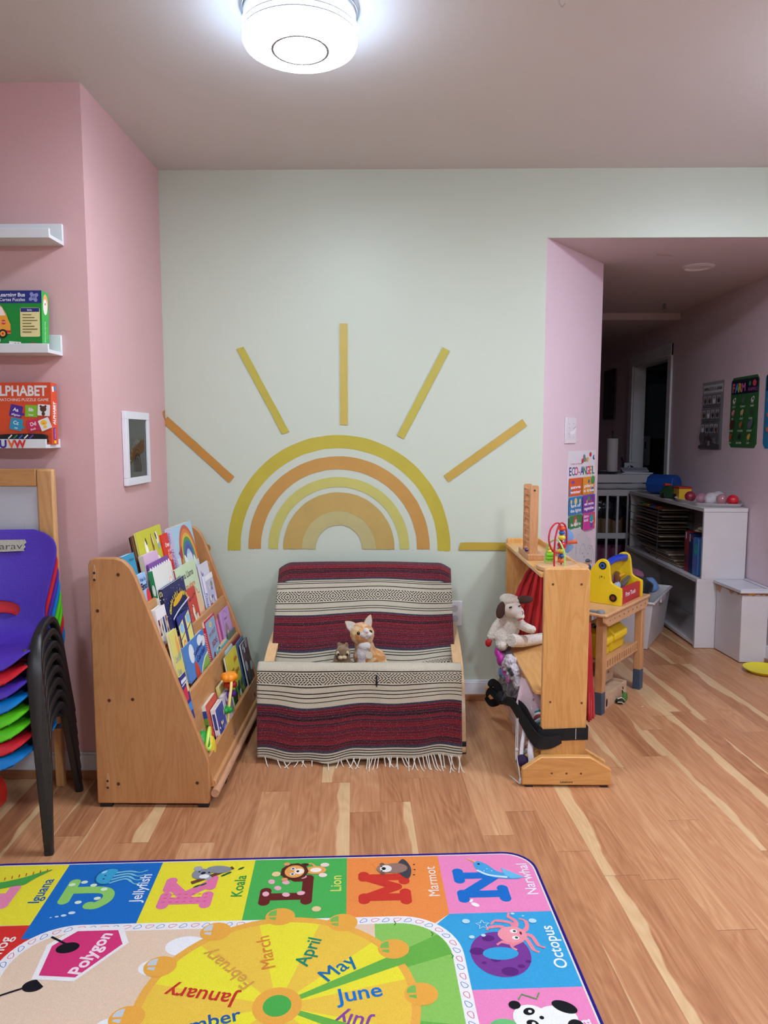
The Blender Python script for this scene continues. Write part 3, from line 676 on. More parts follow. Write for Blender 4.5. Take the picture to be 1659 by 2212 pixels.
    # P panda
    cx, cy = -T/2+B, -2.5*T+B
    glyph('P', cx-.04, cy-.01, '#74c47a'); L(7); c.ell(cx+.05, cy+.045, .045, .035, '#f4f4f2'); L(8); c.ell(cx+.075, cy+.075, .028, .016, '#1e1f22', rot=-30); c.ell(cx+.085, cy+.02, .018, .02, '#1e1f22')
    L(9); c.ell(cx-.005, cy+.048, .038, .036, '#f4f4f2'); c.ell(cx-.032, cy+.085, .013, .012, '#1e1f22'); c.ell(cx-.03, cy+.01, .013, .012, '#1e1f22'); L(10)
    c.ell(cx-.005, cy+.065, .013, .010, '#1e1f22', rot=20); c.ell(cx-.005, cy+.032, .013, .010, '#1e1f22', rot=-20); c.ell(cx+.018, cy+.047, .005, .005, '#1e1f22'); L(11); c.ell(cx-.003, cy+.065, .004, .004, '#f4f4f2'); c.ell(cx-.003, cy+.032, .004, .004, '#f4f4f2')
    L(12); c.line([(cx+.01, cy+.02), (cx+.03, cy+.0), (cx+.05, cy-.02)], .003, '#4fa54a'); c.line([(cx-.02, cy+.1), (cx-.01, cy+.115), (cx+.02, cy+.1), (cx+.03, cy+.118)], .003, '#4fa54a'); L(6); c.text('Panda', B-.03, cy-.01, .031, '#f4eaf2', rot=90)
    # H hedgehog on the far left
    cx, cy = -n6+T/2, -1.5*T; glyph('H', cx-.035, cy-.02, '#7fc0e8'); L(6); c.text('Hedgehog', -n6+T-.035, cy-.005, .031, '#f8e8e2', rot=90)
    q.build('pile', t, smooth=0)
    # bound edge
    e = M(rugink('#2b1f86')); e.tube([(O.x+ex.x*x+up.x*y, O.y+ex.y*x+up.y*y, TZ-.001) for x, y in out], .0042, n=8, closed=True); e.build('bound_edge', t)
rug()
# ================================================================== stack of children's chairs
CH_BLACK = mat('chair_frame_black', '#1d1c1d', .38, spec=.5, bump=.15, bscale=300)
CHC = {'purple': mat('chair_purple', '#4a2fa6', .42, bump=.25, bscale=260), 'red': mat('chair_red', '#c8202e', .4, bump=.2, bscale=260),
       'blue': mat('chair_blue', '#0c78c4', .4, bump=.2, bscale=260), 'green': mat('chair_green', '#58c41c', .4, bump=.2, bscale=260)}
def seat_shell(m):
    """moulded one piece shell: s from the front lip to the top of the back, w across; x right, -y forward"""
    prof = spline([(-.208, .268), (-.205, .290), (-.18, .316), (-.1, .315), (0, .305), (.075, .302), (.115, .325), (.135, .38), (.155, .47), (.18, .56), (.194, .62), (.199, .645)], 6)
    wid = spline([(0, .085), (.02, .118), (.05, .145), (.1, .166), (.2, .178), (.38, .172), (.5, .16), (.57, .148), (.63, .146), (.74, .162), (.86, .178), (.93, .176), (.975, .15), (1, .105)], 8)
    cum = [0]
    for a, b in zip(prof, prof[1:]): cum.append(cum[-1]+math.hypot(b[0]-a[0], b[1]-a[1]))
    tot = cum[-1]
    def at(t):
        d = t*tot
        for i in range(len(cum)-1):
            if d <= cum[i+1]+1e-9:
                f = (d-cum[i])/(cum[i+1]-cum[i]); return prof[i][0]+(prof[i+1][0]-prof[i][0])*f, prof[i][1]+(prof[i+1][1]-prof[i][1])*f
        return prof[-1]
    def wd(t):
        for (a, p), (b, r) in zip(wid, wid[1:]):
            if t <= b: return p+(r-p)*(t-a)/(b-a+1e-9)
        return wid[-1][1]
    NS, NW = 60, 36; V = {}; vs = []; q = M(m); hc, ha, hb = .615, .068, .045   # hole centre (t), half sizes (m across, in t)
    def inside(t, x): return ((t-hc)/hb)**2+(x/ha)**2 < 1
    for i in range(NS+1):
        t = i/NS; y, z = at(t); w = wd(t)
        for j in range(NW+1):
            u = j/NW*2-1; x = w*u
            V[i, j] = len(vs); dish = .010*(1-u*u)
            if t < .45: P = (x, y, z-dish+.008*abs(u)**3)
            else: P = (x, y-.020*(x/.175)**2-.004*(x/.175)**4, z)
            vs.append([*P, t, x])
    fs = []
    for i in range(NS):
        for j in range(NW):
            c4 = [V[i, j], V[i, j+1], V[i+1, j+1], V[i+1, j]]
            n = sum(inside(vs[k][3], vs[k][4]) for k in c4)
            if n < 4: fs.append(c4)
            if 0 < n < 4: pass
    used = {}
    # pull the ragged rim of the hole onto an ellipse
    for f in fs:
        for k in f:
            t, x = vs[k][3], vs[k][4]
            if inside(t, x):
                r = math.sqrt(((t-hc)/hb)**2+(x/ha)**2); t2 = hc+(t-hc)/r; x2 = x/r; y, z = at(t2); u = x2/wd(t2)
                vs[k][0] = x2; vs[k][1] = y-.020*(x2/.175)**2-.004*(x2/.175)**4; vs[k][2] = z
    keep = sorted({k for f in fs for k in f}); mp = {k: i for i, k in enumerate(keep)}
    q.add([vs[k][:3] for k in keep], [tuple(mp[k] for k in f) for f in fs]); return q
def stack_chair(colour, label, first=None):
    if first is None or first['c'].get(colour) is None:
        t = thing('stacking_chair', label, 'chair', (0, 0, 0), 'stacked plastic chairs')
        if first['shell'] is None:
            o = seat_shell(CHC[colour]).build('seat_shell', t, smooth=60)
            so = o.modifiers.new('thickness', 'SOLIDIFY'); so.thickness = .0055; so.offset = -1
            b = o.modifiers.new('round', 'BEVEL'); b.width = .002; b.segments = 2; b.limit_method = 'ANGLE'; b.angle_limit = 1.0
            first['shell'] = o
        else:
            o = first['shell'].copy(); o.data = first['shell'].data.copy(); o.data.materials[0] = CHC[colour]; COL.objects.link(o); o.parent = t; ORG[o.name] = Vector()
        if first['frame'] is None:
            fr = []
            for s in (-1, 1):
                q = M(CH_BLACK)
                # flat moulded side frame: front leg, arch over, rear leg; deep section towards the front
                path = [(s*.197, -.205, 0), (s*.193, -.195, .12), (s*.188, -.178, .24), (s*.184, -.150, .31), (s*.182, -.10, .355), (s*.182, -.03, .374), (s*.182, .03, .372), (s*.184, .075, .345), (s*.187, .11, .28), (s*.192, .155, .14), (s*.197, .2, 0)]
                pp = spline(path, 5)
                P = [Vector(p) for p in pp]; vs = []; fs = []; N = len(P)
                for i, p in enumerate(P):
                    a = P[max(i-1, 0)]; b = P[min(i+1, N-1)]; tn = (b-a).normalized(); nx = Vector((1, 0, 0)); ny = tn.cross(nx).normalized()
                    f = i/(N-1); wx = .0125+.009*max(0, 1-abs(f-.22)/.2); wy = .012
                    for ux, uy in ((-1, -.6), (-.6, -1), (.6, -1), (1, -.6), (1, .6), (.6, 1), (-.6, 1), (-1, .6)): vs.append(p+nx*ux*wx+ny*uy*wy)
                for i in range(N-1):
                    for k in range(8): fs.append((i*8+k, (i+1)*8+k, (i+1)*8+(k+1) % 8, i*8+(k+1) % 8))
                fs.append(tuple(range(8))); fs.append(tuple((N-1)*8+k for k in range(7, -1, -1)))
                q.add(vs, fs); fr.append(q.build('leg_frame', t, smooth=40))
            for cb in (((-.184, -.12, .298), (.184, -.12, .298)), ((-.184, .07, .288), (.184, .07, .288))):
                q = M(CH_BLACK); q.tube(cb, .008, n=10); fr.append(q.build('cross_bar', t))
            for s in (-1, 1):
                q = M(mat('chair_screw', '#5c5c60', .3, metal=.7)); q.lathe([(0, .003), (.006, .002), (.007, 0)], (s*.155, -.15, .3235), axis=(0, -.25, 1), n=12); fr.append(q.build('screw', t))
            first['frame'] = fr
        else:
            for f in first['frame']:
                o = f.copy(); COL.objects.link(o); o.parent = t
        first['c'][colour] = t; return t
    src = first['c'][colour]; t = src.copy(); COL.objects.link(t); t['label'] = label
    for ch in list(src.children): c = ch.copy(); COL.objects.link(c); c.parent = t
    return t
PRO = {'c': {}, 'shell': None, 'frame': None}
order = ['blue', 'red', 'green', 'green', 'blue', 'purple', 'red', 'purple']
labs = ['blue plastic child chair at the very bottom of the stack', 'red plastic child chair second from the bottom of the stack', 'lower of the two lime green chairs in the stack',
        'upper of the two lime green chairs in the stack', 'blue plastic child chair under the lower purple one in the stack', 'purple plastic child chair between a red and a blue one in the stack',
        'red plastic child chair right below the topmost purple chair', 'purple plastic child chair with a name tape, topmost of the stack']
rot = math.atan2(.193, .98); TOP = None
for k, (cl, lb) in enumerate(zip(order, labs)):
    t = stack_chair(cl, lb, PRO); t.rotation_euler = (0, 0, rot); t.location = (-1.258-.0026*k, 2.243+.0008*k, .0405*k)
    TOP = t
q = M(mat('masking_tape', '#a7a396', .8, bump=.8, bscale=150)); 
tp = [(-.09, -.021), (.083, -.018), (.079, -.012), (.086, -.004), (.080, .003), (.088, .010), (.083, .020), (-.09, .022)]
ty, tz = .182, .592; dy, dz = .26, .966
def tw(x, y): return (x, y)
q.prism(tp, (-.005, ty-.003, tz-.0), (1, 0, 0), (0, dy, dz), (0, -.0012*dz, .0012*dy))
c = Cv(q, (-.005, ty-.003-.0014*dz, tz+.0014*dy), (1, 0, 0), (0, dy, dz), eps=.0002); c.text('Aarav', .025, -.001, .022, '#45423c', w=.1, bold=-.004)
q.build('name_tape', TOP, smooth=0)
# ------------------------------------------------------------------ easel behind the chairs
EW = wood('easel_wood', '#b98a55', '#cf9f6a', 'z')
t = thing('wooden_easel', 'wood framed whiteboard easel behind the chair stack', 'easel', (-1.5, 2.52, 0))
q = M(EW); q.box((-1.205, 2.475, .42), (-1.145, 2.5, 1.13)); q.build('side_rail', t, bevel=.008)
q = M(EW); q.box((-1.855, 2.475, .42), (-1.795, 2.5, 1.13)); q.build('side_rail', t, bevel=.008)
q = M(wood('easel_wood_x', '#a9763f', '#c08e58', 'x')); q.box((-1.795, 2.476, 1.072), (-1.205, 2.5, 1.13)); q.build('top_rail', t, bevel=.002)
q = M(wood('easel_wood_x', '', '', 'x')); q.box((-1.795, 2.476, .42), (-1.205, 2.5, .47)); q.build('bottom_rail', t, bevel=.002)
q = M(mat('whiteboard', '#b9bcc4', .25, vary=.04, vscale=7)); q.box((-1.795, 2.484, .47), (-1.205, 2.492, 1.072))
c = Cv(q, (-1.5, 2.4839, .77), (1, 0, 0), (0, 0, 1)); c.line([(.21, .15), (.205, .02), (.215, -.1)], .0015, '#94979f', sm=4); c.line([(.245, .18), (.24, .08)], .001, '#9a9da6')
q.build('writing_board', t, smooth=0)
for x in (-1.185, -1.84):
    q = M(EW); q.obox((x-.015, 2.503, 0), (.03, 0, 0), (0, .025, 0), (0, .0, 1.12)); q.build('leg', t, bevel=.004)
# red toy at the left edge under the chairs
t = thing('toy_fire_engine', 'red toy vehicle with a blue button on the floor under the chairs', 'toy', (-1.4, 2.33, 0))
q = M(mat('toy_red', '#b5261f', .35)); q.prism(spline([(-.12, .02), (-.12, .07), (-.06, .115), (.03, .12), (.072, .085), (.075, .03), (.05, .012)], 5, True), (-1.375, 2.28, 0), (1, 0, 0), (0, 0, 1), (0, .09, 0)); q.build('body', t, bevel=.008)
q = M(mat('toy_blue', '#1f5fb4', .35)); q.ball((-1.33, 2.279, .09), (.018, .008, .02)); q.build('button', t)
for x in (-1.45, -1.34):
    q = M(mat('toy_tyre', '#26262a', .5)); q.lathe([(0, 0), (.022, 0), (.026, .006), (.026, .022), (0, .024)], (x, 2.27, .027), axis=(0, 1, 0)); q.build('wheel', t)
# ------------------------------------------------------------------ picture ledges on the pink wall
LEDGE = mat('ledge_white', '#d9dee0', .45)
def ledge(x1, zb, lab, zt=.07, y=2.58, h2=.03, letters=False):
    t = thing('picture_ledge', lab, 'wall shelf', (-1.7, y, zb), 'white picture ledges')
    x0 = -2.3; q = M(LEDGE)
    q.prism([(0, 0), (0, zt), (-.012, zt), (-.012, .012), (-.1, .012), (-.1, h2), (-.11, h2), (-.11, 0)], (x0, y-.0005, zb), (0, 1, 0), (0, 0, 1), (x1-x0, 0, 0)); 
    if letters:
        c = Cv(q, (x1-.11, y-.1105, zb), (1, 0, 0), (0, 0, 1), eps=.0003)
        for k, (ch, col) in enumerate((('R', '#d88a2c'), ('S', '#57a32e'), ('T', '#57a32e'), ('U', '#3a2c8c'), ('V', '#e0622c'), ('W', '#d0302c'))):
            c.text(ch, -.118+k*.0285, h2/2-.001, .026, col, bold=.04)
    q.build('ledge', t, bevel=.0012)
    q = M(mat('screw_dark', '#33383b', .4))
    q.lathe([(0, .002), (.004, .001), (.005, 0)], (x1-.06, y-.0125, zb+.045), axis=(0, -1, 0), n=12); q.build('screw', t)
ledge(-1.12, 1.882, 'empty end of the topmost white picture ledge on the pink wall')
ledge(-1.14, 1.514, 'middle white picture ledge carrying the green puzzle box')
ledge(-1.163, 1.2, 'lowest white picture ledge with coloured alphabet letters on its lip', zt=.03, letters=True)
# tall white frame on the top ledge
t = thing('white_board', 'white board standing upright on the top ledge at the left edge', 'board', (-1.55, 2.52, 1.894))
q = M(LEDGE); q.box((-1.9, 2.50, 1.8945), (-1.352, 2.52, 2.19)); q.build('frame', t, bevel=.002)
q = M(mat('frame_inner', '#bcc2cc', .3)); q.box((-1.87, 2.4985, 1.93), (-1.385, 2.5, 2.16)); q.build('panel', t, smooth=0)
# green puzzle box
def gamebox(name, lab, x1, x0, y0, y1, z0, z1, tilt, front, side, col, topcol):
    t = thing(name, lab, 'box', ((x0+x1)/2, (y0+y1)/2, z0)); q = M(ink(col)); q.T = Matrix.Translation(((x0+x1)/2, y0, z0)) @ Matrix.Rotation(tilt, 4, 'X') @ Matrix.Translation((-(x0+x1)/2, -y0, -z0))
    q.box((x0, y0, z0), (x1, y1, z1)); c = Cv(q, (x1, y0, z0), (1, 0, 0), (0, 0, 1)); c.auto = True; front(c, z1-z0)
    d = Cv(q, (x1, y0, z0), (0, 1, 0), (0, 0, 1)); side(d, z1-z0, y1-y0); q.build('carton', t, smooth=0)
def busfront(c, h):
    c.rect(-.4, h-.042, .4, .042, '#26317a'); c.text('Learning Bus', -.055, h-.014, .0125, '#e6e8f2', bold=.02, al='r'); c.text('Cartes Puzzles', -.055, h-.030, .0105, '#e6e8f2', bold=.01, al='r')
    for a in range(4): c.ell(-.026+.012*math.cos(a*1.57+.6), h-.022+.012*math.sin(a*1.57+.6), .006, .006, '#8c93c8')
    c.rect(-.036, h-.032, .02, .02, '#8c93c8'); c.text('60', -.026, h-.022, .009, '#26317a')
    c.rect(-.072, .042, .066, .096, '#e3d79a', r=.005); c.rect(-.070, .124, .062, .013, '#26317a')
    for k in range(7): c.rect(-.064, .113-k*.0095, .03+.01*(k % 3), .003, '#6d6a3c')
    c.text('Skills', -.04, .130, .006, '#e6e8f2')
    c.poly([(-.22, .052), (-.22, .145), (-.135, .145), (-.118, .118), (-.112, .1), (-.104, .082), (-.104, .052)], '#eba23c'); c.poly([(-.14, .14), (-.132, .14), (-.12, .112), (-.14, .112)], '#f2e3e0'); c.rect(-.2, .085, .05, .045, '#f2f0ee'); c.rect(-.22, .055, .118, .008, '#c8342c')
    c.ell(-.127, .09, .008, .008, '#c8342c', n=8); c.text('STOP', -.127, .09, .0045, '#f6eeee'); c.ell(-.13, .052, .015, .015, '#1f1f22'); c.ell(-.13, .052, .009, .009, '#eba23c'); c.ell(-.13, .052, .004, .004, '#c8342c')
    c.rect(-.11, .004, .04, .022, '#f0eeea', rot=-4); c.rect(-.2, .004, .06, .022, '#f0eeea')
    for a, b in ((-.088, .02), (-.078, .012), (-.088, .010), (-.078, .02)): c.ell(a, b, .002, .002, '#1f1f22')
    c.ell(-.03, .006, .022, .016, '#d23a3a', a0=0, a1=180); c.text('3', -.14, .03, .01, '#e8f0e0')
def busside(c, h, w):
    c.rect(0, 0, w, h, '#35b04a'); c.ell(w*.55, h-.035, w*.33, .028, '#eba870'); c.ell(w*.5, h-.05, w*.3, .026, '#f3e6df'); c.ell(w*.5, h-.04, .003, .004, '#4c2a22')
    c.text('School Bus Learning', w*.42, .062, .006, '#e8f0f4', rot=90, bold=.01); c.text('Floor Puzzle', w*.68, .062, .006, '#8ad23c', rot=90); c.ell(w*.42, .013, .008, .008, '#e8f0f4'); c.text('3-5', w*.42, .013, .006, '#26317a')
gamebox('puzzle_box', 'green bus puzzle box standing on the middle ledge', -1.171, -1.5, 2.495, 2.545, 1.527, 1.722, -.06, busfront, busside, '#1f8a3a', '')
def abcfront(c, h):
    c.text('ALPHABET', -.013, h-.028, .034, '#d9dadb', bold=.03, al='r', w=.19); c.text('MATCHING PUZZLE GAME', -.008, h-.058, .0095, '#e6e2dd', bold=.02, al='r', w=.17)
    for x, y, col, tx, wd, r in ((-.12, .11, '#4a2c8c', 'Aa', 'alligator', -12), (-.068, .11, '#7db52e', 'Bb', 'bear', -2), (-.12, .066, '#2f8fb4', 'Cc', 'cat', -12), (-.062, .062, '#c22c52', 'Dd', 'duck', 14)):
        c.rect(x-.02, y-.019, .042, .04, col, r=.003, rot=r); c.text(tx, x, y+.006, .012, '#eee8f0', rot=r, bold=.02); c.text(wd, x, y-.011, .007, '#eee8f0', rot=r); c.ell(x+.024, y-.01, .005, .005, col)
    c.rect(-.045, .095, .042, .038, '#e4e4e4', r=.003, rot=-4); c.ell(-.026, .118, .011, .010, '#57362c'); c.ell(-.026, .102, .006, .007, '#57362c'); c.ell(-.034, .127, .004, .004, '#57362c'); c.ell(-.018, .127, .004, .004, '#57362c')
    c.rect(-.04, .048, .038, .038, '#e4e4e4', r=.003, rot=22); c.ell(-.025, .072, .011, .009, '#f0c038'); c.ell(-.021, .058, .006, .005, '#f0c038'); c.ell(-.025, .07, .004, .002, '#e07a2c')
def abcside(c, h, w):
    c.rect(0, 0, w, h, '#d8502c'); c.text('ALPHABET', w*.5, .105, .017, '#eeeae6', rot=88, bold=.05, w=.078); c.text('MATCHING PUZZLE GAME', w*.85, .105, .004, '#eeeae6', rot=88, w=.07); c.rect(w*.15, h-.03, .014, .018, '#eeeae6', rot=8); c.ell(w*.7, h-.016, .008, .009, '#3a8cc8'); c.rect(w*.25, .016, .018, .04, '#7c2c8c'); c.text('PUZZLE GAME', w*.5, .036, .005, '#f4e4f4', rot=88, w=.034, bold=.03); c.rect(w*.3, .003, .016, .01, '#f0c030')
gamebox('alphabet_game_box', 'orange alphabet matching game box on the lowest ledge', -1.155, -1.45, 2.50, 2.545, 1.213, 1.42, -.04, abcfront, abcside, '#cf4c28', '')
t = thing('pen_case', 'flat black pencil pouch with coloured stripes on the lowest ledge', 'pouch', (-1.25, 2.482, 1.213))
q = M(mat('pouch_black', '#15151b', .5)); q.prism(spline([(-.1, .004), (-.09, .03), (0, .036), (.075, .034), (.083, .02), (.07, .005)], 6, True), (-1.25, 2.484, 1.212), (1, 0, 0), (0, 0, 1), (0, .012, 0))
c = Cv(q, (-1.25, 2.484, 1.212), (1, 0, 0), (0, 0, 1))
for k, col in enumerate(('#e8e8ea', '#3a8c5c', '#4a6ac8', '#e8e8ea', '#6a4ab0')): c.line([(-.045+k*.018, .02), (-.032+k*.018, .032)], .004, col)
q.build('pouch', t, bevel=.002)
# small framed print on the return of the wall
t = thing('framed_print', 'small white framed rainbow print with reading slogan on the pink wall', 'picture', (-1.045, 2.985, 1.045))
fx = -1.045; q = M(mat('picture_frame_white', '#dfe2e8', .4))
y0, y1, z0, z1 = 2.848, 3.122, 1.047, 1.336; d = .018
for a, b in (((y0, z0), (y1, z0+.03)), ((y0, z1-.03), (y1, z1)), ((y0, z0+.03), (y0+.03, z1-.03)), ((y1-.03, z0+.03), (y1, z1-.03))): q.box((fx+.001, a[0], a[1]), (fx+d, b[0], b[1]))
q.build('frame', t, bevel=.0015)
q = M(ink('#c9cdc9')); q.box((fx+.001, y0+.03, z0+.03), (fx+.008, y1-.03, z1-.03)); c = Cv(q, (fx+.008, (y0+y1)/2, z0+.03), (0, 1, 0), (0, 0, 1)); 
for s, z, w in (('COOL', .205, .07), ('KIDS', .178, .055), ('READ BOOKS', .15, .16)): c.text(s, 0, z, .016, '#b5b7ae', w=w, bold=-.006)
for r0, r1, col in ((.066, .075, '#c9a98c'), (.054, .058, '#8c8a84'), (.046, .052, '#d9b8a4'), (.034, .044, '#7d8a84'), (.0, .028, '#d9aea0')):
    n = 24; pa = [(r1*math.cos(PI*k/n), .045+1.15*r1*math.sin(PI*k/n)) for k in range(n+1)]; pb = [(r0*math.cos(PI*k/n), .045+1.15*r0*math.sin(PI*k/n)) for k in range(n+1)]
    c._put(pa+pb, [(n+1+k, k, k+1, n+2+k) for k in range(n)], col); c.rect(-r1, .02, r1-r0, .026, col); c.rect(r0, .02, r1-r0, .026, col)
for k in range(15): a = PI*k/14; c.line([(.08*math.cos(a), .045+.092*math.sin(a)), (.09*math.cos(a), .045+.104*math.sin(a))], .003, '#c0a890')
q.build('print', t, smooth=0)
q = M(mat('picture_glass', (1, 1, 1), .03, trans=1, ior=1.2)); q.box((fx+.0095, y0+.03, z0+.03), (fx+.011, y1-.03, z1-.03)); g = q.build('glass', t, smooth=0)
# ================================================================== sloping book rack
RW = wood('rack_wood_side', '#b0794a', '#be8a5a', 'z', streak=.28, dark='#8a5730'); RWY = wood('rack_wood_long', '#b9824f', '#c99763', 'y', streak=.3); RWE = mat('rack_edge_wood', '#bd8a5c', .35)
rack = thing('book_display_rack', 'sloping wooden book display rack against the pink wall', 'book rack', (-.8, 2.8, 0))
sidep = [(-.993, .0125), (-.618, .0125), (-.614, .03), (-.614, .155), (-.62, .18), (-.84, .785), (-.855, .815), (-.878, .838), (-.905, .847), (-.97, .847), (-.986, .84), (-.993, .825)]
for y in (2.362, 3.238):
    q = M(RW); q.prism(sidep, (0, y, 0), (1, 0, 0), (0, 0, 1), (0, .022, 0)); sp_ = q.build('side_panel', rack, bevel=.005, bseg=3)
    if y < 3:
        for x, z in ((-.895, .792), (-.967, .672), (-.94, .37), (-.862, .374), (-.92, .082), (-.655, .087)):
            q = M(mat('rack_screw', '#4a2c1c', .4)); q.lathe([(0, .0009), (.0046, .0009), (.0046, 0)], (x, y-.0002, z), axis=(0, -1, 0), n=14)
            q.lathe([(.0062, .0004), (.0040, .0006), (.0040, 0)], (x, y-.0003, z), mat('rack_screw_ring', '#7c4a2c', .4), axis=(0, -1, 0), n=14); q.build('screw', sp_)
        for x, z in ((-.972, .79), (-.955, .085)):
            q = M(mat('bracket_tan', '#b98a62', .35)); q.prism([(-.005, -.022), (.005, -.022), (.006, .014), (.002, .034), (-.002, .034), (-.006, .014)], (x, y-.0002, z), (1, 0, 0), (0, 0, 1), (0, -.003, 0))
            for dz in (-.015, .008): q.lathe([(0, .001), (.004, .001), (.0045, 0)], (x, y-.0032, z+dz), mat('bracket_bolt', '#4c4038', .3, metal=.6), axis=(0, -1, 0), n=12)
            q.build('corner_bracket', sp_, bevel=.001)
        q = M(mat('foot_black', '#1c1a19', .6)); q.box((-.985, y+.002, 0), (-.945, y+.02, .0125)); q.build('foot_pad', sp_); q = M(mat('foot_black', '', .6)); q.box((-.655, y+.002, 0), (-.62, y+.02, .0125)); q.build('foot_pad', sp_)
LIP = {0: (-.816, .688), 1: (-.756, .535), 2: (-.697, .369), 3: (-.62, .165)}
g_ = .15
Y0, Y1 = 2.384, 3.238
def board(xt, zt, zb, th=.011, nm='lip_board'):
    q = M(RWY); q.prism([(xt, zt), (xt+g_*(zt-zb), zb), (xt+g_*(zt-zb)-th, zb), (xt-th, zt)], (0, Y0, 0), (1, 0, 0), (0, 0, 1), (0, Y1-Y0, 0)); return q.build(nm, rack, bevel=.002)
board(-.816, .688, .435); board(-.756, .535, .27); board(-.697, .369, .062); board(-.62, .165, .062, .014, 'front_board')
board(-.905, .80, .59, .008, 'back_board')
for a, b, z in ((-.885, -.812, .60), (-.79, -.75, .443), (-.735, -.692, .278), (-.665, -.614, .06)):
    q = M(RWY); q.box((a, Y0, z-.012), (b, Y1, z)); q.build('tier_floor', rack)
q = M(RWY); q.box((-.985, Y0, .05), (-.975, Y1, .80)); q.build('rear_panel', rack)
q = M(RWE); q.prism([(-.612, .06), (-.600, .058), (-.596, .07), (-.6, .084), (-.612, .088)], (0, Y0+.004, 0), (1, 0, 0), (0, 0, 1), (0, Y1-Y0-.008, 0)); q.build('rail', rack, bevel=.003)
q = M(wood('dowel_wood', '#b98a68', '#c79a78', 'y')); q.tube([(-.596, 2.36, .052), (-.596, 3.225, .052)], .014, n=20); q.build('dowel_rail', rack)
for y in (2.54, 3.08):
    q = M(mat('caster_rubber', '#1b1b1c', .5)); q.tube([(-.622, y, .026), (-.598, y, .026)], .026, n=28); w = q.build('caster', rack, bevel=.004)
    q = M(mat('caster_metal', '#a8a6a4', .3, metal=.7)); q.prism([(-.018, .022), (.018, .022), (.02, .014), (.006, -.008), (-.006, -.008)], (-.595, y, .028), (0, 1, 0), (0, 0, 1), (.003, 0, 0)); q.lathe([(0, .002), (.004, .002), (.005, 0)], (-.592, y, .028), mat('bracket_bolt', '', .3), axis=(1, 0, 0), n=12); q.build('bracket', w, bevel=.002)
# ------------------------------------------------------------------ books
GL = .19; BN = math.sqrt(1+GL*GL)
BU = Vector((-GL/BN, 0, 1/BN)); BNV = Vector((1/BN, 0, GL/BN))
PAGE = mat('book_pages', '#d9d3c4', .8)
def book(lab, k, d, y0, w, ztop, th, col, art=None, spine=None, spcol=None, kind='picture_book', grp=None, zb=None, twist=0):
    xk, zk = LIP[k]; zb = zb if zb is not None else {0: .602, 1: .445, 2: .280, 3: .062}[k]
    h = (ztop-zb)*BN; o = Vector((xk-d-GL*(zb-zk), y0, zb))
    t = thing(kind, lab, 'book', tuple(o), grp)
    R = Matrix.Rotation(math.radians(twist), 3, BU); Yv = R @ Vector((0, 1, 0)); N_ = R @ BNV
    q = M(ink(col)); ct = .0016
    q.obox(o, Yv*w, BU*h, -N_*ct); q.obox(o-N_*(th-ct), Yv*w, BU*h, -N_*ct); q.obox(o-N_*ct, Yv*ct, BU*h, -N_*(th-2*ct), ink(spcol or col))
    c = Cv(q, o, Yv, BU, eps=.00012)
    if art: art(c, w, h)
    if spine:
        s = Cv(q, o-N_*th, N_, BU, eps=.00012); spine(s, th, h)
    q.build('cover', t, smooth=0)
    q = M(PAGE); q.obox(o-N_*ct*1.02+Yv*ct+BU*.002, Yv*(w-.003-ct), BU*(h-.004), -N_*(th-2.04*ct)); q.build('pages', t, smooth=0)
    return t
RD = random.Random(11)
def blobs(cols, n=14, x0=.1, x1=.9, y0=.1, y1=.6, s=.1):
    def f(c, w, h):
        r = random.Random(len(cols)*31+n)
        for i in range(n): c.ell(w*(x0+(x1-x0)*r.random()), h*(y0+(y1-y0)*r.random()), w*s*(.4+r.random()), w*s*(.4+1.2*r.random()), cols[i % len(cols)], rot=r.random()*180, n=12)
    return f
def a_teal(c, w, h):
    for i in range(9): c.arc(w*.5, h*.45, w*(.06+.04*i), w*(.07+.04*i), 20*i, 200+15*i, '#c9b45c' if i % 2 else '#e6dca0', n=16)
    c.text('The Starry', w*.7, h*.92, .008, '#1f4c6c'); c.ell(w*.4, h*.3, .02, .025, '#e8ece8')
def a_dogs(c, w, h):
    for x, y, a, b, col in ((.3, .75, .05, .12, '#f2efe4'), (.32, .86, .02, .05, '#2c2620'), (.28, .6, .07, .05, '#e8e0cc'), (.55, .82, .04, .11, '#8a5a2c'), (.57, .85, .015, .07, '#e8e0cc'), (.75, .85, .05, .09, '#f0f0f0'), (.72, .88, .02, .05, '#1e1e1e'), (.78, .75, .04, .04, '#8fb4d4'), (.93, .72, .07, .11, '#5c3a1e'), (.96, .7, .03, .08, '#1e1a16'), (.2, .48, .06, .1, '#d8c8a8'), (.16, .4, .04, .07, '#8a4a2c'), (.6, .55, .14, .09, '#f2efe4'), (.65, .5, .01, .05, '#4a3c50'), (.78, .55, .01, .04, '#c04a3c'), (.35, .5, .05, .02, '#7cb0cc'), (.9, .45, .05, .05, '#2c2620'), (.93, .36, .05, .06, '#e8c080')):
        c.ell(w*x, h*y, w*a, h*b, col, rot=8*a*100 % 30)
def a_red(c, w, h):
    c.text('Over', w*.42, h*.83, .017, '#f4e4dc', bold=.03); c.text('in the', w*.55, h*.74, .014, '#f4e4dc'); c.text('Egg', w*.5, h*.66, .022, '#f0a08c', bold=.05); c.text('A', w*.75, h*.52, .016, '#f4e4dc')
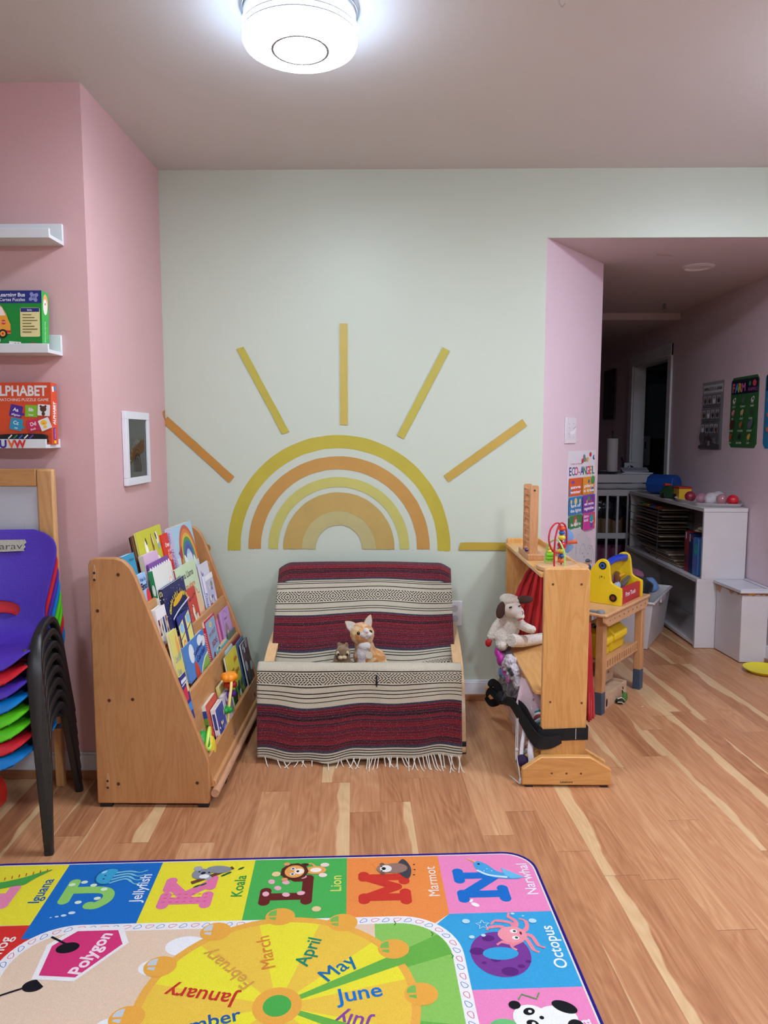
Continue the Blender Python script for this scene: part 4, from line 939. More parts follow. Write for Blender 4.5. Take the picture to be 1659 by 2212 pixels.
def a_rainbow(c, w, h):
    c.rect(0, 0, w, h*.55, '#cfe2ea')
    for i, col in enumerate(('#c8604c', '#d8824a', '#e0b84c', '#4f9a5a', '#3f6fb4', '#56549c')):
        c.arc(w*.58, h*.40, w*(.44-.045*i-.047), w*(.44-.045*i), 0, 180, col, sy=1.3); 
        if i < 6: c.rect(w*(.58-.44+.045*i), h*.28, w*.046, h*.125, col)
    c.poly([(w*.1, h*.62), (w*.3, h*.7), (w*.24, h*.5)], '#a83a4c')
    c.poly(spline([(w*.35, h*.2), (w*.3, h*.45), (w*.34, h*.56), (w*.5, h*.4), (w*.6, h*.12), (w*.5, h*.05)], 4, True), '#f0f4f4'); c.poly(spline([(w*.6, h*.05), (w*.7, h*.35), (w*.78, h*.5), (w*.9, h*.3), (w*.96, h*.08)], 4, True), '#e4eef0'); c.ell(w*.6, h*.3, w*.18, h*.1, '#8cb8d0'); c.line([(w*.45, h*.33), (w*.6, h*.37), (w*.76, h*.33)], .003, '#5c94b4', sm=4)
def s_rainbow(c, w, h):
    c.rect(0, 0, w, h, '#c3cbe8'); c.text('UNICORN RAINBOWS', w*.5, h*.4, .011, '#5a62a4', rot=-90, w=h*.6); c.text('Patterson', w*.5, h*.86, .008, '#5a62a4', rot=-90)
def a_elmo(c, w, h):
    c.text('Wake Up,', w*.58, h*.89, .0125, '#24356c', w=w*.7, bold=.03); c.text('Elmo!', w*.6, h*.76, .022, '#1c1f4c', w=w*.72, bold=.05); c.ell(w*.85, h*.47, .02, .04, '#d8323a'); c.ell(w*.8, h*.3, .03, .04, '#d8323a'); c.rect(0, 0, w, h*.22, '#6fb4dc'); c.poly([(w*.2, 0), (w*.9, h*.12), (w, 0)], '#4f8cc4')
def a_memo(c, w, h): c.text('love', w*.5, h*.78, .01, '#6a5a74'); c.ell(w*.9, h*.72, .005, .01, '#4a4054'); c.ell(w*.25, h*.5, .014, .03, '#e8846c'); c.ell(w*.3, h*.4, .02, .03, '#f0d0d8')
def a_scallop(c, w, h):
    for i in range(9): c.ell(w*(.06+.115*i), h*.86, .012, .013, '#f2f0f4')
    c.rect(0, 0, w, h*.85, '#f2f0f4'); c.ell(w*.2, h*.7, .04, .03, '#fafafa'); c.ell(w*.35, h*.7, .008, .004, '#d0403c', rot=20)
def a_white(c, w, h):
    c.text('Sosi', w*.42, h*.5, .016, '#3c5ca0', rot=8); c.ell(w*.8, h*.77, .02, .028, '#f0b8a0'); c.ell(w*.8, h*.77, .014, .022, '#eff0ec'); c.line([(w*.95, h*.9), (w*.97, h*.6)], .006, '#8aa89c'); c.poly([(w*.05, h*.42), (w*.14, h*.45), (w*.2, h*.2), (w*.12, 0), (w*.04, .0)], '#2c1c20'); c.text('Hat', w*.5, h*.2, .02, '#c04a4a')
def s_white(c, w, h): c.rect(0, h*.72, w, h*.28, '#2f8a54'); c.ell(w*.5, h*.8, w*.3, .02, '#e4f0e4'); c.text('My Brother, Cat & Hat', w*.5, h*.35, .010, '#4a5468', rot=-90, w=h*.55)
def a_llama(c, w, h):
    c.text('Llama Llama', w*.45, h*.87, .026, '#4a4c44', w=w*.72, bold=.02); c.text('time to share', w*.42, h*.72, .022, '#d8743c', w=w*.74, bold=.02)
    blobs(['#e8b48c', '#d8743c', '#b8452c', '#e8e0c0', '#8cb48c'], 16, .3, .95, .03, .36, .1)(c, w, h); c.poly(spline([(w*.55, h*.5), (w*.8, h*.62), (w*.9, h*.5), (w*.95, h*.2), (w*.6, h*.1)], 4, True), '#e8c49c'); c.line([(w*.72, h*.66), (w*.8, h*.56), (w*.88, h*.56)], .003, '#8c4c2c')
def a_lil(c, w, h): blobs(['#5a4c9c', '#a49cc8', '#e8e4f0', '#8c7cb8'], 20, .1, .9, .3, .9, .05)(c, w, h)
def a_lil2(c, w, h): c.rect(0, h*.9, w, h*.1, '#f0f0f4'); blobs(['#6a5cb0', '#b8524c', '#7c9c5c', '#e8e4dc', '#44508c'], 26, .1, .9, .05, .8, .07)(c, w, h)
def s_lil2(c, w, h): c.text('Princess Tales', w*.5, h*.4, .009, '#2c4ca8', rot=-90, w=h*.55)
def a_night(c, w, h):
    r = random.Random(3)
    for i in range(60): a, b = r.random(), r.random(); c.ell(w*a, h*b, .0016, .0016, '#e8e8f4', n=6)
    for i, chh in enumerate('Goodnight Lights!'):
        a = math.radians(168-9.6*i); c.text(chh, w*.5+w*.44*math.cos(a), h*.64+h*.22*math.sin(a), .017, '#d8c43c', rot=math.degrees(a)-90, bold=.05)
    c.ell(w*.47, h*.78, w*.27, h*.045, '#e0b02c', rot=10); c.line([(w*.1, h*.58), (w*.4, h*.64), (w*.95, h*.70)], .006, '#c8d8f4', sm=4)
    c.rect(w*.2, 0, w*.62, h*.58, '#2c3a8c', r=.01)
    for x, y in ((.23, .3), (.56, .36)): c.poly([(w*x, h*(y-.28)), (w*(x+.22), h*(y-.26)), (w*(x+.22), h*(y+.2)), (w*x, h*(y+.15))], '#e8e07c'); c.line([(w*x, h*(y-.03)), (w*(x+.22), h*(y+.03))], .004, '#1c2050'); c.ell(w*(x+.12), h*(y+.1), .02, .018, '#8cc4e8')
    c.ell(w*.35, h*.1, .02, .04, '#d88c5c'); c.ell(w*.35, h*.16, .012, .014, '#f0c8a0')
def s_night(c, w, h):
    r = random.Random(5); c.rect(0, 0, w, h, '#20224c')
    for i in range(30): c.ell(w*r.random(), h*r.random(), .0022, .003, '#e0d88c', n=6)
def a_nono(c, w, h):
    c.text('No no', w*.4, h*.83, .014, '#4a1c1c', rot=8, w=w*.55); c.text('Yes!', w*.78, h*.87, .012, '#4a1c1c', rot=8)
    for p in ((.4, .58, .013, .03), (.45, .4, .013, .03), (.62, .42, .006, .024), (.72, .42, .008, .024), (.55, .2, .008, .05)): c.ell(w*p[0], h*p[1], p[2]+.002, p[3]+.002, '#2c1614'); c.ell(w*p[0], h*p[1], p[2], p[3], '#efe6cc')
    c.line([(w*.3, h*.7), (w*.42, h*.66)], .003, '#2c1614')
def a_grid(c, w, h):
    for i, col in enumerate(('#6c2c34', '#c8b49c', '#24448c', '#8c5c3c')): c.rect(w*(.04+.245*i), h*.6, w*.17, h*.24, col); c.ell(w*(.12+.245*i), h*.7, w*.05, h*.06, ('#e8b0a0', '#3c5c34', '#101c3c', '#e0c8a0')[i])
    c.text('Baby', w*.15, h*.5, .011, '#2c3c8c'); c.ell(w*.3, h*.3, .024, .036, '#d8501c'); c.ell(w*.3, h*.3, .014, .022, '#f0e8e0'); c.ell(w*.3, h*.3, .007, .011, '#c8301c'); c.ell(w*.6, h*.38, .022, .03, '#e08c7c'); c.line([(w*.75, h*.1), (w*.85, h*.6)], .008, '#5c7c5c'); c.text('SPY', w*.5, h*.12, .014, '#c8442c')
def a_cookie(c, w, h):
    c.text('Cookie', w*.36, h*.70, .024, '#6c86a4', w=w*.5, bold=.01); c.text('Soup', w*.36, h*.56, .024, '#6c86a4', w=w*.4, bold=.01); c.text('story', w*.45, h*.46, .008, '#b08c2c'); c.poly([(w*.58, h*.78), (w*.7, h*.98), (w*.9, h*.82), (w*.88, h*.7), (w*.68, h*.66)], '#e8a85c'); c.poly([(w*.64, h*.73), (w*.88, h*.76), (w*.86, h*.68), (w*.68, h*.65)], '#7cb49c')
    for i in range(4): c.line([(w*.75, h*(.4-.02*i)), (w*.88, h*(.4-.02*i))], .0012, '#8c8454')
    c.ell(w*.42, h*.15, .035, .05, '#e8ecec'); c.ell(w*.47, h*.16, .022, .035, '#2f8cc8'); c.ell(w*.4, h*.2, .007, .008, '#f4f4f4')
def a_bugs(c, w, h):
    c.rect(0, h*.4, w, h*.6, '#4f86cc'); c.ell(w*.3, h*.8, .03, .035, '#e0ecf4'); c.ell(w*.75, h*.88, .035, .02, '#e0ecf4'); c.ell(w*.9, h*.82, .025, .02, '#e0ecf4'); c.text('Sunflower', w*.62, h*.78, .018, '#3c2c6c', w=w*.5, rot=8, bold=.03); c.text('Garden', w*.68, h*.66, .024, '#2c3c8c', w=w*.45, rot=8, bold=.03)
    c.rect(0, 0, w*.3, h*.4, '#5c2c20'); c.poly(spline([(w*.3, h*.4), (w*.35, h*.62), (w*.46, h*.56), (w*.5, h*.3), (w*.35, h*.12)], 4, True), '#cc4a34')
    c.poly([(w*.28, 0), (w*.42, h*.25), (w*.62, h*.46), (w*.8, h*.56), (w, h*.6), (w, 0)], '#e0ead0'); c.poly([(w*.32, 0), (w*.46, h*.24), (w*.66, h*.44), (w*.82, h*.53), (w, h*.56), (w, 0)], '#8fb858')
    r = random.Random(9)
    for i in range(22): a, b = .5+.48*r.random(), .02+.42*r.random(); c.ell(w*a, h*b*(a+.1), .006, .011, ('#1e2a18', '#e8e48c', '#c8e0a0')[i % 3], rot=20)
    for i in range(7): c.line([(w*(.28+.04*i), 0), (w*(.3+.05*i), h*(.12+.04*(i % 3)))], .006, '#3c9c3c')
def s_bugs(c, w, h): c.rect(0, 0, w, h, '#6a9cd8'); c.text('Big Book of', w*.5, h*.62, .012, '#24346c', rot=-90, w=h*.36); c.rect(0, 0, w, h*.42, '#4c2420'); c.text('BUGS', w*.5, h*.27, .014, '#e8a04c', rot=-90, bold=.04); c.text('Seeds', w*.5, h*.1, .011, '#c8d84c', rot=-90)
def a_signs(c, w, h):
    c.rect(.008, .008, w-.02, h-.016, '#8fb0cc', r=.006); c.text('MY FIRST', w*.5, h*.73, .018, '#a83c5c', w=w*.62, rot=5, bold=.02); c.text('SIGNS', w*.52, h*.56, .024, '#a83c5c', w=w*.5, rot=5, bold=.02); c.ell(w*.45, h*.88, .02, .012, '#e0d08c'); c.text('abc', w*.45, h*.88, .008, '#8c6c2c')
    c.ell(w*.32, h*.28, .016, .035, '#7c3c2c'); c.ell(w*.36, h*.25, .011, .022, '#e8b494'); c.ell(w*.78, h*.3, .02, .03, '#2c5c3c'); c.ell(w*.78, h*.28, .011, .015, '#8c5c44'); c.ell(w*.4, h*.06, .03, .02, '#e07a4c')
def s_signs(c, w, h):
    c.rect(0, 0, w, h, '#c82c4c'); c.rect(w*.05, h*.9, w*.9, h*.1, '#e4dccc'); c.ell(w*.5, h*.93, w*.2, .006, '#4c3c3c')
    for i in range(26): c.line([(w*.75, h*(.05+.03*i)), (w*.95, h*(.05+.03*i))], .003, '#f0e8e4')
def a_lilb(c, w, h): c.line([(w*.2, h*.6), (w*.25, h*.9), (w*.5, h*.97), (w*.75, h*.88)], .004, '#b060b4', sm=4); c.ell(w*.45, h*.5, .03, .05, '#a08088'); c.ell(w*.5, h*.34, .022, .05, '#e8c8b8'); c.text('Friends', w*.5, h*.82, .011, '#9c4ca4')
def a_navy(c, w, h):
    for i in range(5): c.ell(w*(.12+.18*i), h*.88, .006, .007, '#dfe6f4')
    c.rect(w*.1, h*.45, w*.6, h*.28, '#d0304c', rot=4); c.rect(w*.15, h*.2, w*.8, h*.18, '#3c8ce0'); c.rect(w*.7, h*.6, w*.25, h*.2, '#e8d8b0'); c.line([(0, h*.8), (w, h*.82)], .004, '#e8e8f4')
def a_forest(c, w, h):
    c.rect(0, h*.55, w, h*.45, '#d8c840'); c.ell(w*.5, h*.6, w*.5, h*.12, '#b8b83c'); blobs(['#2c5c3c', '#3c7c44', '#1e4430', '#6c9c3c', '#e0e8e0', '#244c54'], 40, .05, .95, .03, .5, .09)(c, w, h); c.text('Here', w*.3, h*.76, .018, '#a84c1c', rot=10, bold=.04); c.text('Fox', w*.7, h*.87, .02, '#c84c1c', rot=10, bold=.04); c.text('Grass', w*.65, h*.7, .018, '#b8541c', rot=10, bold=.04); c.ell(w*.3, h*.28, .02, .04, '#d8804c')
def a_redb(c, w, h): blobs(['#e89c84', '#a8341c', '#f0d0b8', '#4c2c24'], 22, .1, .9, .4, .85, .05)(c, w, h); c.text('Bear', w*.5, h*.75, .016, '#4c1c14')
def s_redb(c, w, h): c.rect(w*.1, h*.02, w*.8, h*.86, '#6c9c3c'); c.rect(w*.1, h*.8, w*.8, h*.12, '#2c4c9c'); c.text('Animal', w*.5, h*.62, .009, '#1e3c1c', rot=-90, bold=.03); c.text('BABY', w*.5, h*.2, .011, '#1e3c1c', rot=-90, bold=.04)
def a_blueb(c, w, h): c.rect(.004, .004, w-.012, h-.008, '#44509c', r=.004); blobs(['#e8dcc0', '#3c4ca0', '#c8a888', '#7c8cc8', '#c8442c'], 24, .12, .85, .08, .85, .08)(c, w, h)
def s_blueb(c, w, h): c.rect(w*.2, h*.62, w*.6, h*.3, '#3c4690', r=.002); c.rect(w*.2, h*.2, w*.6, h*.32, '#3c4690', r=.002)
def a_light(c, w, h): c.rect(.004, .004, w*.9, h*.94, '#8cacc0'); blobs(['#e8eef0', '#5c7c94', '#b8ccd4'], 14, .1, .8, .1, .8, .1)(c, w, h)
def a_dark(c, w, h): blobs(['#6c3434', '#3c4c50', '#8c8c94', '#a8bcc8', '#4c5c4c'], 26, .1, .95, .05, .95, .12)(c, w, h); c.text('Wild', w*.85, h*.88, .012, '#d84c5c', rot=80)
GR = 'books in the sloping rack'
B = lambda *a, **k: book(*a, **k, grp=GR)
B('teal book with gold swirls, nearest in the top row of the rack', 0, .045, 2.386, .112, .845, .022, '#2f93b8', a_teal, spcol='#8c3c34')
B('tall yellow-green book with dogs on its cover in the top row', 0, .055, 2.577, .277, .899, .007, '#c4c43a', a_dogs, spcol='#e8dca8')
B('thin brown book right behind the yellow-green dog book', 0, .064, 2.56, .26, .89, .006, '#6b4630', spcol='#6b4630')
B('thin black book leaning behind the brown one in the top row', 0, .0725, 2.565, .25, .885, .005, '#33281f', spcol='#33281f')
B('narrow red book between the dog book and the rainbow book', 0, .048, 2.815, .125, .861, .012, '#d8341f', a_red)
B('rainbow and unicorn book standing tall in the top row', 0, .030, 2.897, .283, .876, .026, '#a8cfe6', a_rainbow, s_rainbow)
B('cream covered book edge behind the rainbow book', 0, .0575, 2.93, .27, .872, .008, '#d9a94c')
B('light blue board book about waking up, low in the top row', 0, .010, 2.386, .082, .783, .012, '#9cc0ea', a_elmo, zb=.606)
B('small lilac pink book in front of the dog book', 0, .034, 2.546, .154, .823, .018, '#d6b4d2', a_memo, spcol='#cfcfb8')
B('white book with purple scalloped top edge in the top row', 0, .024, 2.55, .224, .791, .006, '#7c4a9c', a_scallop)
B('white book with green and white spine in the second row', 1, .024, 2.492, .212, .78, .017, '#dfe1dc', a_white, s_white)
B('pale green llama book in the second row', 1, .022, 2.717, .271, .74, .012, '#c8deb8', a_llama, spcol='#c8384c')
B('pale violet book at the far end of the second row', 1, .022, 3.009, .16, .703, .006, '#d8d6e4', a_lil, spcol='#6c6474')
B('small white and purple princess book at the far end of the second row', 1, .008, 3.027, .123, .658, .012, '#c4c2dc', a_lil2, s_lil2, spcol='#e0e0ea')
B('dark blue bedtime book with yellow windows in the second row', 1, .008, 2.499, .259, .714, .012, '#20265c', a_night, s_night)
B('small red book with a white cartoon dog in the second row', 1, .006, 2.744, .117, .655, .007, '#c8453c', a_nono, spcol='#e8dcd0')
B('white board book with a row of small pictures, nearest in the second row', 1, .005, 2.386, .098, .668, .02, '#e6e4e8', a_grid)
B('pale yellow book, nearest in the third row', 2, .006, 2.386, .085, .588, .009, '#d9d272', lambda c, w, h: a_cookie(Cv(c.M, c.o-Vector((0, .083, 0)), (0, 1, 0), BU), w+.083, h) if 0 else a_cookie(c, w, h), spcol='#e8e4d0')
B('blue and green bug book with a dark spine in the third row', 2, .02, 2.534, .269, .497, .025, '#6aa0dc', a_bugs, s_bugs)
B('crimson framed first signs book in the third row', 2, .02, 2.841, .161, .513, .04, '#c82c4c', a_signs, s_signs)
B('thin pink book wedged beside the signs book', 2, .03, 3.03, .15, .50, .018, '#e488b4', None, spcol='#e488b4')
B('lilac book with a girl on it at the far end of the third row', 2, .02, 3.071, .165, .49, .006, '#c49ad4', a_lilb, spcol='#9c1c6c')
B('navy and red board book, nearest in the third row', 2, .0, 2.386, .062, .441, .02, '#2c3484', a_navy)
# bottom trough
B('teal edged picture book behind the forest book in the bottom trough', 3, .05, 2.896, .313, .372, .006, '#5caab4', blobs(['#e8e4c8', '#3c8c94', '#c8442c', '#e0ecec'], 20, .05, .95, .5, .95, .07), spcol='#e8e0d0')
B('cream covered thin book behind the forest book in the bottom trough', 3, .058, 2.93, .30, .381, .005, '#e0d2b0')
B('white thin book with red lettering behind the forest book', 3, .042, 2.94, .26, .362, .005, '#e4e8ea', blobs(['#c8344c', '#8cb4c8'], 10, .1, .9, .6, .95, .06))
B('pale blue thin book next to the forest book', 3, .034, 2.96, .22, .358, .004, '#b8ccd8')
B('yellow and green forest picture book in the bottom trough', 3, .02, 2.886, .195, .353, .008, '#8c9c3c', a_forest, spcol='#e8e8e4')
B('dark red spined thin book right of the forest book', 3, .03, 3.085, .145, .362, .006, '#7c2430', blobs(['#c8b4a0', '#3c2428'], 10))
B('grey green thin book at the far end of the bottom trough', 3, .045, 3.10, .13, .392, .006, '#5c6c5c', blobs(['#a8b0a0', '#34403c'], 14))
B('slate blue thin book at the far end of the bottom trough', 3, .02, 3.095, .14, .352, .006, '#4c6c8c', blobs(['#b8c8d0', '#2c3c4c'], 14))
B('dark wildlife book leaning out at the far end of the bottom trough', 3, .004, 3.105, .13, .345, .008, '#5c4448', a_dark, spcol='#b8c4cc')
B('light blue edged board book in the middle of the bottom trough', 3, .046, 2.672, .186, .31, .006, '#b8cdd8', a_light, spcol='#6c4c34')
B('white edged board book in the middle of the bottom trough', 3, .054, 2.668, .19, .312, .006, '#e0e2e2', spcol='#8c6c44')
B('tan edged board book in the middle of the bottom trough', 3, .062, 2.662, .19, .311, .005, '#c8b07c', spcol='#5c3c24')
B('red baby animal board book in the bottom trough', 3, .026, 2.545, .152, .283, .02, '#c8503c', a_redb, s_redb, spcol='#e4e0d8')
B('blue board book near the front edge of the bottom trough', 3, .005, 2.571, .120, .260, .017, '#e4e4e8', a_blueb, s_blueb, spcol='#e4e4e8')
B('purple and white board book right of the blue one', 3, .004, 2.70, .1, .262, .016, '#c8c4d8', blobs(['#5c3c94', '#c84c5c', '#e8e8f0', '#7c6cb4'], 20, .1, .9, .1, .9, .08))
B('small yellow book behind the rattle in the bottom trough', 3, .024, 2.735, .13, .285, .012, '#d8cc7c', blobs(['#e0a83c', '#e8e0c0', '#b8a44c'], 14, .1, .9, .2, .9, .1))
B('white and blue board book low behind the turtle toy', 3, .04, 2.43, .075, .215, .012, '#e0e8f0', lambda c, w, h: c.poly([(0, 0), (w*.8, h), (w, h), (w*.3, 0)], '#2c7cc8'), spcol='#2c7cc8')
# rattle toy in the trough
t = thing('rattle_toy', 'orange, red, purple and green baby rattle standing in the book trough', 'toy', (-.66, 2.75, .06))
def knob(name, c_, r, col, n=5, amp=.25):
    q = M(mat('toy_'+name, col, .3, spec=.5)); vs = []; 
    for k in range(n): a = 2*PI*k/n; q.ball((c_[0]+r*.45*math.cos(a), c_[1]+r*.55*math.sin(a), c_[2]), (r*.55, r*.55, r*.5), n=12)
    q.ball(c_, (r*.6, r*.6, r*.6), n=12); o = q.build('bead', t); rm = o.modifiers.new('fuse', 'REMESH'); rm.mode = 'VOXEL'; rm.voxel_size = .003; rm.use_smooth_shade = True; return o
knob('orange', (-.632, 2.765, .318), .034, '#f0901c', 6); knob('red', (-.632, 2.775, .285), .028, '#b81c24', 4); knob('purple', (-.632, 2.77, .25), .026, '#5c2488', 4); knob('green', (-.632, 2.705, .21), .026, '#128c34', 4)
q = M(mat('toy_rod', '#ecd884', .4)); q.tube(spline([(-.622, 2.755, .325), (-.618, 2.73, .29), (-.622, 2.708, .23), (-.63, 2.70, .12)], 6), .0055, n=10); q.build('rod', t)
# small turtle toy
_add0 = M.add
def _tt(self, vs, fs, m=None): _add0(self, [Vector((-.642+(v[0]+.642)*1.15, 2.447+(v[1]-2.442)*1.2, .062+(v[2]-.062)*1.28+.012)) for v in map(Vector, vs)], fs, m)
M.add = _tt
t = thing('turtle_toy', 'green and yellow plastic turtle lying at the near end of the book trough', 'toy', (-.64, 2.44, .062))
q = M(mat('toy_turtle_green', '#2c9a3c', .4)); q.ball((-.655, 2.442, .142), (.026, .04, .045), rot=Matrix.Rotation(.5, 3, 'X')); q.build('shell', t)
q = M(mat('toy_turtle_yellow', '#e0c83c', .4)); q.ball((-.634, 2.462, .125), (.014, .03, .042), rot=Matrix.Rotation(.3, 3, 'X')); q.build('belly', t)
q = M(mat('toy_turtle_rim', '#c8e05c', .4)); q.tube(spline([(-.636, 2.412, .15), (-.634, 2.42, .168), (-.636, 2.445, .185), (-.64, 2.47, .182), (-.636, 2.455, .16), (-.63, 2.43, .142)], 5, True), .005, n=8, closed=True); q.build('rim', t)
q = M(mat('toy_turtle_blue', '#3c9cd8', .3)); q.ball((-.64, 2.438, .163), (.008, .018, .014)); q.build('window', t)
for a, b in ((2.415, .095), (2.43, .075)): q = M(mat('toy_turtle_yellow', '')); q.ball((-.634, a, b), (.012, .012, .024), rot=Matrix.Rotation(-.5, 3, 'X')); q.build('flipper', t)
M.add = _add0
# something small poking out behind the rack
t = thing('toy_tree', 'tiny green topped toy peeking out behind the book rack', 'toy', (-1.03, 2.56, .0))
q = M(mat('toy_leaf', '#1f6a3c', .6)); q.lathe([(0, .30), (.02, .27), (.012, .27), (.028, .235), (.0, .235)][::-1], (-1.015, 2.5, 0)); q.build('crown', t)
q = M(mat('toy_trunk', '#c8a05c', .6)); q.cyl((-1.015, 2.5, 0), (-1.015, 2.5, .236), .009); q.build('trunk', t)
q = M(mat('toy_base', '#23262c', .6)); q.cyl((-1.015, 2.5, 0), (-1.015, 2.5, .012), .03); q.build('base', t)
# ================================================================== child's two-seater under a woven blanket
BENT = wood('bentwood_birch', '#d6ac7c', '#e3be90', 'y', streak=.12, rough=.32, dark='#b58a58')
seat = thing('bentwood_loveseat', 'low bentwood child loveseat under the striped blanket by the back wall', 'seat', (-.12, 3.0, 0))
def strip(path, x0, x1, th, name):
    P = [Vector((0, *p)) for p in path]; N = len(P); vs = []; fs = []
    for i, p in enumerate(P):
        a, b = P[max(i-1, 0)], P[min(i+1, N-1)]; t_ = (b-a).normalized(); n_ = Vector((0, -t_.z, t_.y))*th/2
        for x, s_ in ((x0, -1), (x1, -1), (x1, 1), (x0, 1)): vs.append(Vector((x, 0, 0))+p+n_*s_)
    for i in range(N-1):
        for k in range(4): fs.append((i*4+k, i*4+(k+1) % 4, (i+1)*4+(k+1) % 4, (i+1)*4+k))
    fs += [(3, 2, 1, 0), tuple((N-1)*4+k for k in range(4))]
    q = M(BENT); q.add(vs, fs); return q.build(name, seat, bevel=.002)
armp = spline([(3.34, .385), (3.2, .375), (3.06, .345), (2.95, .30), (2.88, .235), (2.83, .14), (2.805, .04), (2.80, .012), (2.83, .004), (2.95, .012), (3.1, .02), (3.25, .012)], 7)
strip(armp, -.533, -.492, .016, 'arm_frame'); strip(armp, .243, .284, .016, 'arm_frame')
for x in (-.47, .2): strip(spline([(2.76, .325), (2.88, .285), (3.0, .235), (3.08, .23), (3.14, .3), (3.22, .44), (3.30, .61)], 6), x, x+.03, .014, 'seat_rail')
for y, z in ((2.84, .12), (3.2, .02), (3.22, .36)):
    q = M(BENT); q.box((-.492, y-.006, z-.018), (.243, y+.006, z+.018)); q.build('cross_rail', seat, bevel=.002)
for x in (-.535, .241):
    q = M(mat('runner_tip_black', '#1a1a1c', .5)); q.box((x, 2.794, 0), (x+.045, 2.835, .05)); q.build('foot_tip', seat, bevel=.003)
    q = M(mat('runner_tip_black', '')); q.box((x, 3.2, 0), (x+.045, 3.25, .018)); q.build('foot_tip', seat, bevel=.003)
q = M(mat('cushion_grey', '#8d8f93', .9)); NW_ = 8
q.prism([(2.765, .318), (2.76, .34), (2.775, .352), (3.0, .268), (3.03, .262), (3.285, .645), (3.305, .64), (3.31, .615), (3.09, .25), (3.03, .222), (2.99, .226)], (-.485, 0, 0), (0, 1, 0), (0, 0, 1), (.713, 0, 0)); q.build('cushion', seat, bevel=.008, bseg=3)
# ------------------------------------------------------------------ the blanket
def yarn(name, col, speck=None, amt=.3, lines=None):
    m, g, b = base_mat(name, .95, .15)
    uv = g.n('ShaderNodeUVMap'); uv.uv_map = 'UVMap'; sp = g.n('ShaderNodeSeparateXYZ'); g.l(uv.outputs[0], sp.inputs[0])
    v1 = g.xyz(g.m('MULTIPLY', sp.outputs[0], 330), g.m('MULTIPLY', sp.outputs[1], 1000), 0)
    n1 = g.noise(v1, 1.0, 3); wv = g.m('SINE', g.m('MULTIPLY', sp.outputs[0], 2*PI*330))
    c = g.ramp(n1, [(.25, tuple(x*.72 for x in lin(col)[:3])), (.75, tuple(min(1, x*1.2) for x in lin(col)[:3]))])
    if lines:
        st = g.noise(g.xyz(0, g.m('ADD', g.m('MULTIPLY', sp.outputs[1], 105), g.m('MULTIPLY', sp.outputs[0], .4)), 0), 1.0, 1.5)
        c = g.mix(1, c, g.ramp(st, [(.34, '#1c0c14'), (.40, '#381222'), (.45, '#6c1626'), (.505, '#961c28'), (.55, '#4c1c30'), (.60, '#452c40'), (.68, '#1c0e16')]), 'MIX')
        c = g.mix(g.m('MULTIPLY', n1, .35), c, '#1c0c14')
    if speck:
        n2 = g.noise(g.xyz(g.m('MULTIPLY', sp.outputs[0], 210), g.m('MULTIPLY', sp.outputs[1], 420), 3), 1.0, 3)
        c = g.mix(g.m('MULTIPLY', g.smooth(n2, .60, .68), amt), c, speck)
    g.l(c, b.inputs['Base Color']); bp = g.n('ShaderNodeBump'); bp.inputs['Strength'].default_value = .9; bp.inputs['Distance'].default_value = .003
    g.l(g.m('ADD', g.m('MULTIPLY', wv, .15), n1), bp.inputs['Height']); g.l(bp.outputs[0], b.inputs['Normal']); b.inputs['Sheen Weight'].default_value = .15
    return m
Y_M = yarn('yarn_maroon', '#5c1626', '#b8a4a8', .5, lines=True); Y_N = yarn('yarn_navy', '#383648', '#9a9aa8', .6); Y_C = yarn('yarn_cream', '#cbc2ac', '#8c8478', .25); Y_K = yarn('yarn_black', '#1a181c', '#9a948c', .25)
def diamond_mat():
    m, g, b = base_mat('yarn_diamond_band', .95, .15)
    uv = g.n('ShaderNodeUVMap'); uv.uv_map = 'UVMap2'; sp = g.n('ShaderNodeSeparateXYZ'); g.l(uv.outputs[0], sp.inputs[0])
    u, v = sp.outputs[0], sp.outputs[1]            # metres across, -1..1 through the band
    per = g.m('SUBTRACT', g.m('FRACT', g.m('DIVIDE', u, .103)), .5); au = g.m('MULTIPLY', g.m('ABSOLUTE', per), 2); av = g.m('ABSOLUTE', v)
    s = g.m('ADD', g.m('MULTIPLY', au, 4.0), g.m('MULTIPLY', av, 1.9))
    k1 = g.m('LESS_THAN', g.m('FRACT', s), .54)
    rows = g.m('LESS_THAN', g.m('FRACT', g.m('MULTIPLY', g.m('ADD', v, 1), 3.0)), .80)
    n = g.noise(g.xyz(g.m('MULTIPLY', u, 240), g.m('MULTIPLY', v, 9), 0), 1.0, 2)
    f = g.m('MULTIPLY', g.m('MULTIPLY', k1, rows), g.m('GREATER_THAN', n, .3))
    c = g.mix(f, '#c6bda8', '#1c1a1d'); c = g.mix(g.m('MULTIPLY', n, .25), c, '#6c665c'); g.l(c, b.inputs['Base Color'])
    return m
Y_D = diamond_mat()
prof = [(3.345, .50), (3.335, .60), (3.325, .655), (3.305, .672), (3.285, .66), (3.03, .281), (3.01, .277), (2.985, .285), (2.775, .368), (2.752, .372), (2.738, .358), (2.735, .33), (2.728, .19), (2.722, .03)]
fine = []
for a, b in zip(prof, prof[1:]):
    d = math.hypot(b[0]-a[0], b[1]-a[1]); n = max(1, int(d/.004))
    for i in range(n): fine.append((a[0]+(b[0]-a[0])*i/n, a[1]+(b[1]-a[1])*i/n))
fine.append(prof[-1])
cum = [0]
for a, b in zip(fine, fine[1:]): cum.append(cum[-1]+math.hypot(b[0]-a[0], b[1]-a[1]))
def atl(d):
    d = max(0, min(cum[-1]-1e-6, d)); lo = 0
    import bisect
    i = bisect.bisect_right(cum, d)-1; f = (d-cum[i])/(cum[i+1]-cum[i]+1e-9); return fine[i][0]+(fine[i+1][0]-fine[i][0])*f, fine[i][1]+(fine[i+1][1]-fine[i][1])*f
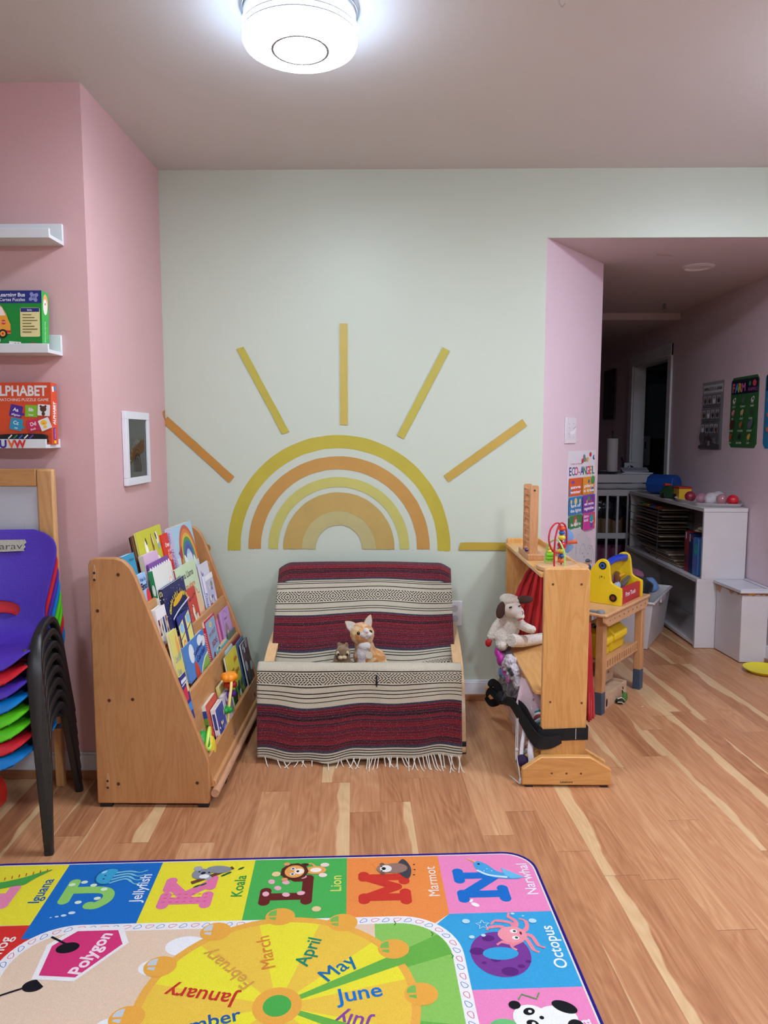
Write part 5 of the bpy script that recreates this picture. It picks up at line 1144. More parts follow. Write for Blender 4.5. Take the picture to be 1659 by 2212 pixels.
def dist_to(y, z): return min(range(len(fine)), key=lambda i: (fine[i][0]-y)**2+(fine[i][1]-z)**2)
dtop = cum[dist_to(3.305, .672)]; dcr = cum[dist_to(3.02, .278)]; dedge = cum[dist_to(2.745, .366)]; dbot = cum[-1]
KB = (dcr-dtop)/(1448-1223); KF = (dbot-dedge)/(1622-1447)
bands = []   # (length, code)
z2p = lambda z: 1200+z/3.318
for z0_, z1_, cd in ((70, 205, 'M'), (205, 219, 'N'), (219, 228, 'C'), (228, 232, 'K'), (232, 240, 'C'), (240, 245, 'K'), (245, 272, 'C'), (272, 278, 'K'), (278, 298, 'C'), (298, 372, 'D'), (372, 377, 'C'), (377, 383, 'K'), (383, 415, 'C'), (415, 420, 'K'), (420, 430, 'C'), (430, 435, 'K'), (435, 460, 'C'), (460, 472, 'N'), (472, 690, 'M'), (690, 705, 'N'), (705, 716, 'C'), (716, 721, 'K'), (721, 732, 'C'), (732, 738, 'K'), (738, 765, 'C'), (765, 770, 'K'), (770, 785, 'C'), (785, 823, 'D')):
    bands.append((dtop+(z2p(z0_)-1223)*KB, dtop+(z2p(z1_)-1223)*KB, cd))
bands[0] = (0, bands[0][1], 'M'); e0 = bands[-1][1]; sp_ = dedge-e0
x = e0
for fr, cd in ((.10, 'D'), (.03, 'C'), (.02, 'K'), (.1, 'C'), (.03, 'N'), (.52, 'M'), (.04, 'N'), (.04, 'C'), (.02, 'K'), (.10, 'C')): bands.append((x, x+fr*sp_, cd)); x += fr*sp_
for z0_, z1_, cd in ((820, 844, 'C'), (844, 850, 'K'), (850, 856, 'C'), (856, 922, 'D'), (922, 929, 'C'), (929, 936, 'K'), (936, 965, 'C'), (965, 971, 'K'), (971, 988, 'C'), (988, 994, 'K'), (994, 1014, 'C'), (1014, 1019, 'K'), (1019, 1050, 'C'), (1050, 1064, 'N'), (1064, 1318, 'M'), (1318, 1334, 'N'), (1334, 1344, 'C'), (1344, 1350, 'K'), (1350, 1359, 'C'), (1359, 1365, 'K'), (1365, 1376, 'C'), (1376, 1381, 'K'), (1381, 1400, 'C')):
    bands.append((dedge+(z2p(z0_)-1447)*KF, dedge+(z2p(z1_)-1447)*KF, cd))
bands[-1] = (bands[-1][0], dbot, 'C')
rows = [(bands[0][0], None)]
for a, b, cd in bands:
    n = max(1, int(math.ceil((b-a)/.008)))
    for i in range(n): rows.append((a+(b-a)*(i+1)/n, cd, -1+2*i/n, -1+2*(i+1)/n))
NX = 96; XL, XR = -.515, .256
def drape(u, d):
    """u 0..1 across, d metres along -> point, with folds"""
    y, z = atl(d); x = XL+(XR-XL)*u
    tt = (d-dtop)/(dbot-dtop)
    nz = noise.noise(Vector((u*3.1, tt*2.6, 3.3)))
    if d < dcr:
        k = max(0, min(1, (d-dtop)/(dcr-dtop)))
        y -= .016*nz*(.3+k)+.006*math.sin(u*9+2)*(1-k)*.4
        wv = .026*noise.noise(Vector((u*2.6, tt*1.5+5, 1.7)))+.007*math.sin(u*11+tt*6)
        z += wv*(.25+.9*k)
        for e in (u, 1-u):      # corners droop over the top of the back
            if e < .07 and d < dtop+.1: z -= (1-e/.07)**1.6*.026; 
    elif d < dedge: z += .006*nz+.004
    else:
        k = (d-dedge)/(dbot-dedge); y -= k*(.014+.022*math.sin(u*15+.7+2*k)**2*(.6+nz))+.004+.010*nz
        z += (.013*math.sin(u*5.0+3.4)+.006*math.sin(u*14+1))*min(1, k*3)-.006*k
        if d > dbot-.02: z += 0
    # narrower at the seat crease sides, wider at the front
    wf = 0 if d < dtop else (min(1, (d-dtop)/(dcr-dtop))*.012 if d < dcr else .012)
    x = x+(wf if u > .5 else -wf)*abs(2*u-1)*.2
    lean = .0 if d > dcr else -.0
    if d < dedge and d > dcr: x = -.13+(x+.13)*(.965+.035*(d-dcr)/(dedge-dcr))
    z = max(z, .012)
    return Vector((x, y, z))
def build_blanket():
    me = bpy.data.meshes.new('blanket'); vs = []; fs = []; mi = []; uvs = []; uv2 = []
    code = {'M': 0, 'N': 1, 'C': 2, 'K': 3, 'D': 4}
    for r in rows:
        for j in range(NX+1):
            vs.append(drape(j/NX, r[0]))
    o = Vector((-.13, 3.0, 0))
    for i in range(1, len(rows)):
        for j in range(NX):
            a = (i-1)*(NX+1)+j; b = a+NX+1; fs.append((a, b, b+1, a+1)); mi.append(code[rows[i][1]])
            u0, u1 = j/NX*.8, (j+1)/NX*.8; d0, d1 = rows[i-1][0], rows[i][0]
            uvs += [(u0, d0), (u0, d1), (u1, d1), (u1, d0)]; v0, v1 = rows[i][2], rows[i][3]; uv2 += [(u0, v0), (u0, v1), (u1, v1), (u1, v0)]
    me.from_pydata([v-o for v in vs], [], fs); me.update()
    for m in (Y_M, Y_N, Y_C, Y_K, Y_D): me.materials.append(m)
    me.polygons.foreach_set('material_index', mi); me.polygons.foreach_set('use_smooth', [True]*len(fs))
    a = me.uv_layers.new(name='UVMap'); b = me.uv_layers.new(name='UVMap2')
    a.data.foreach_set('uv', [c for p in uvs for c in p]); b.data.foreach_set('uv', [c for p in uv2 for c in p])
    ob = bpy.data.objects.new('striped_blanket', me); COL.objects.link(ob); ob.location = o; ORG[ob.name] = o
    tag(ob, 'maroon, cream and black striped woven blanket draped over the low seat', 'blanket')
    s = ob.modifiers.new('thick', 'SOLIDIFY'); s.thickness = .0035; s.offset = 1
    return ob
blanket = build_blanket()
FRM = mat('fringe_cream', '#d8d3c8', .9); rf = random.Random(4)
for k in range(64):
    u = .01+.98*k/63+.006*rf.uniform(-1, 1); b = drape(u, dbot); b.z = max(b.z, .010)
    if u < .52 and rf.random() < .4: continue
    L_ = (.02+.02*rf.random()) if u < .3 else (.025+.035*rf.random()); dx = rf.uniform(-.02, .02) if u < .5 else rf.uniform(-.012, .018)
    q = M(FRM); q.tube(spline([tuple(b+Vector((0, .002, .006))), tuple(b+Vector((dx*.3, -.006, -.002))), (b.x+dx, b.y-L_*.5, .0035), (b.x+dx*1.6, b.y-L_, .003)], 3), [.0019]*9+[.0012], n=5); q.build('fringe_tassel', blanket)
q = M(Y_K); 
for z in (.352, .335, .318): pass
p0 = [drape(.585, dedge+k) for k in (.028, .045, .058, .072)]
q.tube([p+Vector((.0, -.006, 0)) for p in p0], [.0035, .003, .0045, .002], n=6); q.build('loose_yarn', blanket)
# ================================================================== plush animals
def fur(name, c1, c2, scale=22, dist=1.2, lo=.42, hi=.58):
    m, g, b = base_mat(name, .95, .1); tc = g.n('ShaderNodeTexCoord')
    n = g.noise(tc.outputs['Object'], scale, 2, dist); f = g.noise(tc.outputs['Object'], 400, 2)
    c = g.mix(g.smooth(n, lo, hi), c1, c2); g.l(g.mix(g.m('MULTIPLY', f, .3), c, '#4a3a2c'), b.inputs['Base Color'])
    bp = g.n('ShaderNodeBump'); bp.inputs['Strength'].default_value = .8; bp.inputs['Distance'].default_value = .004; g.l(f, bp.inputs['Height']); g.l(bp.outputs[0], b.inputs['Normal']); b.inputs['Sheen Weight'].default_value = .3
    return m
def fuse(o, vox=.0035, rough=0, sm=3, sc=.01):
    r = o.modifiers.new('fuse', 'REMESH'); r.mode = 'VOXEL'; r.voxel_size = vox; r.use_smooth_shade = True
    s = o.modifiers.new('soft', 'SMOOTH'); s.iterations = sm; s.factor = .5
    if rough:
        tx = bpy.data.textures.new('pile', 'CLOUDS'); tx.noise_scale = sc; d = o.modifiers.new('pile', 'DISPLACE'); d.texture = tx; d.strength = rough; d.mid_level = .5
    return o
def dirrot(d, roll=0):
    return Vector(d).to_track_quat('Z', 'Y').to_matrix() @ Matrix.Rotation(roll, 3, 'Z')
CATF = fur('fur_orange_tabby', '#cd8a48', '#e6c595'); CATW = fur('fur_white', '#e6e0dc', '#d6cfcc', 8); SQF = fur('fur_brown', '#7a6146', '#93795a', 30); BLK = mat('eye_black', '#0c0a0a', .12, spec=.7)
# cat: sits on the seat, looking up and to the right
t = thing('plush_cat', 'orange tabby plush cat with a round tag sitting on the blanket', 'plush toy', (-.105, 2.93, .30))
cb = Vector((-.118, 2.92, .29))
q = M(CATF)
q.ball(cb+Vector((.005, .0, .065)), (.05, .045, .062)); q.ball(cb+Vector((.045, .005, .045)), (.045, .045, .05)); q.ball(cb+Vector((.075, -.015, .02)), (.04, .035, .032)); q.ball(cb+Vector((.035, -.02, .022)), (.032, .03, .036)); q.ball(cb+Vector((-.035, -.03, .012)), (.035, .025, .02)); q.ball(cb+Vector((.03, -.045, .012)), (.03, .02, .02))
q.ball(cb+Vector((.0, -.008, .112)), (.04, .036, .035)); hc = cb+Vector((-.008, -.012, .160)); q.ball(hc, (.050, .044, .047), rot=Matrix.Rotation(.2, 3, 'Y')); q.ball(cb+Vector((.105, -.01, .012)), (.03, .018, .014))
fuse(q.build('body', t), rough=.004)
q = M(CATW); q.ball(cb+Vector((-.004, -.034, .085)), (.026, .014, .042)); q.ball(cb+Vector((.002, -.038, .118)), (.026, .014, .022)); q.ball(cb+Vector((-.006, -.032, .05)), (.022, .014, .03)); fuse(q.build('chest', t), rough=.002)
fn = Vector((.30, -.86, .42)).normalized()
q = M(CATW); mz = hc+fn*.040+Vector((.004, 0, -.008)); q.ball(mz+Vector((-.010, 0, -.003)), (.017, .013, .013)); q.ball(mz+Vector((.011, 0, -.001)), (.016, .013, .013)); q.ball(mz+Vector((.001, 0, .010)), (.014, .012, .016)); q.ball(mz+Vector((.001, .004, -.014)), (.016, .012, .010)); fuse(q.build('muzzle', t), .003)
q = M(mat('nose_pink', '#dba89c', .5)); q.ball(mz+fn*.013+Vector((.001, 0, .006)), (.006, .004, .0045)); q.build('nose', t)
for s_, dz in ((-1, .006), (1, .012)):
    e = hc+Vector((s_*.0235+.011, -.034+(.004 if s_ > 0 else 0), .006+dz)); q = M(BLK); q.ball(e+Vector((0, -.003, 0)), (.0072, .006, .0078)); q.build('eye', t); q = M(mat('eye_rim_yellow', '#c8b44c', .3)); q.ball(e+Vector((0, -.0005, 0)), (.0092, .005, .0098)); q.build('eye_rim', t)
def ear(p, d, w, h, mt, mi, t, face):
    d = Vector(d).normalized(); f = Vector(face).normalized(); f = (f-d*f.dot(d)).normalized(); s = d.cross(f)
    pts = spline([(-w, -.01), (-w*.75, h*.5), (-w*.15, h), (w*.2, h*.98), (w*.8, h*.45), (w, -.01)], 5)
    q = M(mt); q.prism(pts, Vector(p)-f*.004, s, d, f*.005); q.build('ear', t, bevel=.0018)
    q = M(mi); q.prism([(a*.82, b*.88+.001) for a, b in pts], Vector(p)+f*.0008, s, d, f*.0015); q.build('inner_ear', t, bevel=.0006)
ear(hc+Vector((-.036, .0, .024)), (-.75, 0, .62), .022, .04, CATF, CATW, t, (-.1, -1, .15)); ear(hc+Vector((.022, .0, .036)), (.28, 0, 1), .019, .042, CATF, CATW, t, (.25, -1, .1))
q = M(mat('tag_cream', '#c9bda8', .6)); q.lathe([(0, .0015), (.014, .0015), (.0145, 0), (.014, -.0015), (0, -.0015)], cb+Vector((.022, -.058, .086)), axis=(0, -1, .1), n=24); q.tube([cb+Vector((.022, -.057, .099)), cb+Vector((.018, -.052, .112))], .0008, mat('tag_string', '#6c4c2c', .6), n=5); q.build('hang_tag', t)
# small brown squirrel
t = thing('plush_squirrel', 'small brown plush squirrel leaning against the orange cat', 'plush toy', (-.19, 2.9, .30)); sb = Vector((-.206, 2.895, .296))
q = M(SQF); q.ball(sb+Vector((0, 0, .045)), (.036, .034, .05)); q.ball(sb+Vector((.004, -.012, .082)), (.031, .03, .031)); q.ball(sb+Vector((-.03, -.012, .02)), (.022, .03, .028)); q.ball(sb+Vector((.03, -.012, .02)), (.022, .03, .028)); q.ball(sb+Vector((0, .03, .06)), (.022, .02, .05)); q.ball(sb+Vector((-.012, .0, .112)), (.010, .006, .012)); q.ball(sb+Vector((.018, .0, .112)), (.009, .006, .011)); fuse(q.build('body', t), rough=.005)
q = M(fur('fur_cream', '#d9c49c', '#cdb68c', 10)); q.ball(sb+Vector((-.004, -.040, .071)), (.010, .008, .009)); q.ball(sb+Vector((.012, -.040, .072)), (.010, .008, .009)); fuse(q.build('muzzle', t), .0025)
q = M(fur('fur_cream_ring', '#e2cfa6', '#d8c498', 10)); q.ball(sb+Vector((-.014, -.033, .086)), (.0085, .006, .0105)); q.ball(sb+Vector((.024, -.031, .087)), (.0075, .006, .010)); fuse(q.build('eye_patch', t), .0025)
for x_ in (-.0125, .023): q = M(BLK); q.ball(sb+Vector((x_, -.040, .085)), (.004, .003, .005)); q.build('eye', t)
q = M(fur('foot_peach', '#d8a888', '#cc9c7c', 10)); q.ball(sb+Vector((-.022, -.046, .006)), (.016, .012, .008)); q.build('foot', t)
q = M(mat('heart_tag', '#c8bfb4', .6)); q.prism([(0, -.018), (.018, .002), (.013, .014), (.0, .008), (-.013, .014), (-.018, .002)], sb+Vector((-.006, -.052, .022)), (1, 0, 0), (0, .1, 1), (0, -.002, 0)); q.build('heart_tag', t)
q = M(mat('oval_tag', '#a9a47c', .6)); q.lathe([(0, .0015), (.015, .0015), (.015, -.001), (0, -.001)], sb+Vector((.014, -.057, .022)), axis=(0, -1, .1), n=24); q.build('oval_tag', t)
# ================================================================== wooden divider shelf with dress-up things
DW = wood('divider_wood', '#c88f4e', '#d8a666', 'z', streak=.22, dark='#9a6a34', coat=.3, rough=.32); DWX = wood('divider_wood_x', '#c68c4c', '#d6a262', 'x', streak=.2, dark='#9a6a34', coat=.3, rough=.32); DWY = wood('divider_wood_y', '#cb9352', '#dcac6c', 'y', streak=.2, dark='#9a6a34', coat=.3, rough=.3)
dv = thing('divider_shelf', 'honey coloured wooden divider shelf between the seat and the play bench', 'shelf', (.62, 2.95, 0))
def rrect(x0, z0, x1, z1, r, k=5, low=True):
    p = []
    for cx, cz_, a in ((x1-r, z1-r, 0), (x0+r, z1-r, 90)):
        for i in range(k+1): b = math.radians(a+90*i/k); p.append((cx+r*math.cos(b), cz_+r*math.sin(b)))
    return p+[(x0, z0), (x1, z0)]
DS = mat('divider_screw', '#6b4626', .4)
for y, nm in ((2.57, 'near'), (3.345, 'far')):
    x0, x1 = (.530, .691) if nm == 'near' else (.515, .676); top = .778
    q = M(DW); q.prism(rrect(x0, .03, x1, top, .012), (0, y, 0), (1, 0, 0), (0, 0, 1), (0, .022, 0)); pn = q.build('end_panel', dv, bevel=.0035, bseg=3)
    if nm == 'near':
        for x, z in ((.560, .722), (.660, .722), (.560, .295), (.672, .292)):
            q = M(DS); q.lathe([(0, .0008), (.0042, .0008), (.0045, 0)], (x, y, z), axis=(0, -1, 0), n=14); q.build('screw', pn)
    fx = (.457, .771) if nm == 'near' else (.432, .742); fy = y-.045 if nm == 'near' else y+.024
    q = M(DWX); foot = [(fx[0], .008), (fx[1], .008), (fx[1], .066), (fx[1]-.075, .112), (fx[0]+.066, .112), (fx[0], .066)]
    y0_ = 2.522 if nm == 'near' else 3.345+.0225
    q.prism(foot, (0, y0_, 0), (1, 0, 0), (0, 0, 1), (0, .026, 0)); ft = q.build('foot', dv, bevel=.004, bseg=3)
    if nm == 'near':
        q.__init__(DWX); q.prism([(a, b) for a, b in foot], (0, 2.593, 0), (1, 0, 0), (0, 0, 1), (0, .02, 0)); q.build('foot', dv, bevel=.004)
        q = M(DW); q.box((.56, 2.548, .012), (.66, 2.57, .10)); q.build('foot_block', dv)
        for x in (.561, .613, .664): q = M(DS); q.lathe([(0, .0008), (.0035, .0008), (.004, 0)], (x, 2.522, .052), axis=(0, -1, 0), n=12); q.build('screw', ft)
        q = M(); c = Cv(q, (.613, 2.5215, .0), (1, 0, 0), (0, 0, 1), eps=.0002); c.text('Lakeshore', 0, .021, .0075, '#3a2414', w=.044, bold=.02); q.build('stamped_mark', ft, smooth=0)
        for x in (.47, .735): q = M(mat('foot_black', '')); q.box((x, 2.525, 0), (x+.025, 2.546, .008)); q.build('foot_pad', ft)
    else:
        q = M(mat('foot_black', '')); q.box((.44, 3.37, 0), (.47, 3.39, .008)); q.build('foot_pad', ft)
q = M(DWY); q.obox((.520, 2.592, .742), (.165, 0, 0), (-.012, .754, 0), (0, 0, .014)); q.build('top_shelf', dv, bevel=.002)
q = M(DWY); q.obox((.672, 2.592, .742), (.012, 0, 0), (-.012, .754, 0), (0, 0, .034)); q.build('top_rail', dv, bevel=.002)
# middle shelf: reaches out to the left between the panels, cut corners
q = M(wood('divider_wood_mid', '#cd9452', '#deae6e', 'y', streak=.25, dark='#b0783e', coat=.3)); 
q.prism([(.685, 2.592), (.685, 3.344), (.580, 3.344), (.566, 3.325), (.506, 3.194), (.508, 2.62), (.516, 2.604), (.535, 2.594)], (0, 0, .312), (1, 0, 0), (0, 1, 0), (0, 0, .013))
ms = q.build('middle_shelf', dv, bevel=.002)
q = M(DWY); q.box((.655, 2.592, .05), (.667, 3.345, .09)); q.build('lower_rail', dv, bevel=.002)
# ------------------------------------------------------------------ cloth helpers
def cloth(nm, label, cat, col, path, widths, fold=.01, rough=.8, parent=None, alpha=1, seed=1, nf=6, solid=.002, name_m=None, sheen=.2, wdir=(1, 0, 0), org=None):
    m = mat(name_m or 'cloth_'+nm+str(seed), col, rough, sheen=sheen, bump=.25, bscale=250, alpha=alpha)
    P = spline(path, 6); q = M(m); NXx = 24; vs = []; fs = []; wd = Vector(wdir).normalized()
    W_ = spline([(i/(len(widths)-1), w) for i, w in enumerate(widths)], 8)
    for i, p in enumerate(P):
        f = i/(len(P)-1); w = W_[min(int(f*(len(W_)-1)), len(W_)-1)][1]; a, b = Vector(P[max(i-1, 0)]), Vector(P[min(i+1, len(P)-1)]); tn = (b-a).normalized(); nn = tn.cross(wd).normalized()
        for j in range(NXx+1):
            u = j/NXx-.5; vs.append(Vector(p)+wd*w*u+nn*(fold*math.sin(u*nf*2*PI+seed+f*1.5)*(.3+f)+fold*.8*noise.noise(Vector((u*4, f*3, seed)))))
    for i in range(len(P)-1):
        for j in range(NXx): a = i*(NXx+1)+j; fs.append((a, a+1, a+NXx+2, a+NXx+1))
    q.add(vs, fs); o = q.build(nm, parent, smooth=80, org=org or tuple(P[len(P)//2]))
    s = o.modifiers.new('thick', 'SOLIDIFY'); s.thickness = solid
    if label: tag(o, label, cat)
    return o
def lump(nm, label, cat, col, balls, rough=.8, vox=.004, dis=.012, sc=.03, parent=None, alpha=1, sheen=.2, grp=None, matl=None, trans=0):
    m = matl or mat('soft_'+nm+col, col, rough, sheen=sheen, bump=.3, bscale=220, alpha=alpha, trans=trans)
    q = M(m)
    for b in balls: q.ball(b[0], b[1], rot=Matrix.Rotation(b[2], 3, b[3]) if len(b) > 2 else None)
    cs = [Vector(b[0]) for b in balls]; o_ = sum(cs, Vector())/len(cs)
    o = q.build(nm, parent, org=tuple(o_)); fuse(o, vox, dis, 14, sc)
    if label: tag(o, label, cat, grp)
    return o
# red scarves
cloth('red_scarf', 'sheer red scarf hanging below the top shelf of the divider', 'scarf', '#b3161c', [(.655, 3.22, .735), (.645, 3.24, .68), (.625, 3.24, .58), (.61, 3.24, .46), (.60, 3.25, .345)], [.03, .07, .14, .19, .20], fold=.012, seed=2, nf=5, wdir=(.9, -.3, 0), rough=.6)
cloth('red_cloth', 'red cloth hanging down behind the near panel of the divider', 'cloth', '#a8141a', [(.712, 2.66, .56), (.715, 2.66, .48), (.72, 2.66, .38), (.728, 2.66, .28), (.732, 2.66, .20)], [.04, .05, .06, .07, .08], fold=.006, seed=5, nf=4, wdir=(.55, .83, 0))
# clear bag full of dress-up clothes under the middle shelf
bag = thing('dress_up_bag', 'clear plastic bag stuffed with dress up clothes leaning under the divider shelf', 'bag', (.53, 2.95, 0))
m_, g, b = base_mat('clear_vinyl', .05, .7); b.inputs['Alpha'].default_value = .10; b.inputs['Base Color'].default_value = (.9, .92, .95, 1)
o = lump('vinyl_skin', None, None, '#e8ecf0', [((.50, 3.10, .24), (.062, .10, .09)), ((.51, 2.98, .19), (.058, .15, .12)), ((.52, 2.82, .15), (.055, .14, .13)), ((.515, 2.67, .08), (.05, .07, .07))], parent=bag, matl=m_, dis=.03, sc=.03, vox=.006)
q = M(mat('strap_clear', '#d8dadc', .15, spec=.6, alpha=.6)); q.tube(spline([(.462, 2.66, .20), (.455, 2.62, .12), (.448, 2.585, .08), (.452, 2.56, .045), (.452, 2.53, .012), (.44, 2.56, .008), (.425, 2.6, .006)], 6), .0022, n=6); q.tube(spline([(.46, 2.68, .19), (.447, 2.61, .115), (.444, 2.59, .07)], 6), .0018, n=6)
q.ball((.449, 2.60, .105), (.007, .005, .007)); q.ball((.452, 2.535, .02), (.005, .004, .009)); q.build('strap', bag)
Xr = 'X'
lump('magenta_shoe', 'shiny magenta dress up shoe near the top of the clear bag', 'shoe', '#b9289a', [((.449, 3.10, .322), (.018, .035, .022), .5, Xr), ((.456, 3.08, .295), (.018, .03, .03), .6, Xr), ((.468, 3.04, .262), (.014, .03, .028), .5, Xr), ((.478, 3.0, .238), (.012, .03, .018), .4, Xr)], rough=.22, dis=.004, vox=.003)
lump('white_tulle', 'white tulle skirt bunched at the top of the clear bag', 'skirt', '#c5bcc2', [((.482, 2.98, .315), (.022, .05, .028)), ((.490, 2.93, .285), (.026, .05, .034)), ((.497, 2.87, .262), (.02, .05, .022)), ((.47, 3.02, .29), (.014, .03, .03))], dis=.022, sc=.012, rough=.7, vox=.003)
lump('black_mask', 'small black mask tucked into the white tulle', 'mask', '#0d0d10', [((.464, 2.895, .308), (.010, .030, .010), -.4, Xr), ((.470, 2.87, .298), (.009, .026, .008), -.3, Xr), ((.467, 2.88, .303), (.008, .03, .008), -.35, Xr)], rough=.4, dis=.003, vox=.002)
lump('knitted_hat', 'dark mauve knitted cap beneath the middle shelf', 'hat', '#4b3a3e', [((.478, 3.12, .335), (.028, .05, .022)), ((.488, 3.06, .315), (.018, .04, .018))], dis=.01, sc=.015)
lump('blue_cloth', 'bright blue cloth at the left side of the clear bag', 'cloth', '#1f70ac', [((.462, 3.08, .240), (.016, .02, .018)), ((.474, 3.06, .226), (.012, .02, .012))], dis=.014, sc=.012, vox=.0025)
lump('orange_cloth', 'scrap of orange cloth below the blue cloth', 'cloth', '#b4532f', [((.480, 3.05, .212), (.010, .012, .010))], dis=.010, sc=.01, vox=.0025)
lump('pink_dress', 'pink satin dress hem below the white tulle', 'dress', '#c6709e', [((.495, 2.96, .248), (.014, .05, .012), .3, Xr), ((.515, 2.88, .232), (.014, .05, .012), .1, Xr)], dis=.010, sc=.015, rough=.35, vox=.003)
lump('maroon_cloth', 'dark maroon cloth in the middle of the clear bag', 'cloth', '#401424', [((.505, 2.99, .205), (.034, .06, .036)), ((.515, 2.90, .18), (.032, .07, .045))], dis=.02, sc=.018)
lump('brown_costume', 'brown spotted costume at the left of the clear bag', 'costume', '', [((.472, 3.09, .185), (.024, .04, .040)), ((.478, 3.03, .15), (.026, .04, .04))], dis=.02, sc=.018, matl=fur('costume_brown', '#3c2e20', '#85705a', 60))
cloth('pale_pink_dress', 'pale pink dress hanging out below the middle shelf', 'dress', '#cdb0b8', [(.530, 2.80, .300), (.524, 2.75, .26), (.515, 2.72, .20), (.512, 2.71, .14), (.520, 2.72, .09)], [.075, .10, .115, .10, .07], fold=.007, seed=3, nf=2.2, wdir=(.8, -.55, 0), rough=.55, solid=.004)
lump('dress_lining', 'darker rose lining behind the pale pink dress', 'lining', '#9c6c7c', [((.545, 2.78, .22), (.03, .06, .07)), ((.545, 2.76, .13), (.03, .06, .06))], dis=.014, sc=.03)
def stripem():
    m, g, b = base_mat('striped_jersey', .8); tc = g.n('ShaderNodeTexCoord'); sp = g.n('ShaderNodeSeparateXYZ'); g.l(tc.outputs['Object'], sp.inputs[0])
    v = g.m('FRACT', g.m('MULTIPLY', g.m('ADD', g.m('ADD', sp.outputs[2], sp.outputs[1]), g.m('MULTIPLY', g.noise(tc.outputs['Object'], 12, 2), .05)), 17))
    r = g.n('ShaderNodeValToRGB'); r.color_ramp.interpolation = 'CONSTANT'; e = r.color_ramp.elements
    for i, (p, c_) in enumerate(((0, '#a32632'), (.18, '#c9c6c4'), (.4, '#1f6c72'), (.6, '#88a8b0'), (.75, '#c9c6c4'), (.88, '#3c3c44'))):
        x = e[i] if i < 2 else e.new(p); x.position = p; x.color = lin(c_)
    g.l(v, r.inputs[0]); g.l(r.outputs[0], b.inputs['Base Color']); return m
lump('striped_shirt', 'red, teal and white striped shirt low in the clear bag', 'shirt', '', [((.540, 2.66, .19), (.022, .03, .045)), ((.515, 2.635, .075), (.035, .03, .055)), ((.53, 2.66, .05), (.035, .04, .045))], matl=stripem(), dis=.01)
for i, pth in enumerate(([(.486, 2.66, .165), (.474, 2.63, .12), (.466, 2.61, .08)], [(.497, 2.62, .135), (.492, 2.59, .10), (.492, 2.585, .06), (.484, 2.575, .03)])):
    pass
q = M(mat('ribbon_white', '#d3ced2', .6)); q.tube(spline([(.488, 2.66, .165), (.472, 2.62, .12), (.466, 2.60, .085)], 5), .0045, n=8, sx=1.6); a_ = q.build('white_ribbon', org=(.47, 2.62, .12)); tag(a_, 'thin white ribbon left of the purple ball', 'ribbon', None)
q = M(mat('ribbon_white', '')); q.tube(spline([(.504, 2.605, .15), (.494, 2.58, .11), (.497, 2.572, .07), (.486, 2.566, .035)], 5), .006, n=8, sx=1.8); a_ = q.build('white_ribbon', org=(.49, 2.58, .08)); tag(a_, 'broad white ribbon right of the purple ball', 'ribbon', None)
q = M(mat('purple_ball', '#2d1a3e', .75, bump=.4, bscale=160)); q.ball((.468, 2.592, .067), .022, n=24); tag(q.build('purple_ball', org=(.471, 2.588, .068)), 'dark purple ball at the foot of the divider', 'ball')
q = M(mat('yellow_pompom', '#cba52c', .8, bump=.5, bscale=160)); q.ball((.474, 2.574, .030), (.015, .012, .010)); tag(q.build('yellow_pompom', org=(.474, 2.574, .03)), 'small yellow pompom under the purple ball', 'pompom')
# black strap wrapped round the near panel and tied at the back
STR = mat('strap_black', '#111114', .75, bump=.4, bscale=300)
st = thing('black_strap', 'wide black elastic strap wrapped around the divider and knotted behind', 'strap', (.5, 2.9, .2))
def ribbon(path, w, wd, nm, th=.003):
    P = spline(path, 8); q = M(STR); vs = []; fs = []; n = len(P)
    W_ = spline([(i/(len(w)-1), a) for i, a in enumerate(w)], 8) if isinstance(w, (list, tuple)) else None
    for i, p in enumerate(P):
        f = i/(n-1); ww = (W_[min(int(f*(len(W_)-1)+.5), len(W_)-1)][1] if W_ else w)/2; a, b = Vector(P[max(i-1, 0)]), Vector(P[min(i+1, n-1)]); tn = (b-a).normalized()
        wv = Vector(wd[0]).lerp(Vector(wd[1]), f).normalized(); wv = (wv-tn*wv.dot(tn)).normalized(); nn = tn.cross(wv)*th/2
        vs += [Vector(p)-wv*ww-nn, Vector(p)+wv*ww-nn, Vector(p)+wv*ww+nn, Vector(p)-wv*ww+nn]
    for i in range(n-1):
        for k in range(4): fs.append((i*4+k, i*4+(k+1) % 4, (i+1)*4+(k+1) % 4, (i+1)*4+k))
    fs += [(3, 2, 1, 0), tuple((n-1)*4+k for k in range(4))]
    q.add(vs, fs); return q.build(nm, st, smooth=60)
ribbon([(.696, 2.566, .180), (.66, 2.5665, .179), (.60, 2.5665, .176), (.55, 2.566, .174), (.52, 2.568, .172)], .044, ((0, 0, 1), (0, 0, 1)), 'band')
ribbon([(.60, 2.564, .160), (.575, 2.555, .155), (.55, 2.55, .152), (.518, 2.552, .155), (.497, 2.58, .172), (.48, 2.64, .195), (.468, 2.73, .205), (.462, 2.82, .20), (.455, 2.92, .172), (.450, 3.0, .15)], [.03, .04, .046, .05, .05, .045, .035, .03, .03], ((0, 0, 1), (.3, 0, 1)), 'band')
ribbon([(.528, 2.572, .180), (.505, 2.60, .195), (.49, 2.68, .215), (.475, 2.78, .21), (.463, 2.9, .18), (.455, 3.0, .16)], [.04, .045, .05, .04, .03, .03], ((0, 0, 1), (.2, 0, 1)), 'band')
ribbon([(.692, 2.566, .18), (.698, 2.575, .18), (.698, 2.60, .18)], .044, ((0, 0, 1), (0, 0, 1)), 'band')
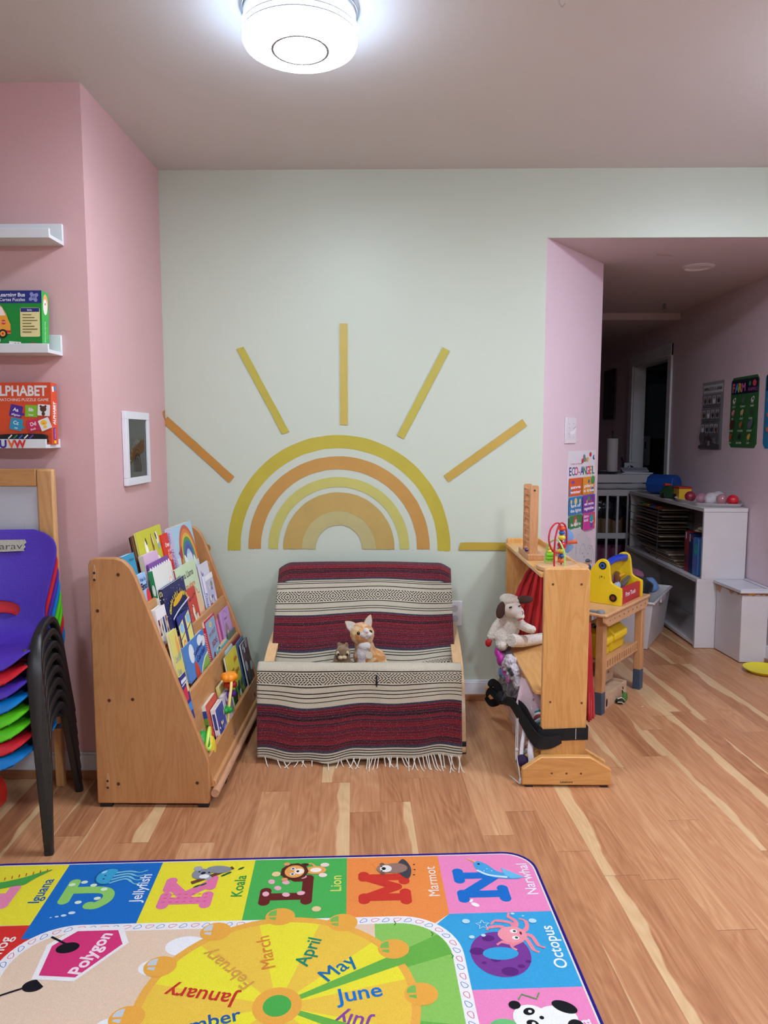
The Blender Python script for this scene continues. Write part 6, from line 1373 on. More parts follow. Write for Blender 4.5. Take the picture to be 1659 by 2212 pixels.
ribbon([(.45, 3.0, .15), (.44, 3.05, .12), (.42, 3.1, .095), (.405, 3.12, .11), (.41, 3.11, .14), (.425, 3.08, .155), (.45, 3.03, .155)], [.03, .035, .03, .02, .025, .03, .03], ((0, 0, 1), (0, .3, 1)), 'loop')
ribbon([(.455, 3.0, .165), (.44, 3.03, .19), (.42, 3.06, .20), (.41, 3.05, .17), (.44, 3.0, .15)], [.03, .04, .03, .03, .03], ((0, .3, 1), (0, 0, 1)), 'loop')
q = M(STR); q.ball((.45, 3.0, .155), (.025, .03, .028)); q.build('knot', st)
q = M(mat('chalk_line', '#c8c8cc', .6)); q.box((.6515, 2.5635, .160), (.6535, 2.5645, .20)); q.build('stitch_line', st)
# ------------------------------------------------------------------ lamb plush
def fleece():
    m, g, b = base_mat('fleece_white', .95, .1); tc = g.n('ShaderNodeTexCoord'); v = g.n('ShaderNodeTexVoronoi'); v.inputs['Scale'].default_value = 150; g.l(tc.outputs['Object'], v.inputs['Vector'])
    g.l(g.ramp(v.outputs[0], [(.0, '#eae3da'), (.8, '#cfc6ba')]), b.inputs['Base Color']); bp = g.n('ShaderNodeBump'); bp.inputs['Strength'].default_value = .45; bp.inputs['Distance'].default_value = .005; bp.invert = True
    g.l(v.outputs[0], bp.inputs['Height']); g.l(bp.outputs[0], b.inputs['Normal']); return m
FL = fleece(); SMO = mat('lamb_face', '#e2dad0', .9, bump=.2, bscale=300)
LK = 1.0685
def _lt(v): return Vector((v[0]*LK, v[1]*LK, 1.24+(v[2]-1.24)*LK-.02))
def _li(v): return Vector((v[0]/LK, v[1]/LK, 1.24+(v[2]+.02-1.24)/LK))
def _lamb(self, vs, fs, m=None): _add0(self, [_lt(v) for v in vs], fs, m)
_add0 = M.add; M.add = _lamb
lb_ = thing('plush_lamb', 'white fleecy plush lamb with brown ears sitting on the divider shelf', 'plush toy', (.53, 3.12, .325))
q = M(FL); q.ball((.468, 2.93, .492), (.042, .04, .05)); q.ball((.475, 2.93, .53), (.035, .034, .03))
q.ball((.438, 2.92, .455), (.033, .05, .034)); q.ball((.432, 2.90, .43), (.026, .04, .026))
q.tube([_li(p) for p in ((.495, 3.05, .385), (.55, 3.10, .368), (.61, 3.16, .358), (.66, 3.21, .352))], [.026, .024, .023, .022], n=16)
q.tube([(.445, 2.93, .53), (.415, 2.925, .50), (.393, 2.92, .463)], [.02, .018, .016], n=14); q.tube([(.49, 2.91, .53), (.515, 2.885, .508), (.54, 2.87, .500)], [.02, .019, .017], n=14); q.ball((.393, 2.92, .457), (.018, .017, .016)); q.ball((.543, 2.868, .50), (.02, .018, .017))
fuse(q.build('body', lb_), rough=.0025, sc=.006)
q = M(SMO); q.ball((.470, 2.905, .578), (.04, .038, .038), rot=Matrix.Rotation(.2, 3, 'Y')); q.ball((.489, 2.878, .567), (.027, .026, .024)); q.ball((.497, 2.868, .553), (.02, .02, .016)); fuse(q.build('head', lb_))
q = M(FL); q.ball((.463, 2.915, .606), (.042, .04, .026), rot=Matrix.Rotation(.15, 3, 'Y')); q.ball((.45, 2.91, .598), (.026, .03, .025)); q.ball((.48, 2.912, .604), (.026, .03, .022)); fuse(q.build('fleece_cap', lb_), rough=.004, sc=.006)
EAR = mat('ear_brown', '#4a322c', .85)
q = M(EAR); q.ball((.427, 2.89, .572), (.019, .012, .036), rot=Matrix.Rotation(.25, 3, 'Y')); q.build('ear', lb_); q = M(EAR); q.ball((.52, 2.90, .612), (.036, .012, .017), rot=Matrix.Rotation(-.05, 3, 'Y')); q.build('ear', lb_)
q = M(BLK); q.ball((.46, 2.868, .588), (.007, .003, .0035), rot=Matrix.Rotation(-.3, 3, 'Y')); q.build('eye', lb_); q = M(BLK); q.ball((.495, 2.866, .594), (.006, .003, .003), rot=Matrix.Rotation(-.3, 3, 'Y')); q.build('eye', lb_)
q = M(BLK); q.tube([(.502, 2.851, .578), (.507, 2.848, .572), (.504, 2.847, .563)], .0012, n=6); q.build('nose', lb_)
mat('lamb_red', '#b3181c', .6); q = M(mat('lamb_mouth', '#a8433c', .6)); q.prism(spline([(-.010, -.002), (.0, .001), (.011, .004), (.006, -.003), (-.004, -.005)], 5, True), (.494, 2.848, .546), (1, 0, .1), (0, 0, 1), (0, -.004, 0)); q.build('mouth', lb_)
q = M(mat('lamb_red', '')); q.ball((.381, 2.912, .432), (.013, .009, .017)); q.ball((.390, 2.912, .440), (.007, .007, .008)); fuse(q.build('mitten', lb_), .003)
M.add = _add0
# ------------------------------------------------------------------ toys on top of the divider
TOP_ = .756
mr = thing('marble_tower', 'tall wooden zigzag marble tower standing on the divider shelf', 'toy', (.545, 2.99, TOP_)); MW = wood('tower_wood', '#b98257', '#c9966a', 'z', streak=.3)
q = M(MW); q.box((.525, 2.87, TOP_), (.588, 3.09, TOP_+.022)); q.build('base', mr, bevel=.002)
for y, x in ((2.90, .552), (3.0, .545)):
    q = M(MW); q.prism(rrect(x-.0165, TOP_+.02, x+.0165, TOP_+.292, .008), (0, y, 0), (1, 0, 0), (0, 0, 1), (0, .012, 0)); q.build('upright', mr, bevel=.001)
q = M(mat('tower_hole', '#3c2c20', .6)); q.lathe([(0, .0008), (.004, .0008), (.0042, 0)], (.552, 2.90, TOP_+.272), axis=(0, -1, 0), n=14); q.build('peg_hole', mr)
for k in range(11):
    z = TOP_+.275-k*.024; s = 1 if k % 2 else -1
    q = M(MW); q.obox((.536 if s > 0 else .528, 2.912, z), (.012, 0, 0), (0, .088, 0), (0, 0, .003)); q.T = None; q.build('chute', mr)
q = M(mat('marble_blue', '#2440b8', .15)); q.ball((.532, 2.94, TOP_+.032), .008); tag(q.build('marble', org=(.532, 2.94, TOP_+.03)), 'blue marble at the bottom of the wooden tower', 'marble')
# bead maze
_add = M.add
def _big(self, vs, fs, m=None): _add(self, [Vector((.612+(v[0]-.5985)*1.3, 2.680+(v[1]-2.672)*1.3, TOP_+(v[2]-TOP_)*1.12)) for v in map(Vector, vs)], fs, m)
M.add = _big
bm = thing('bead_maze', 'wire bead maze with coloured beads on a round wooden base on the divider', 'toy', (.60, 2.665, TOP_))
q = M(wood('maze_base', '#c99a6a', '#d8ae80', 'x')); q.lathe([(0, .016), (.068, .016), (.072, .013), (.072, .003), (.068, 0), (0, 0)][::-1], (.602, 2.672, TOP_), n=40); q.build('base', bm)
RWI = mat('wire_red', '#b3202c', .25, spec=.6); zt = TOP_+.016
q = M(RWI); q.tube(spline([(.572, 2.64, zt), (.572, 2.642, zt+.05), (.576, 2.646, zt+.10), (.59, 2.66, zt+.135), (.607, 2.675, zt+.128), (.616, 2.69, zt+.09), (.612, 2.685, zt+.055), (.590, 2.664, zt+.04), (.567, 2.646, zt+.05), (.555, 2.636, zt+.085), (.560, 2.64, zt+.12), (.578, 2.652, zt+.138), (.592, 2.665, zt+.125), (.60, 2.70, zt+.06), (.60, 2.715, zt)], 7), .0026, n=8); q.build('wire', bm)
q = M(mat('wire_green', '#9ccf70', .25, spec=.6)); q.tube(spline([(.602, 2.645, zt), (.6, 2.647, zt+.045), (.585, 2.66, zt+.082), (.567, 2.68, zt+.07), (.560, 2.69, zt+.04), (.558, 2.70, zt)], 7), .0026, n=8); q.build('wire', bm)
for z, r, col, n in ((.118, .010, '#d84a28', 0), (.104, .0085, '#1f5cac', 0), (.088, .0105, '#d8c030', 0), (.065, .0125, '#b81c2c', 0), (.044, .0105, '#d8c030', 0), (.028, .009, '#2c54a8', 0), (.012, .0095, '#d8602c', 0)):
    q = M(mat('bead'+col, col, .3, spec=.5)); q.ball((.5985, 2.672+.0, zt+z), (r, r, r*.85), n=18); q.build('bead', bm)
q = M(mat('bead_post', '#3c3c44', .3)); q.cyl((.5985, 2.672, zt), (.5985, 2.672, zt+.125), .002, n=8); q.build('post', bm)
q = M(mat('blue_disc', '#6f95c4', .5)); q.prism(spline([(-.006, .045), (.006, .034), (.012, .02), (.008, .006), (-.004, .004), (-.002, -.004), (.012, -.012), (.006, -.026), (-.006, -.036), (-.014, -.02), (-.012, .02)], 4, True), (.627, 2.70, zt+.068), (1, 0, 0), (0, 0, 1), (0, .008, 0)); q.build('blue_figure', bm, bevel=.001)
q = M(mat('orange_peg', '#c85c3c', .4)); q.cyl((.62, 2.69, zt+.069), (.645, 2.685, zt+.073), .0065, n=16); q.build('orange_peg', bm)
M.add = _add
# green stacking rings
sr = thing('stacking_rings', 'lime green stacking rings with a yellow knob behind the bead maze', 'toy', (.553, 2.74, TOP_))
q = M(mat('ring_base', '#cdc873', .4)); q.lathe([(0, .008), (.022, .008), (.024, 0), (0, 0)][::-1], (.590, 2.775, TOP_), n=28); q.build('base', sr)
for k in range(3):
    q = M(mat('ring_green', '#7fd02c', .35)); q.lathe([(.008, .0), (.016, .0), (.0195, .004), (.0195, .009), (.016, .0125), (.008, .0125)][::1][::-1], (.590, 2.775, TOP_+.008+k*.0125), n=28); q.build('ring', sr)
q = M(mat('knob_yellow', '#dcc33c', .4)); q.lathe([(0, .024), (.005, .022), (.007, .016), (.005, .012), (.010, .006), (.008, 0), (0, 0)][::-1], (.590, 2.775, TOP_+.0455), n=20); q.build('knob', sr)
# wooden comb puzzle and crayon scribble
q = M(MW)
for k in range(5): q.box((.540+.0, 2.655+k*.008, TOP_+.0005), (.575, 2.660+k*.008, TOP_+.006))
cp = q.build('wooden_comb', org=(.55, 2.67, TOP_), bevel=.0008); tag(cp, 'small slotted wooden piece beside the bead maze base', 'toy')
q = M(); c = Cv(q, (.545, 2.75, TOP_+.0002), (1, 0, 0), (0, 1, 0), eps=.0001); r9 = random.Random(2)
c.line([(r9.uniform(-.02, .02), r9.uniform(-.04, .04)) for _ in range(14)], .0022, '#9a64a8', sm=4); q.build('crayon_mark', dv, smooth=0)
# ================================================================== play workbench against the pink pillar
J = jd.to_3d(); JN = jn.to_3d(); Z3 = Vector((0, 0, 1))
def jbox(q, s0, s1, t0, t1, z0, z1, m=None): q.obox(jp(s0, t0, z0), J*(s1-s0), JN*(t1-t0), Z3*(z1-z0), m)
BW = wood('bench_wood', '#b98658', '#cb9a6c', 'z', streak=.2); BWX = wood('bench_wood_flat', '#c39264', '#d4a679', 'x', streak=.25); BLUEG = mat('bench_foot_blue', '#3f4f63', .5)
wb = thing('toy_workbench', 'wooden toy workbench with blue grey feet against the pink pillar', 'workbench', tuple(jp(.22, .18, 0)))
for s, t_ in ((.0, .315), (.44, .33), (.0, .06), (.44, .06)):
    q = M(BW); jbox(q, s-.003, s+.038, t_-.036, t_, .10, .455); lg = q.build('leg', wb, bevel=.003)
    q = M(BLUEG); jbox(q, s-.0035, s+.0385, t_-.0365, t_+.0005, 0, .10); q.build('leg_sleeve', lg, bevel=.003)
q = M(BWX); jbox(q, -.05, .505, .03, .345, .455, .470); q.build('top', wb, bevel=.006, bseg=3)
q = M(BWX); q.prism([(-.045, .455), (.50, .455), (.50, .432), (.478, .408), (.0, .408), (-.045, .432)], jp(0, .325, 0), J, Z3, JN*.012)
c = Cv(q, jp(0, .3372, .43), J, (0, 0, 1), eps=.0002)
c.n = JN; 
for k in range(9): c.ell(.01+k*.055, .003, .0035, .0042, '#3c2a1c')
q.build('front_rail', wb, bevel=.002)
q = M(BWX); jbox(q, -.05, .505, .01, .03, .555, .60); 
q.build('back_rail', wb, bevel=.004)
for s in (-.03, .47): q = M(BW); jbox(q, s, s+.03, .012, .028, .455, .56); q.build('upright', wb, bevel=.002)
for s, t_, z in ((.53, .02, .60), (.44, .045, .575)):
    q = M(BLUEG); q.lathe([(0, .014), (.016, .012), (.019, .006), (.016, 0), (0, 0)][::-1], jp(s-.05 if s > .5 else s, t_, z), n=20, axis=(0, 0, 1) if s > .5 else tuple(JN)); q.build('peg_knob', wb)
# slatted lower shelf
q = M(BWX); jbox(q, .035, .445, .08, .305, .222, .230); q.build('lower_shelf', wb, bevel=.001)
q = M(BWX); jbox(q, .035, .445, .305, .313, .196, .204); jbox(q, .035, .445, .305, .313, .236, .244)
for k in range(15): jbox(q, .04+k*.0285, .052+k*.0285, .305, .313, .204, .236)
q.build('slatted_front', wb)
# big toolbox on the bench
tb = thing('toy_toolbox', 'yellow and red toy toolbox with a blue handle on the workbench', 'toolbox', tuple(jp(.29, .24, .47)))
TY = mat('toolbox_yellow', '#e2c21c', .38, spec=.5); TR = mat('toolbox_red', '#b51c26', .38, spec=.5); TBL = mat('toolbox_blue', '#1f3cb0', .35, spec=.5)
plate = spline([(.10, .0), (.098, .02), (.155, .11), (.205, .185), (.225, .205), (.25, .205), (.267, .185), (.275, .13), (.283, .10), (.32, .082), (.33, .07), (.33, .0)], 6)
plate = [(a, b) for a, b in plate]
for s in (.150, .415):
    q = M(TY); q.prism(plate, jp(s, 0, .4705), JN, Z3, J*.018)
    c = Cv(q, jp(s, 0, .4705), JN, Z3, eps=.0015); c.n = -J
    if s < .3:
        c.ell(.24, .178, .018, .018, '#14161c'); c.ell(.24, .178, .013, .013, '#2a62a8'); c.ell(.24, .178, .006, .006, '#14161c'); c.ell(.295, .035, .018, .018, '#201a16'); c.ell(.295, .035, .009, .009, '#7a3420'); c.ell(.165, .04, .014, .016, '#201a16'); c.ell(.24, .128, .004, .004, '#5c4a10'); c.eps = .0008
        c.line([(.228, .118), (.229, .130)], .002, '#5c4a10'); c.line([(.252, .118), (.251, .130)], .002, '#5c4a10')
    q.build('end_plate', tb, bevel=.004, bseg=3)
q = M(TR); jbox(q, .168, .415, .308, .322, .472, .545); jbox(q, .168, .415, .15, .164, .472, .545); jbox(q, .168, .415, .15, .322, .4705, .478)
c = Cv(q, jp(.29, .3222, .508), J, Z3, eps=.0006); c.n = JN; c.text('First Tools', .0, .003, .020, '#ead8dc', w=.13, bold=.03); q.build('tray', tb, bevel=.003)
q = M(TBL); q.tube([jp(.165, .245, .648), jp(.25, .245, .66), jp(.33, .245, .66), jp(.42, .245, .648)], [.014, .016, .016, .014], n=14); 
q.build('handle', tb); q = M(TBL); jbox(q, .30, .40, .225, .265, .655, .672); q.build('handle_pad', tb, bevel=.004)
for nm, a, b, r, col in (('toy_drill', (.20, .28, .555), (.38, .22, .572), .018, '#5a1e26'), ('toy_hammer', (.17, .295, .54), (.22, .285, .556), .017, '#8fa2b4'), ('toy_saw', (.22, .30, .55), (.40, .27, .56), .012, '#4c4a50'), ('toy_screwdriver', (.24, .25, .566), (.39, .25, .574), .008, '#d89a2c')):
    q = M(mat('tool'+col, col, .3, spec=.6)); q.tube([jp(*a), jp(*[(x+y)/2 for x, y in zip(a, b)]), jp(*b)], [r, r*1.15, r*.9], n=14); o = q.build(nm, org=tuple(jp(*a))); tag(o, {'toy_drill': 'dark red toy tool lying in the toolbox', 'toy_hammer': 'silver headed toy tool at the near end of the toolbox', 'toy_saw': 'dark grey toy tool along the front of the toolbox', 'toy_screwdriver': 'orange toy tool in the middle of the toolbox'}[nm], 'toy tool')
q = M(mat('grey_clamp', '#7f878f', .4)); q.lathe([(0, .012), (.015, .012), (.018, .005), (.018, 0), (0, 0)][::-1], jp(-.028, .31, .4705)); jbox(q, -.038, -.018, .26, .31, .4705, .478); o = q.build('toy_vice', org=tuple(jp(.04, .31, .47))); tag(o, 'small grey toy vice at the near corner of the workbench', 'toy')
# yellow case on the lower shelf
yc = thing('yellow_tool_case', 'lumpy yellow toy case lying on the lower shelf of the workbench', 'toy case', tuple(jp(.22, .22, .23)))
YC = mat('case_yellow', '#e8c81c', .4, spec=.5)
for s0, s1 in ((.06, .185), (.205, .36)):
    q = M(YC); pr = [(.10, .0), (.10, .09), (.135, .115), (.25, .118), (.29, .09), (.29, .06), (.275, .05), (.27, .0)]
    q.prism(pr, jp(s0, 0, .2305), JN, Z3, J*(s1-s0)); q.build('half_shell', yc, bevel=.012, bseg=3)
q = M(YC); jbox(q, .18, .21, .11, .26, .2305, .33); q.build('hinge', yc, bevel=.004)
q = M(mat('case_black', '#1c1c20', .4)); q.tube([jp(.07, .2, .348), jp(.1, .2, .362), jp(.16, .2, .362), jp(.18, .2, .348)], .009, n=10); q.build('handle', yc)
lump('purple_toy', 'purple toy lump beside the yellow case on the lower shelf', 'toy', '#3c2058', [(tuple(jp(.02, .22, .262)), (.025, .03, .03))], dis=.004)
# wooden crates below
CW = wood('crate_wood', '#b99a7c', '#cdb094', 'x', streak=.3, rough=.6, coat=0)
def crate(lab, s0, s1, t0, t1, z0, z1, holes):
    t = thing('wooden_crate', lab, 'crate', tuple(jp((s0+s1)/2, (t0+t1)/2, z0)), 'small wooden crates'); w = .009
    for a in ((s0, s1, t1-w, t1), (s0, s1, t0, t0+w)):
        q = M(CW); jbox(q, a[0], a[1], a[2], a[3], z0, z1)
        if a[3] == t1:
            c = Cv(q, jp(0, t1+.0003, z0), J, Z3, eps=.0003); c.n = JN
            for h in holes: c.ell(*h)
        q.build('side_board', t, bevel=.001)
    for a in ((s0, s0+w), (s1-w, s1)): q = M(CW); jbox(q, a[0], a[1], t0+w, t1-w, z0, z1); q.build('end_board', t, bevel=.001)
    q = M(CW); jbox(q, s0+w, s1-w, t0+w, t1-w, z0+.001, z0+.007 if z0 > .01 else z1-.012); q.build('bottom', t)
    return t
crate('lower wooden crate on the floor under the workbench', .045, .335, .12, .302, .0, .07, [(.09, .03, .010, .020, '#2a1a18'), (.285, .035, .010, .020, '#2a1a18')])
crate('upper wooden crate stacked under the workbench', .02, .33, .02, .235, .0705, .137, [(.06, .035, .007, .005, '#3c2a20'), (.27, .045, .006, .006, '#3c2a20'), (.16, .04, .02, .003, '#4c382a'), (.17, .03, .022, .003, '#4c382a')])
q = M(mat('paper_white', '#c8ccd4', .8)); q.obox(jp(.05, .06, .10), J*.11+Z3*.012, JN*.12+Z3*.006, Z3*.0012)
c = Cv(q, jp(.05, .06, .1015), J, JN); c.n = Z3
for k in range(4): c.rect(.01, .02+.025*k, .08, .008, '#3a4250')
o = q.build('printed_sheet', org=tuple(jp(.08, .1, .1)), smooth=0); tag(o, 'printed white sheet in the upper wooden crate', 'paper')
gl = thing('green_leaf_toy', 'small green felt leaf with white cord by the crate on the floor', 'toy', tuple(jp(.21, .33, 0)))
q = M(mat('felt_green', '#4a7a34', .8)); q.prism(spline([(-.018, .002), (-.012, .03), (.006, .044), (.022, .026), (.02, .006)], 4, True), jp(.235, .322, 0), J, Z3, JN*.016); q.build('leaf', gl, bevel=.003)
q = M(mat('felt_dark', '#232c20', .8)); q.ball(jp(.195, .325, .014), (.022, .016, .013)); q.build('dark_leaf', gl)
q = M(mat('cord_white', '#cfc9be', .7)); q.tube(spline([jp(.17, .322, .03), jp(.19, .335, .032), jp(.21, .342, .014)], 5), .0022, n=6); q.tube(spline([jp(.165, .325, .016), jp(.18, .34, .014), jp(.19, .345, .004)], 5), .0022, n=6); q.tube(spline([jp(.24, .31, .056), jp(.252, .315, .05), jp(.25, .325, .038)], 5), .0018, n=6); q.build('cord', gl)
q = M(mat('bit_peach', '#d0a58a', .7)); q.tube([jp(.20, .42, .003), jp(.215, .425, .004), jp(.225, .418, .003)], .003, n=6); o = q.build('craft_scrap', org=tuple(jp(.21, .42, 0))); tag(o, 'tiny peach scrap on the floor in front of the crates', 'scrap')
# poster and drawing on the pillar
def jcv(q, s, t_, z, eps=.0002): c = Cv(q, jp(s, t_, z), J, Z3, eps=eps); c.n = JN; return c
q = M(ink('#dfdbe0')); jbox(q, .268, .606, .0006, .0016, .752, 1.168); c = jcv(q, .268, .0017, .752)
W_, H_ = .338, .416
c.text('I want to be an', .10, .352, .010, '#b05a78', w=.13)
for i, (ch, col) in enumerate(zip('ECO-ANGEL', ('#5a3c8c', '#3c8c7c', '#c8508c', '#e07040', '#4a4aa0', '#3c9c5c', '#d8508c', '#e0803c', '#3c8c5c'))): c.text(ch, .030+i*.0345, .315, .042, col, bold=.02)
for x, y, col in ((.19, .385, '#7c8c94'), (.2, .37, '#6c8c7c'), (.23, .37, '#d8a84c'), (.265, .395, '#c83c4c'), (.31, .38, '#2c4c8c'), (.17, .365, '#c83c4c')): c.ell(x, y, .012, .012, col)
c.ell(.315, .382, .008, .009, '#dfdbe0')
cells = [('#d8602c', 'save', 'water', '#7c4ca8'), ('#e0942c', 'plant', 'a tree', '#3c9c5c'), ('#2f80b8', 'turn off', 'the lights', '#e8c878'), ('#7c3ca0', 'eat more', 'vegetables', '#4a8c5c'), ('#3f8044', 'be kind to', 'animals', '#c85c3c'), ('#c83c94', 'share a', 'book', '#3a9ca8')]
for i, (bg, a, b, pic) in enumerate(cells):
    x = .014+(i % 2)*.158; y = .193-(i//2)*.0925
    c.rect(x, y, .152, .0885, bg)
    if i == 5: ty = .07; px_, py_ = x+.11, y+.045
    else: ty = .030; px_, py_ = x+.04+.03*(i % 2)*2, y+.065
    if i == 0: c.ell(x+.045, y+.068, .018, .008, pic); c.rect(x+.008, y+.008, .02, .03, '#4a8cc8')
    elif i == 1: c.ell(x+.125, y+.07, .024, .022, pic); c.rect(x+.121, y+.03, .006, .03, '#7c4a2c'); c.rect(x+.108, y+.008, .03, .024, '#2c7cc8'); c.ell(x+.075, y+.065, .01, .01, '#4a6cb0')
    elif i == 2: 
        for dx, r in ((.025, .010), (.075, .017), (.125, .010)): c.ell(x+dx, y+.065, r, r, pic); c.rect(x+dx-.004, y+.065-r-.008, .008, .012, '#e8e0c0')
    elif i == 3: c.ell(x+.075, y+.07, .018, .013, pic); c.ell(x+.05, y+.055, .009, .009, '#e89a4c'); c.ell(x+.1, y+.055, .010, .008, '#d8404c')
    elif i == 4: c.ell(x+.07, y+.06, .022, .026, '#a84c3c'); c.ell(x+.075, y+.05, .014, .02, '#c8b0a0')
    else: c.ell(px_+.012, py_, .036, .04, '#d8582c'); c.ell(px_, py_+.01, .024, .024, pic); c.poly([(px_-.02, py_-.005), (px_+.022, py_-.005), (px_+.012, py_-.035), (px_-.01, py_-.035)], '#6a4ab0'); c.line([(px_-.02, py_-.003), (px_, py_-.01), (px_+.022, py_-.002)], .004, '#f0eef4')
    c.text(a, x+(.076 if i != 5 else .04), y+ty+(.014 if i != 5 else .004), .016, '#f4eef2', w=.115 if i != 5 else .06, bold=.03); c.text(b, x+(.076 if i != 5 else .04), y+ty-.010-(.0 if i != 5 else .006), .016, '#f4eef2', w=.125 if i != 5 else .055, bold=.03)
o = q.build('wall_poster', smooth=0, org=tuple(jp(.43, 0, .75))); tag(o, 'white poster with six coloured squares about saving the earth on the pink pillar', 'poster')
q = M(ink('#c9c3c4')); dome = [(-.20, 0)]+[(-.20*math.cos(PI*k/24), .165*math.sin(PI*k/24)) for k in range(1, 24)]+[(.235, 0)]
dome = [(-.25, -.02)]+[(-.25+.5*(k/24), -.02+.185*math.sin(PI*min(1, .02+k/24*.98))**.7) for k in range(25)]+[(.25, -.02)]
q.prism(dome, jp(.34, .018, .62), J, Z3, JN*.004); c = jcv(q, .34, .0225, .62); 
for pts in ([(.05, .03), (.06, .07), (.1, .075), (.12, .04)], [(.13, .03), (.15, .06), (.2, .05), (.21, .02)], [(-.05, .04), (-.04, .09), (.0, .1)], [(.0, .02), (.01, .12), (.04, .13)], [(.15, .09), (.17, .1), (.19, .08)]): c.line(pts, .0018, '#96908f', sm=5)
for x, y in ((.08, .03), (.15, .02), (.17, .045), (.1, .01)): c.ell(x, y, .0035, .0035, '#5c5a5e')
o = q.build('drawing_board', smooth=0, org=tuple(jp(.34, .02, .60))); tag(o, 'pale rounded board with a faint drawing leaning on the pink pillar', 'drawing board')
# ================================================================== white storage bin with clothes
B0 = Vector((1.478, 4.235, 0)); bd = Vector((.498, .867, 0)); bl = Vector((-.867, .498, 0))
sb_ = thing('storage_bin', 'white plastic storage bin heaped with clothes behind the workbench', 'bin', tuple(B0+bd*.25+bl*.18)); WB = mat('bin_white', '#c9c3c6', .4, vary=.05, vscale=14)
fl_ = .03
def ring(z, k): o = B0-bd*k-bl*k+Vector((0, 0, z)); a = bd*(.5+2*k); b = bl*(.36+2*k); return [o, o+a, o+a+b, o+b]
q = M(WB); r0, r1, r2 = ring(0.003, 0), ring(.285, .03), ring(.285, .026); r3 = ring(.008, -.003)
q.add(r0+r1+r2+r3, [(3, 2, 1, 0)]+[(i, (i+1) % 4, 4+(i+1) % 4, 4+i) for i in range(4)]+[(4+i, 4+(i+1) % 4, 8+(i+1) % 4, 8+i) for i in range(4)]+[(8+i, 8+(i+1) % 4, 12+(i+1) % 4, 12+i) for i in range(4)]+[(12, 13, 14, 15)])
q.build('tub', sb_, smooth=0, bevel=.004)
q = M(WB); rr_ = ring(.283, .034)
for i in range(4): q.tube([rr_[i], rr_[(i+1) % 4]], .008, n=8)
h0 = rr_[0]+bd*.2; q.obox(h0+Vector((0, 0, -.03))-bl*.008, bd*.14, bl*.01, (0, 0, .025)); q.build('rim', sb_)
q = M(mat('label_red', '#7a2a2c', .5)); c = Cv(q, B0+bl*.16-bd*.022+Vector((0, 0, .215)), -bl, Z3); c.n = -bd; c.text('S', 0, 0, .03, mat('label_red', ''), bold=.04); c.ell(0, -.02, .03, .005, mat('label_red', ''))
q.build('label', sb_, smooth=0)
cc = B0+bd*.25+bl*.18
lump('black_garment', 'black garment spilling over the white storage bin', 'clothes', '#121115', [(tuple(cc+Vector((-.02, -.04, .33))), (.13, .13, .07)), (tuple(cc+Vector((.07, -.03, .32))), (.08, .1, .055)), (tuple(cc+Vector((-.08, -.12, .30))), (.09, .05, .04))], dis=.03, sc=.08, vox=.006)
lump('pink_garment', 'pink garment on top of the heap in the storage bin', 'clothes', '#a35a7c', [(tuple(cc+Vector((-.04, .09, .40))), (.12, .08, .045)), (tuple(cc+Vector((.05, .06, .375))), (.07, .08, .04))], dis=.03, sc=.06, vox=.006)
lump('blue_garment', 'light blue folded garment at the right end of the storage bin', 'clothes', '#6c94cc', [(tuple(B0+bd*.36+bl*.06+Vector((0, 0, .315))), (.05, .06, .03), .5, 'X')], dis=.02, sc=.05, vox=.005)
q = M(mat('strap_offwhite', '#b9b0a0', .7)); q.tube(spline([cc+Vector((-.17, -.16, .32)), cc+Vector((-.10, -.17, .355)), cc+Vector((-.04, -.18, .335)), cc+Vector((-.02, -.18, .30))], 6), .006, n=8); o = q.build('cloth_strap', org=tuple(cc+Vector((-.1, -.17, .33)))); tag(o, 'cream strap lying on the black garment in the bin', 'strap')
# ================================================================== white shelf units along the right wall
SW = mat('shelf_white', '#cfcacc', .45, vary=.03, vscale=7); SG = mat('shelf_inner', '#bdb6b6', .5)
su = thing('lower_shelf_unit', 'lower white open shelf unit standing on the floor by the right wall', 'shelf', (1.91, 4.9, 0))
Xa, Xb, Ya, Yb = 1.765, 2.04, 4.27, 5.62
q = M(SW); q.box((Xa, Ya, .002), (Xb, Ya+.018, .39)); q.build('end_panel', su, bevel=.0015)
q = M(SW); q.box((Xa, Yb-.018, .002), (Xb, Yb, .39)); q.build('end_panel', su)
q = M(SW); q.box((Xa, Ya, .39), (Xb, Yb, .412)); q.build('top_panel', su, bevel=.0015)
q = M(SW); q.box((Xa+.004, Ya+.018, .012), (Xb, Yb-.018, .03)); q.build('bottom_panel', su)
q = M(SG); q.box((Xb-.006, Ya+.018, .03), (Xb, Yb-.018, .39)); q.build('back_panel', su)
q = M(SG); q.box((Xb-.03, 4.9, .03), (Xb-.006, 4.915, .39)); q.build('divider', su)
uu = thing('upper_shelf_unit', 'upper white shelf unit holding puzzle boards by the right wall', 'shelf', (1.92, 4.9, .412)); Xc = 1.79
q = M(SW); q.box((Xc, Ya, .4125), (Xb, Ya+.018, .805)); q.build('end_panel', uu, bevel=.0015)
q = M(SW); q.box((Xc, Yb-.03, .4125), (Xb, Yb-.012, .805)); q.build('end_panel', uu)
q = M(SW); q.box((Xc-.004, Ya-.004, .805), (Xb, Yb, .827)); q.build('top_panel', uu, bevel=.0015)
q = M(SG); q.box((Xb-.006, Ya+.018, .4125), (Xb, Yb-.03, .805)); q.build('back_panel', uu)
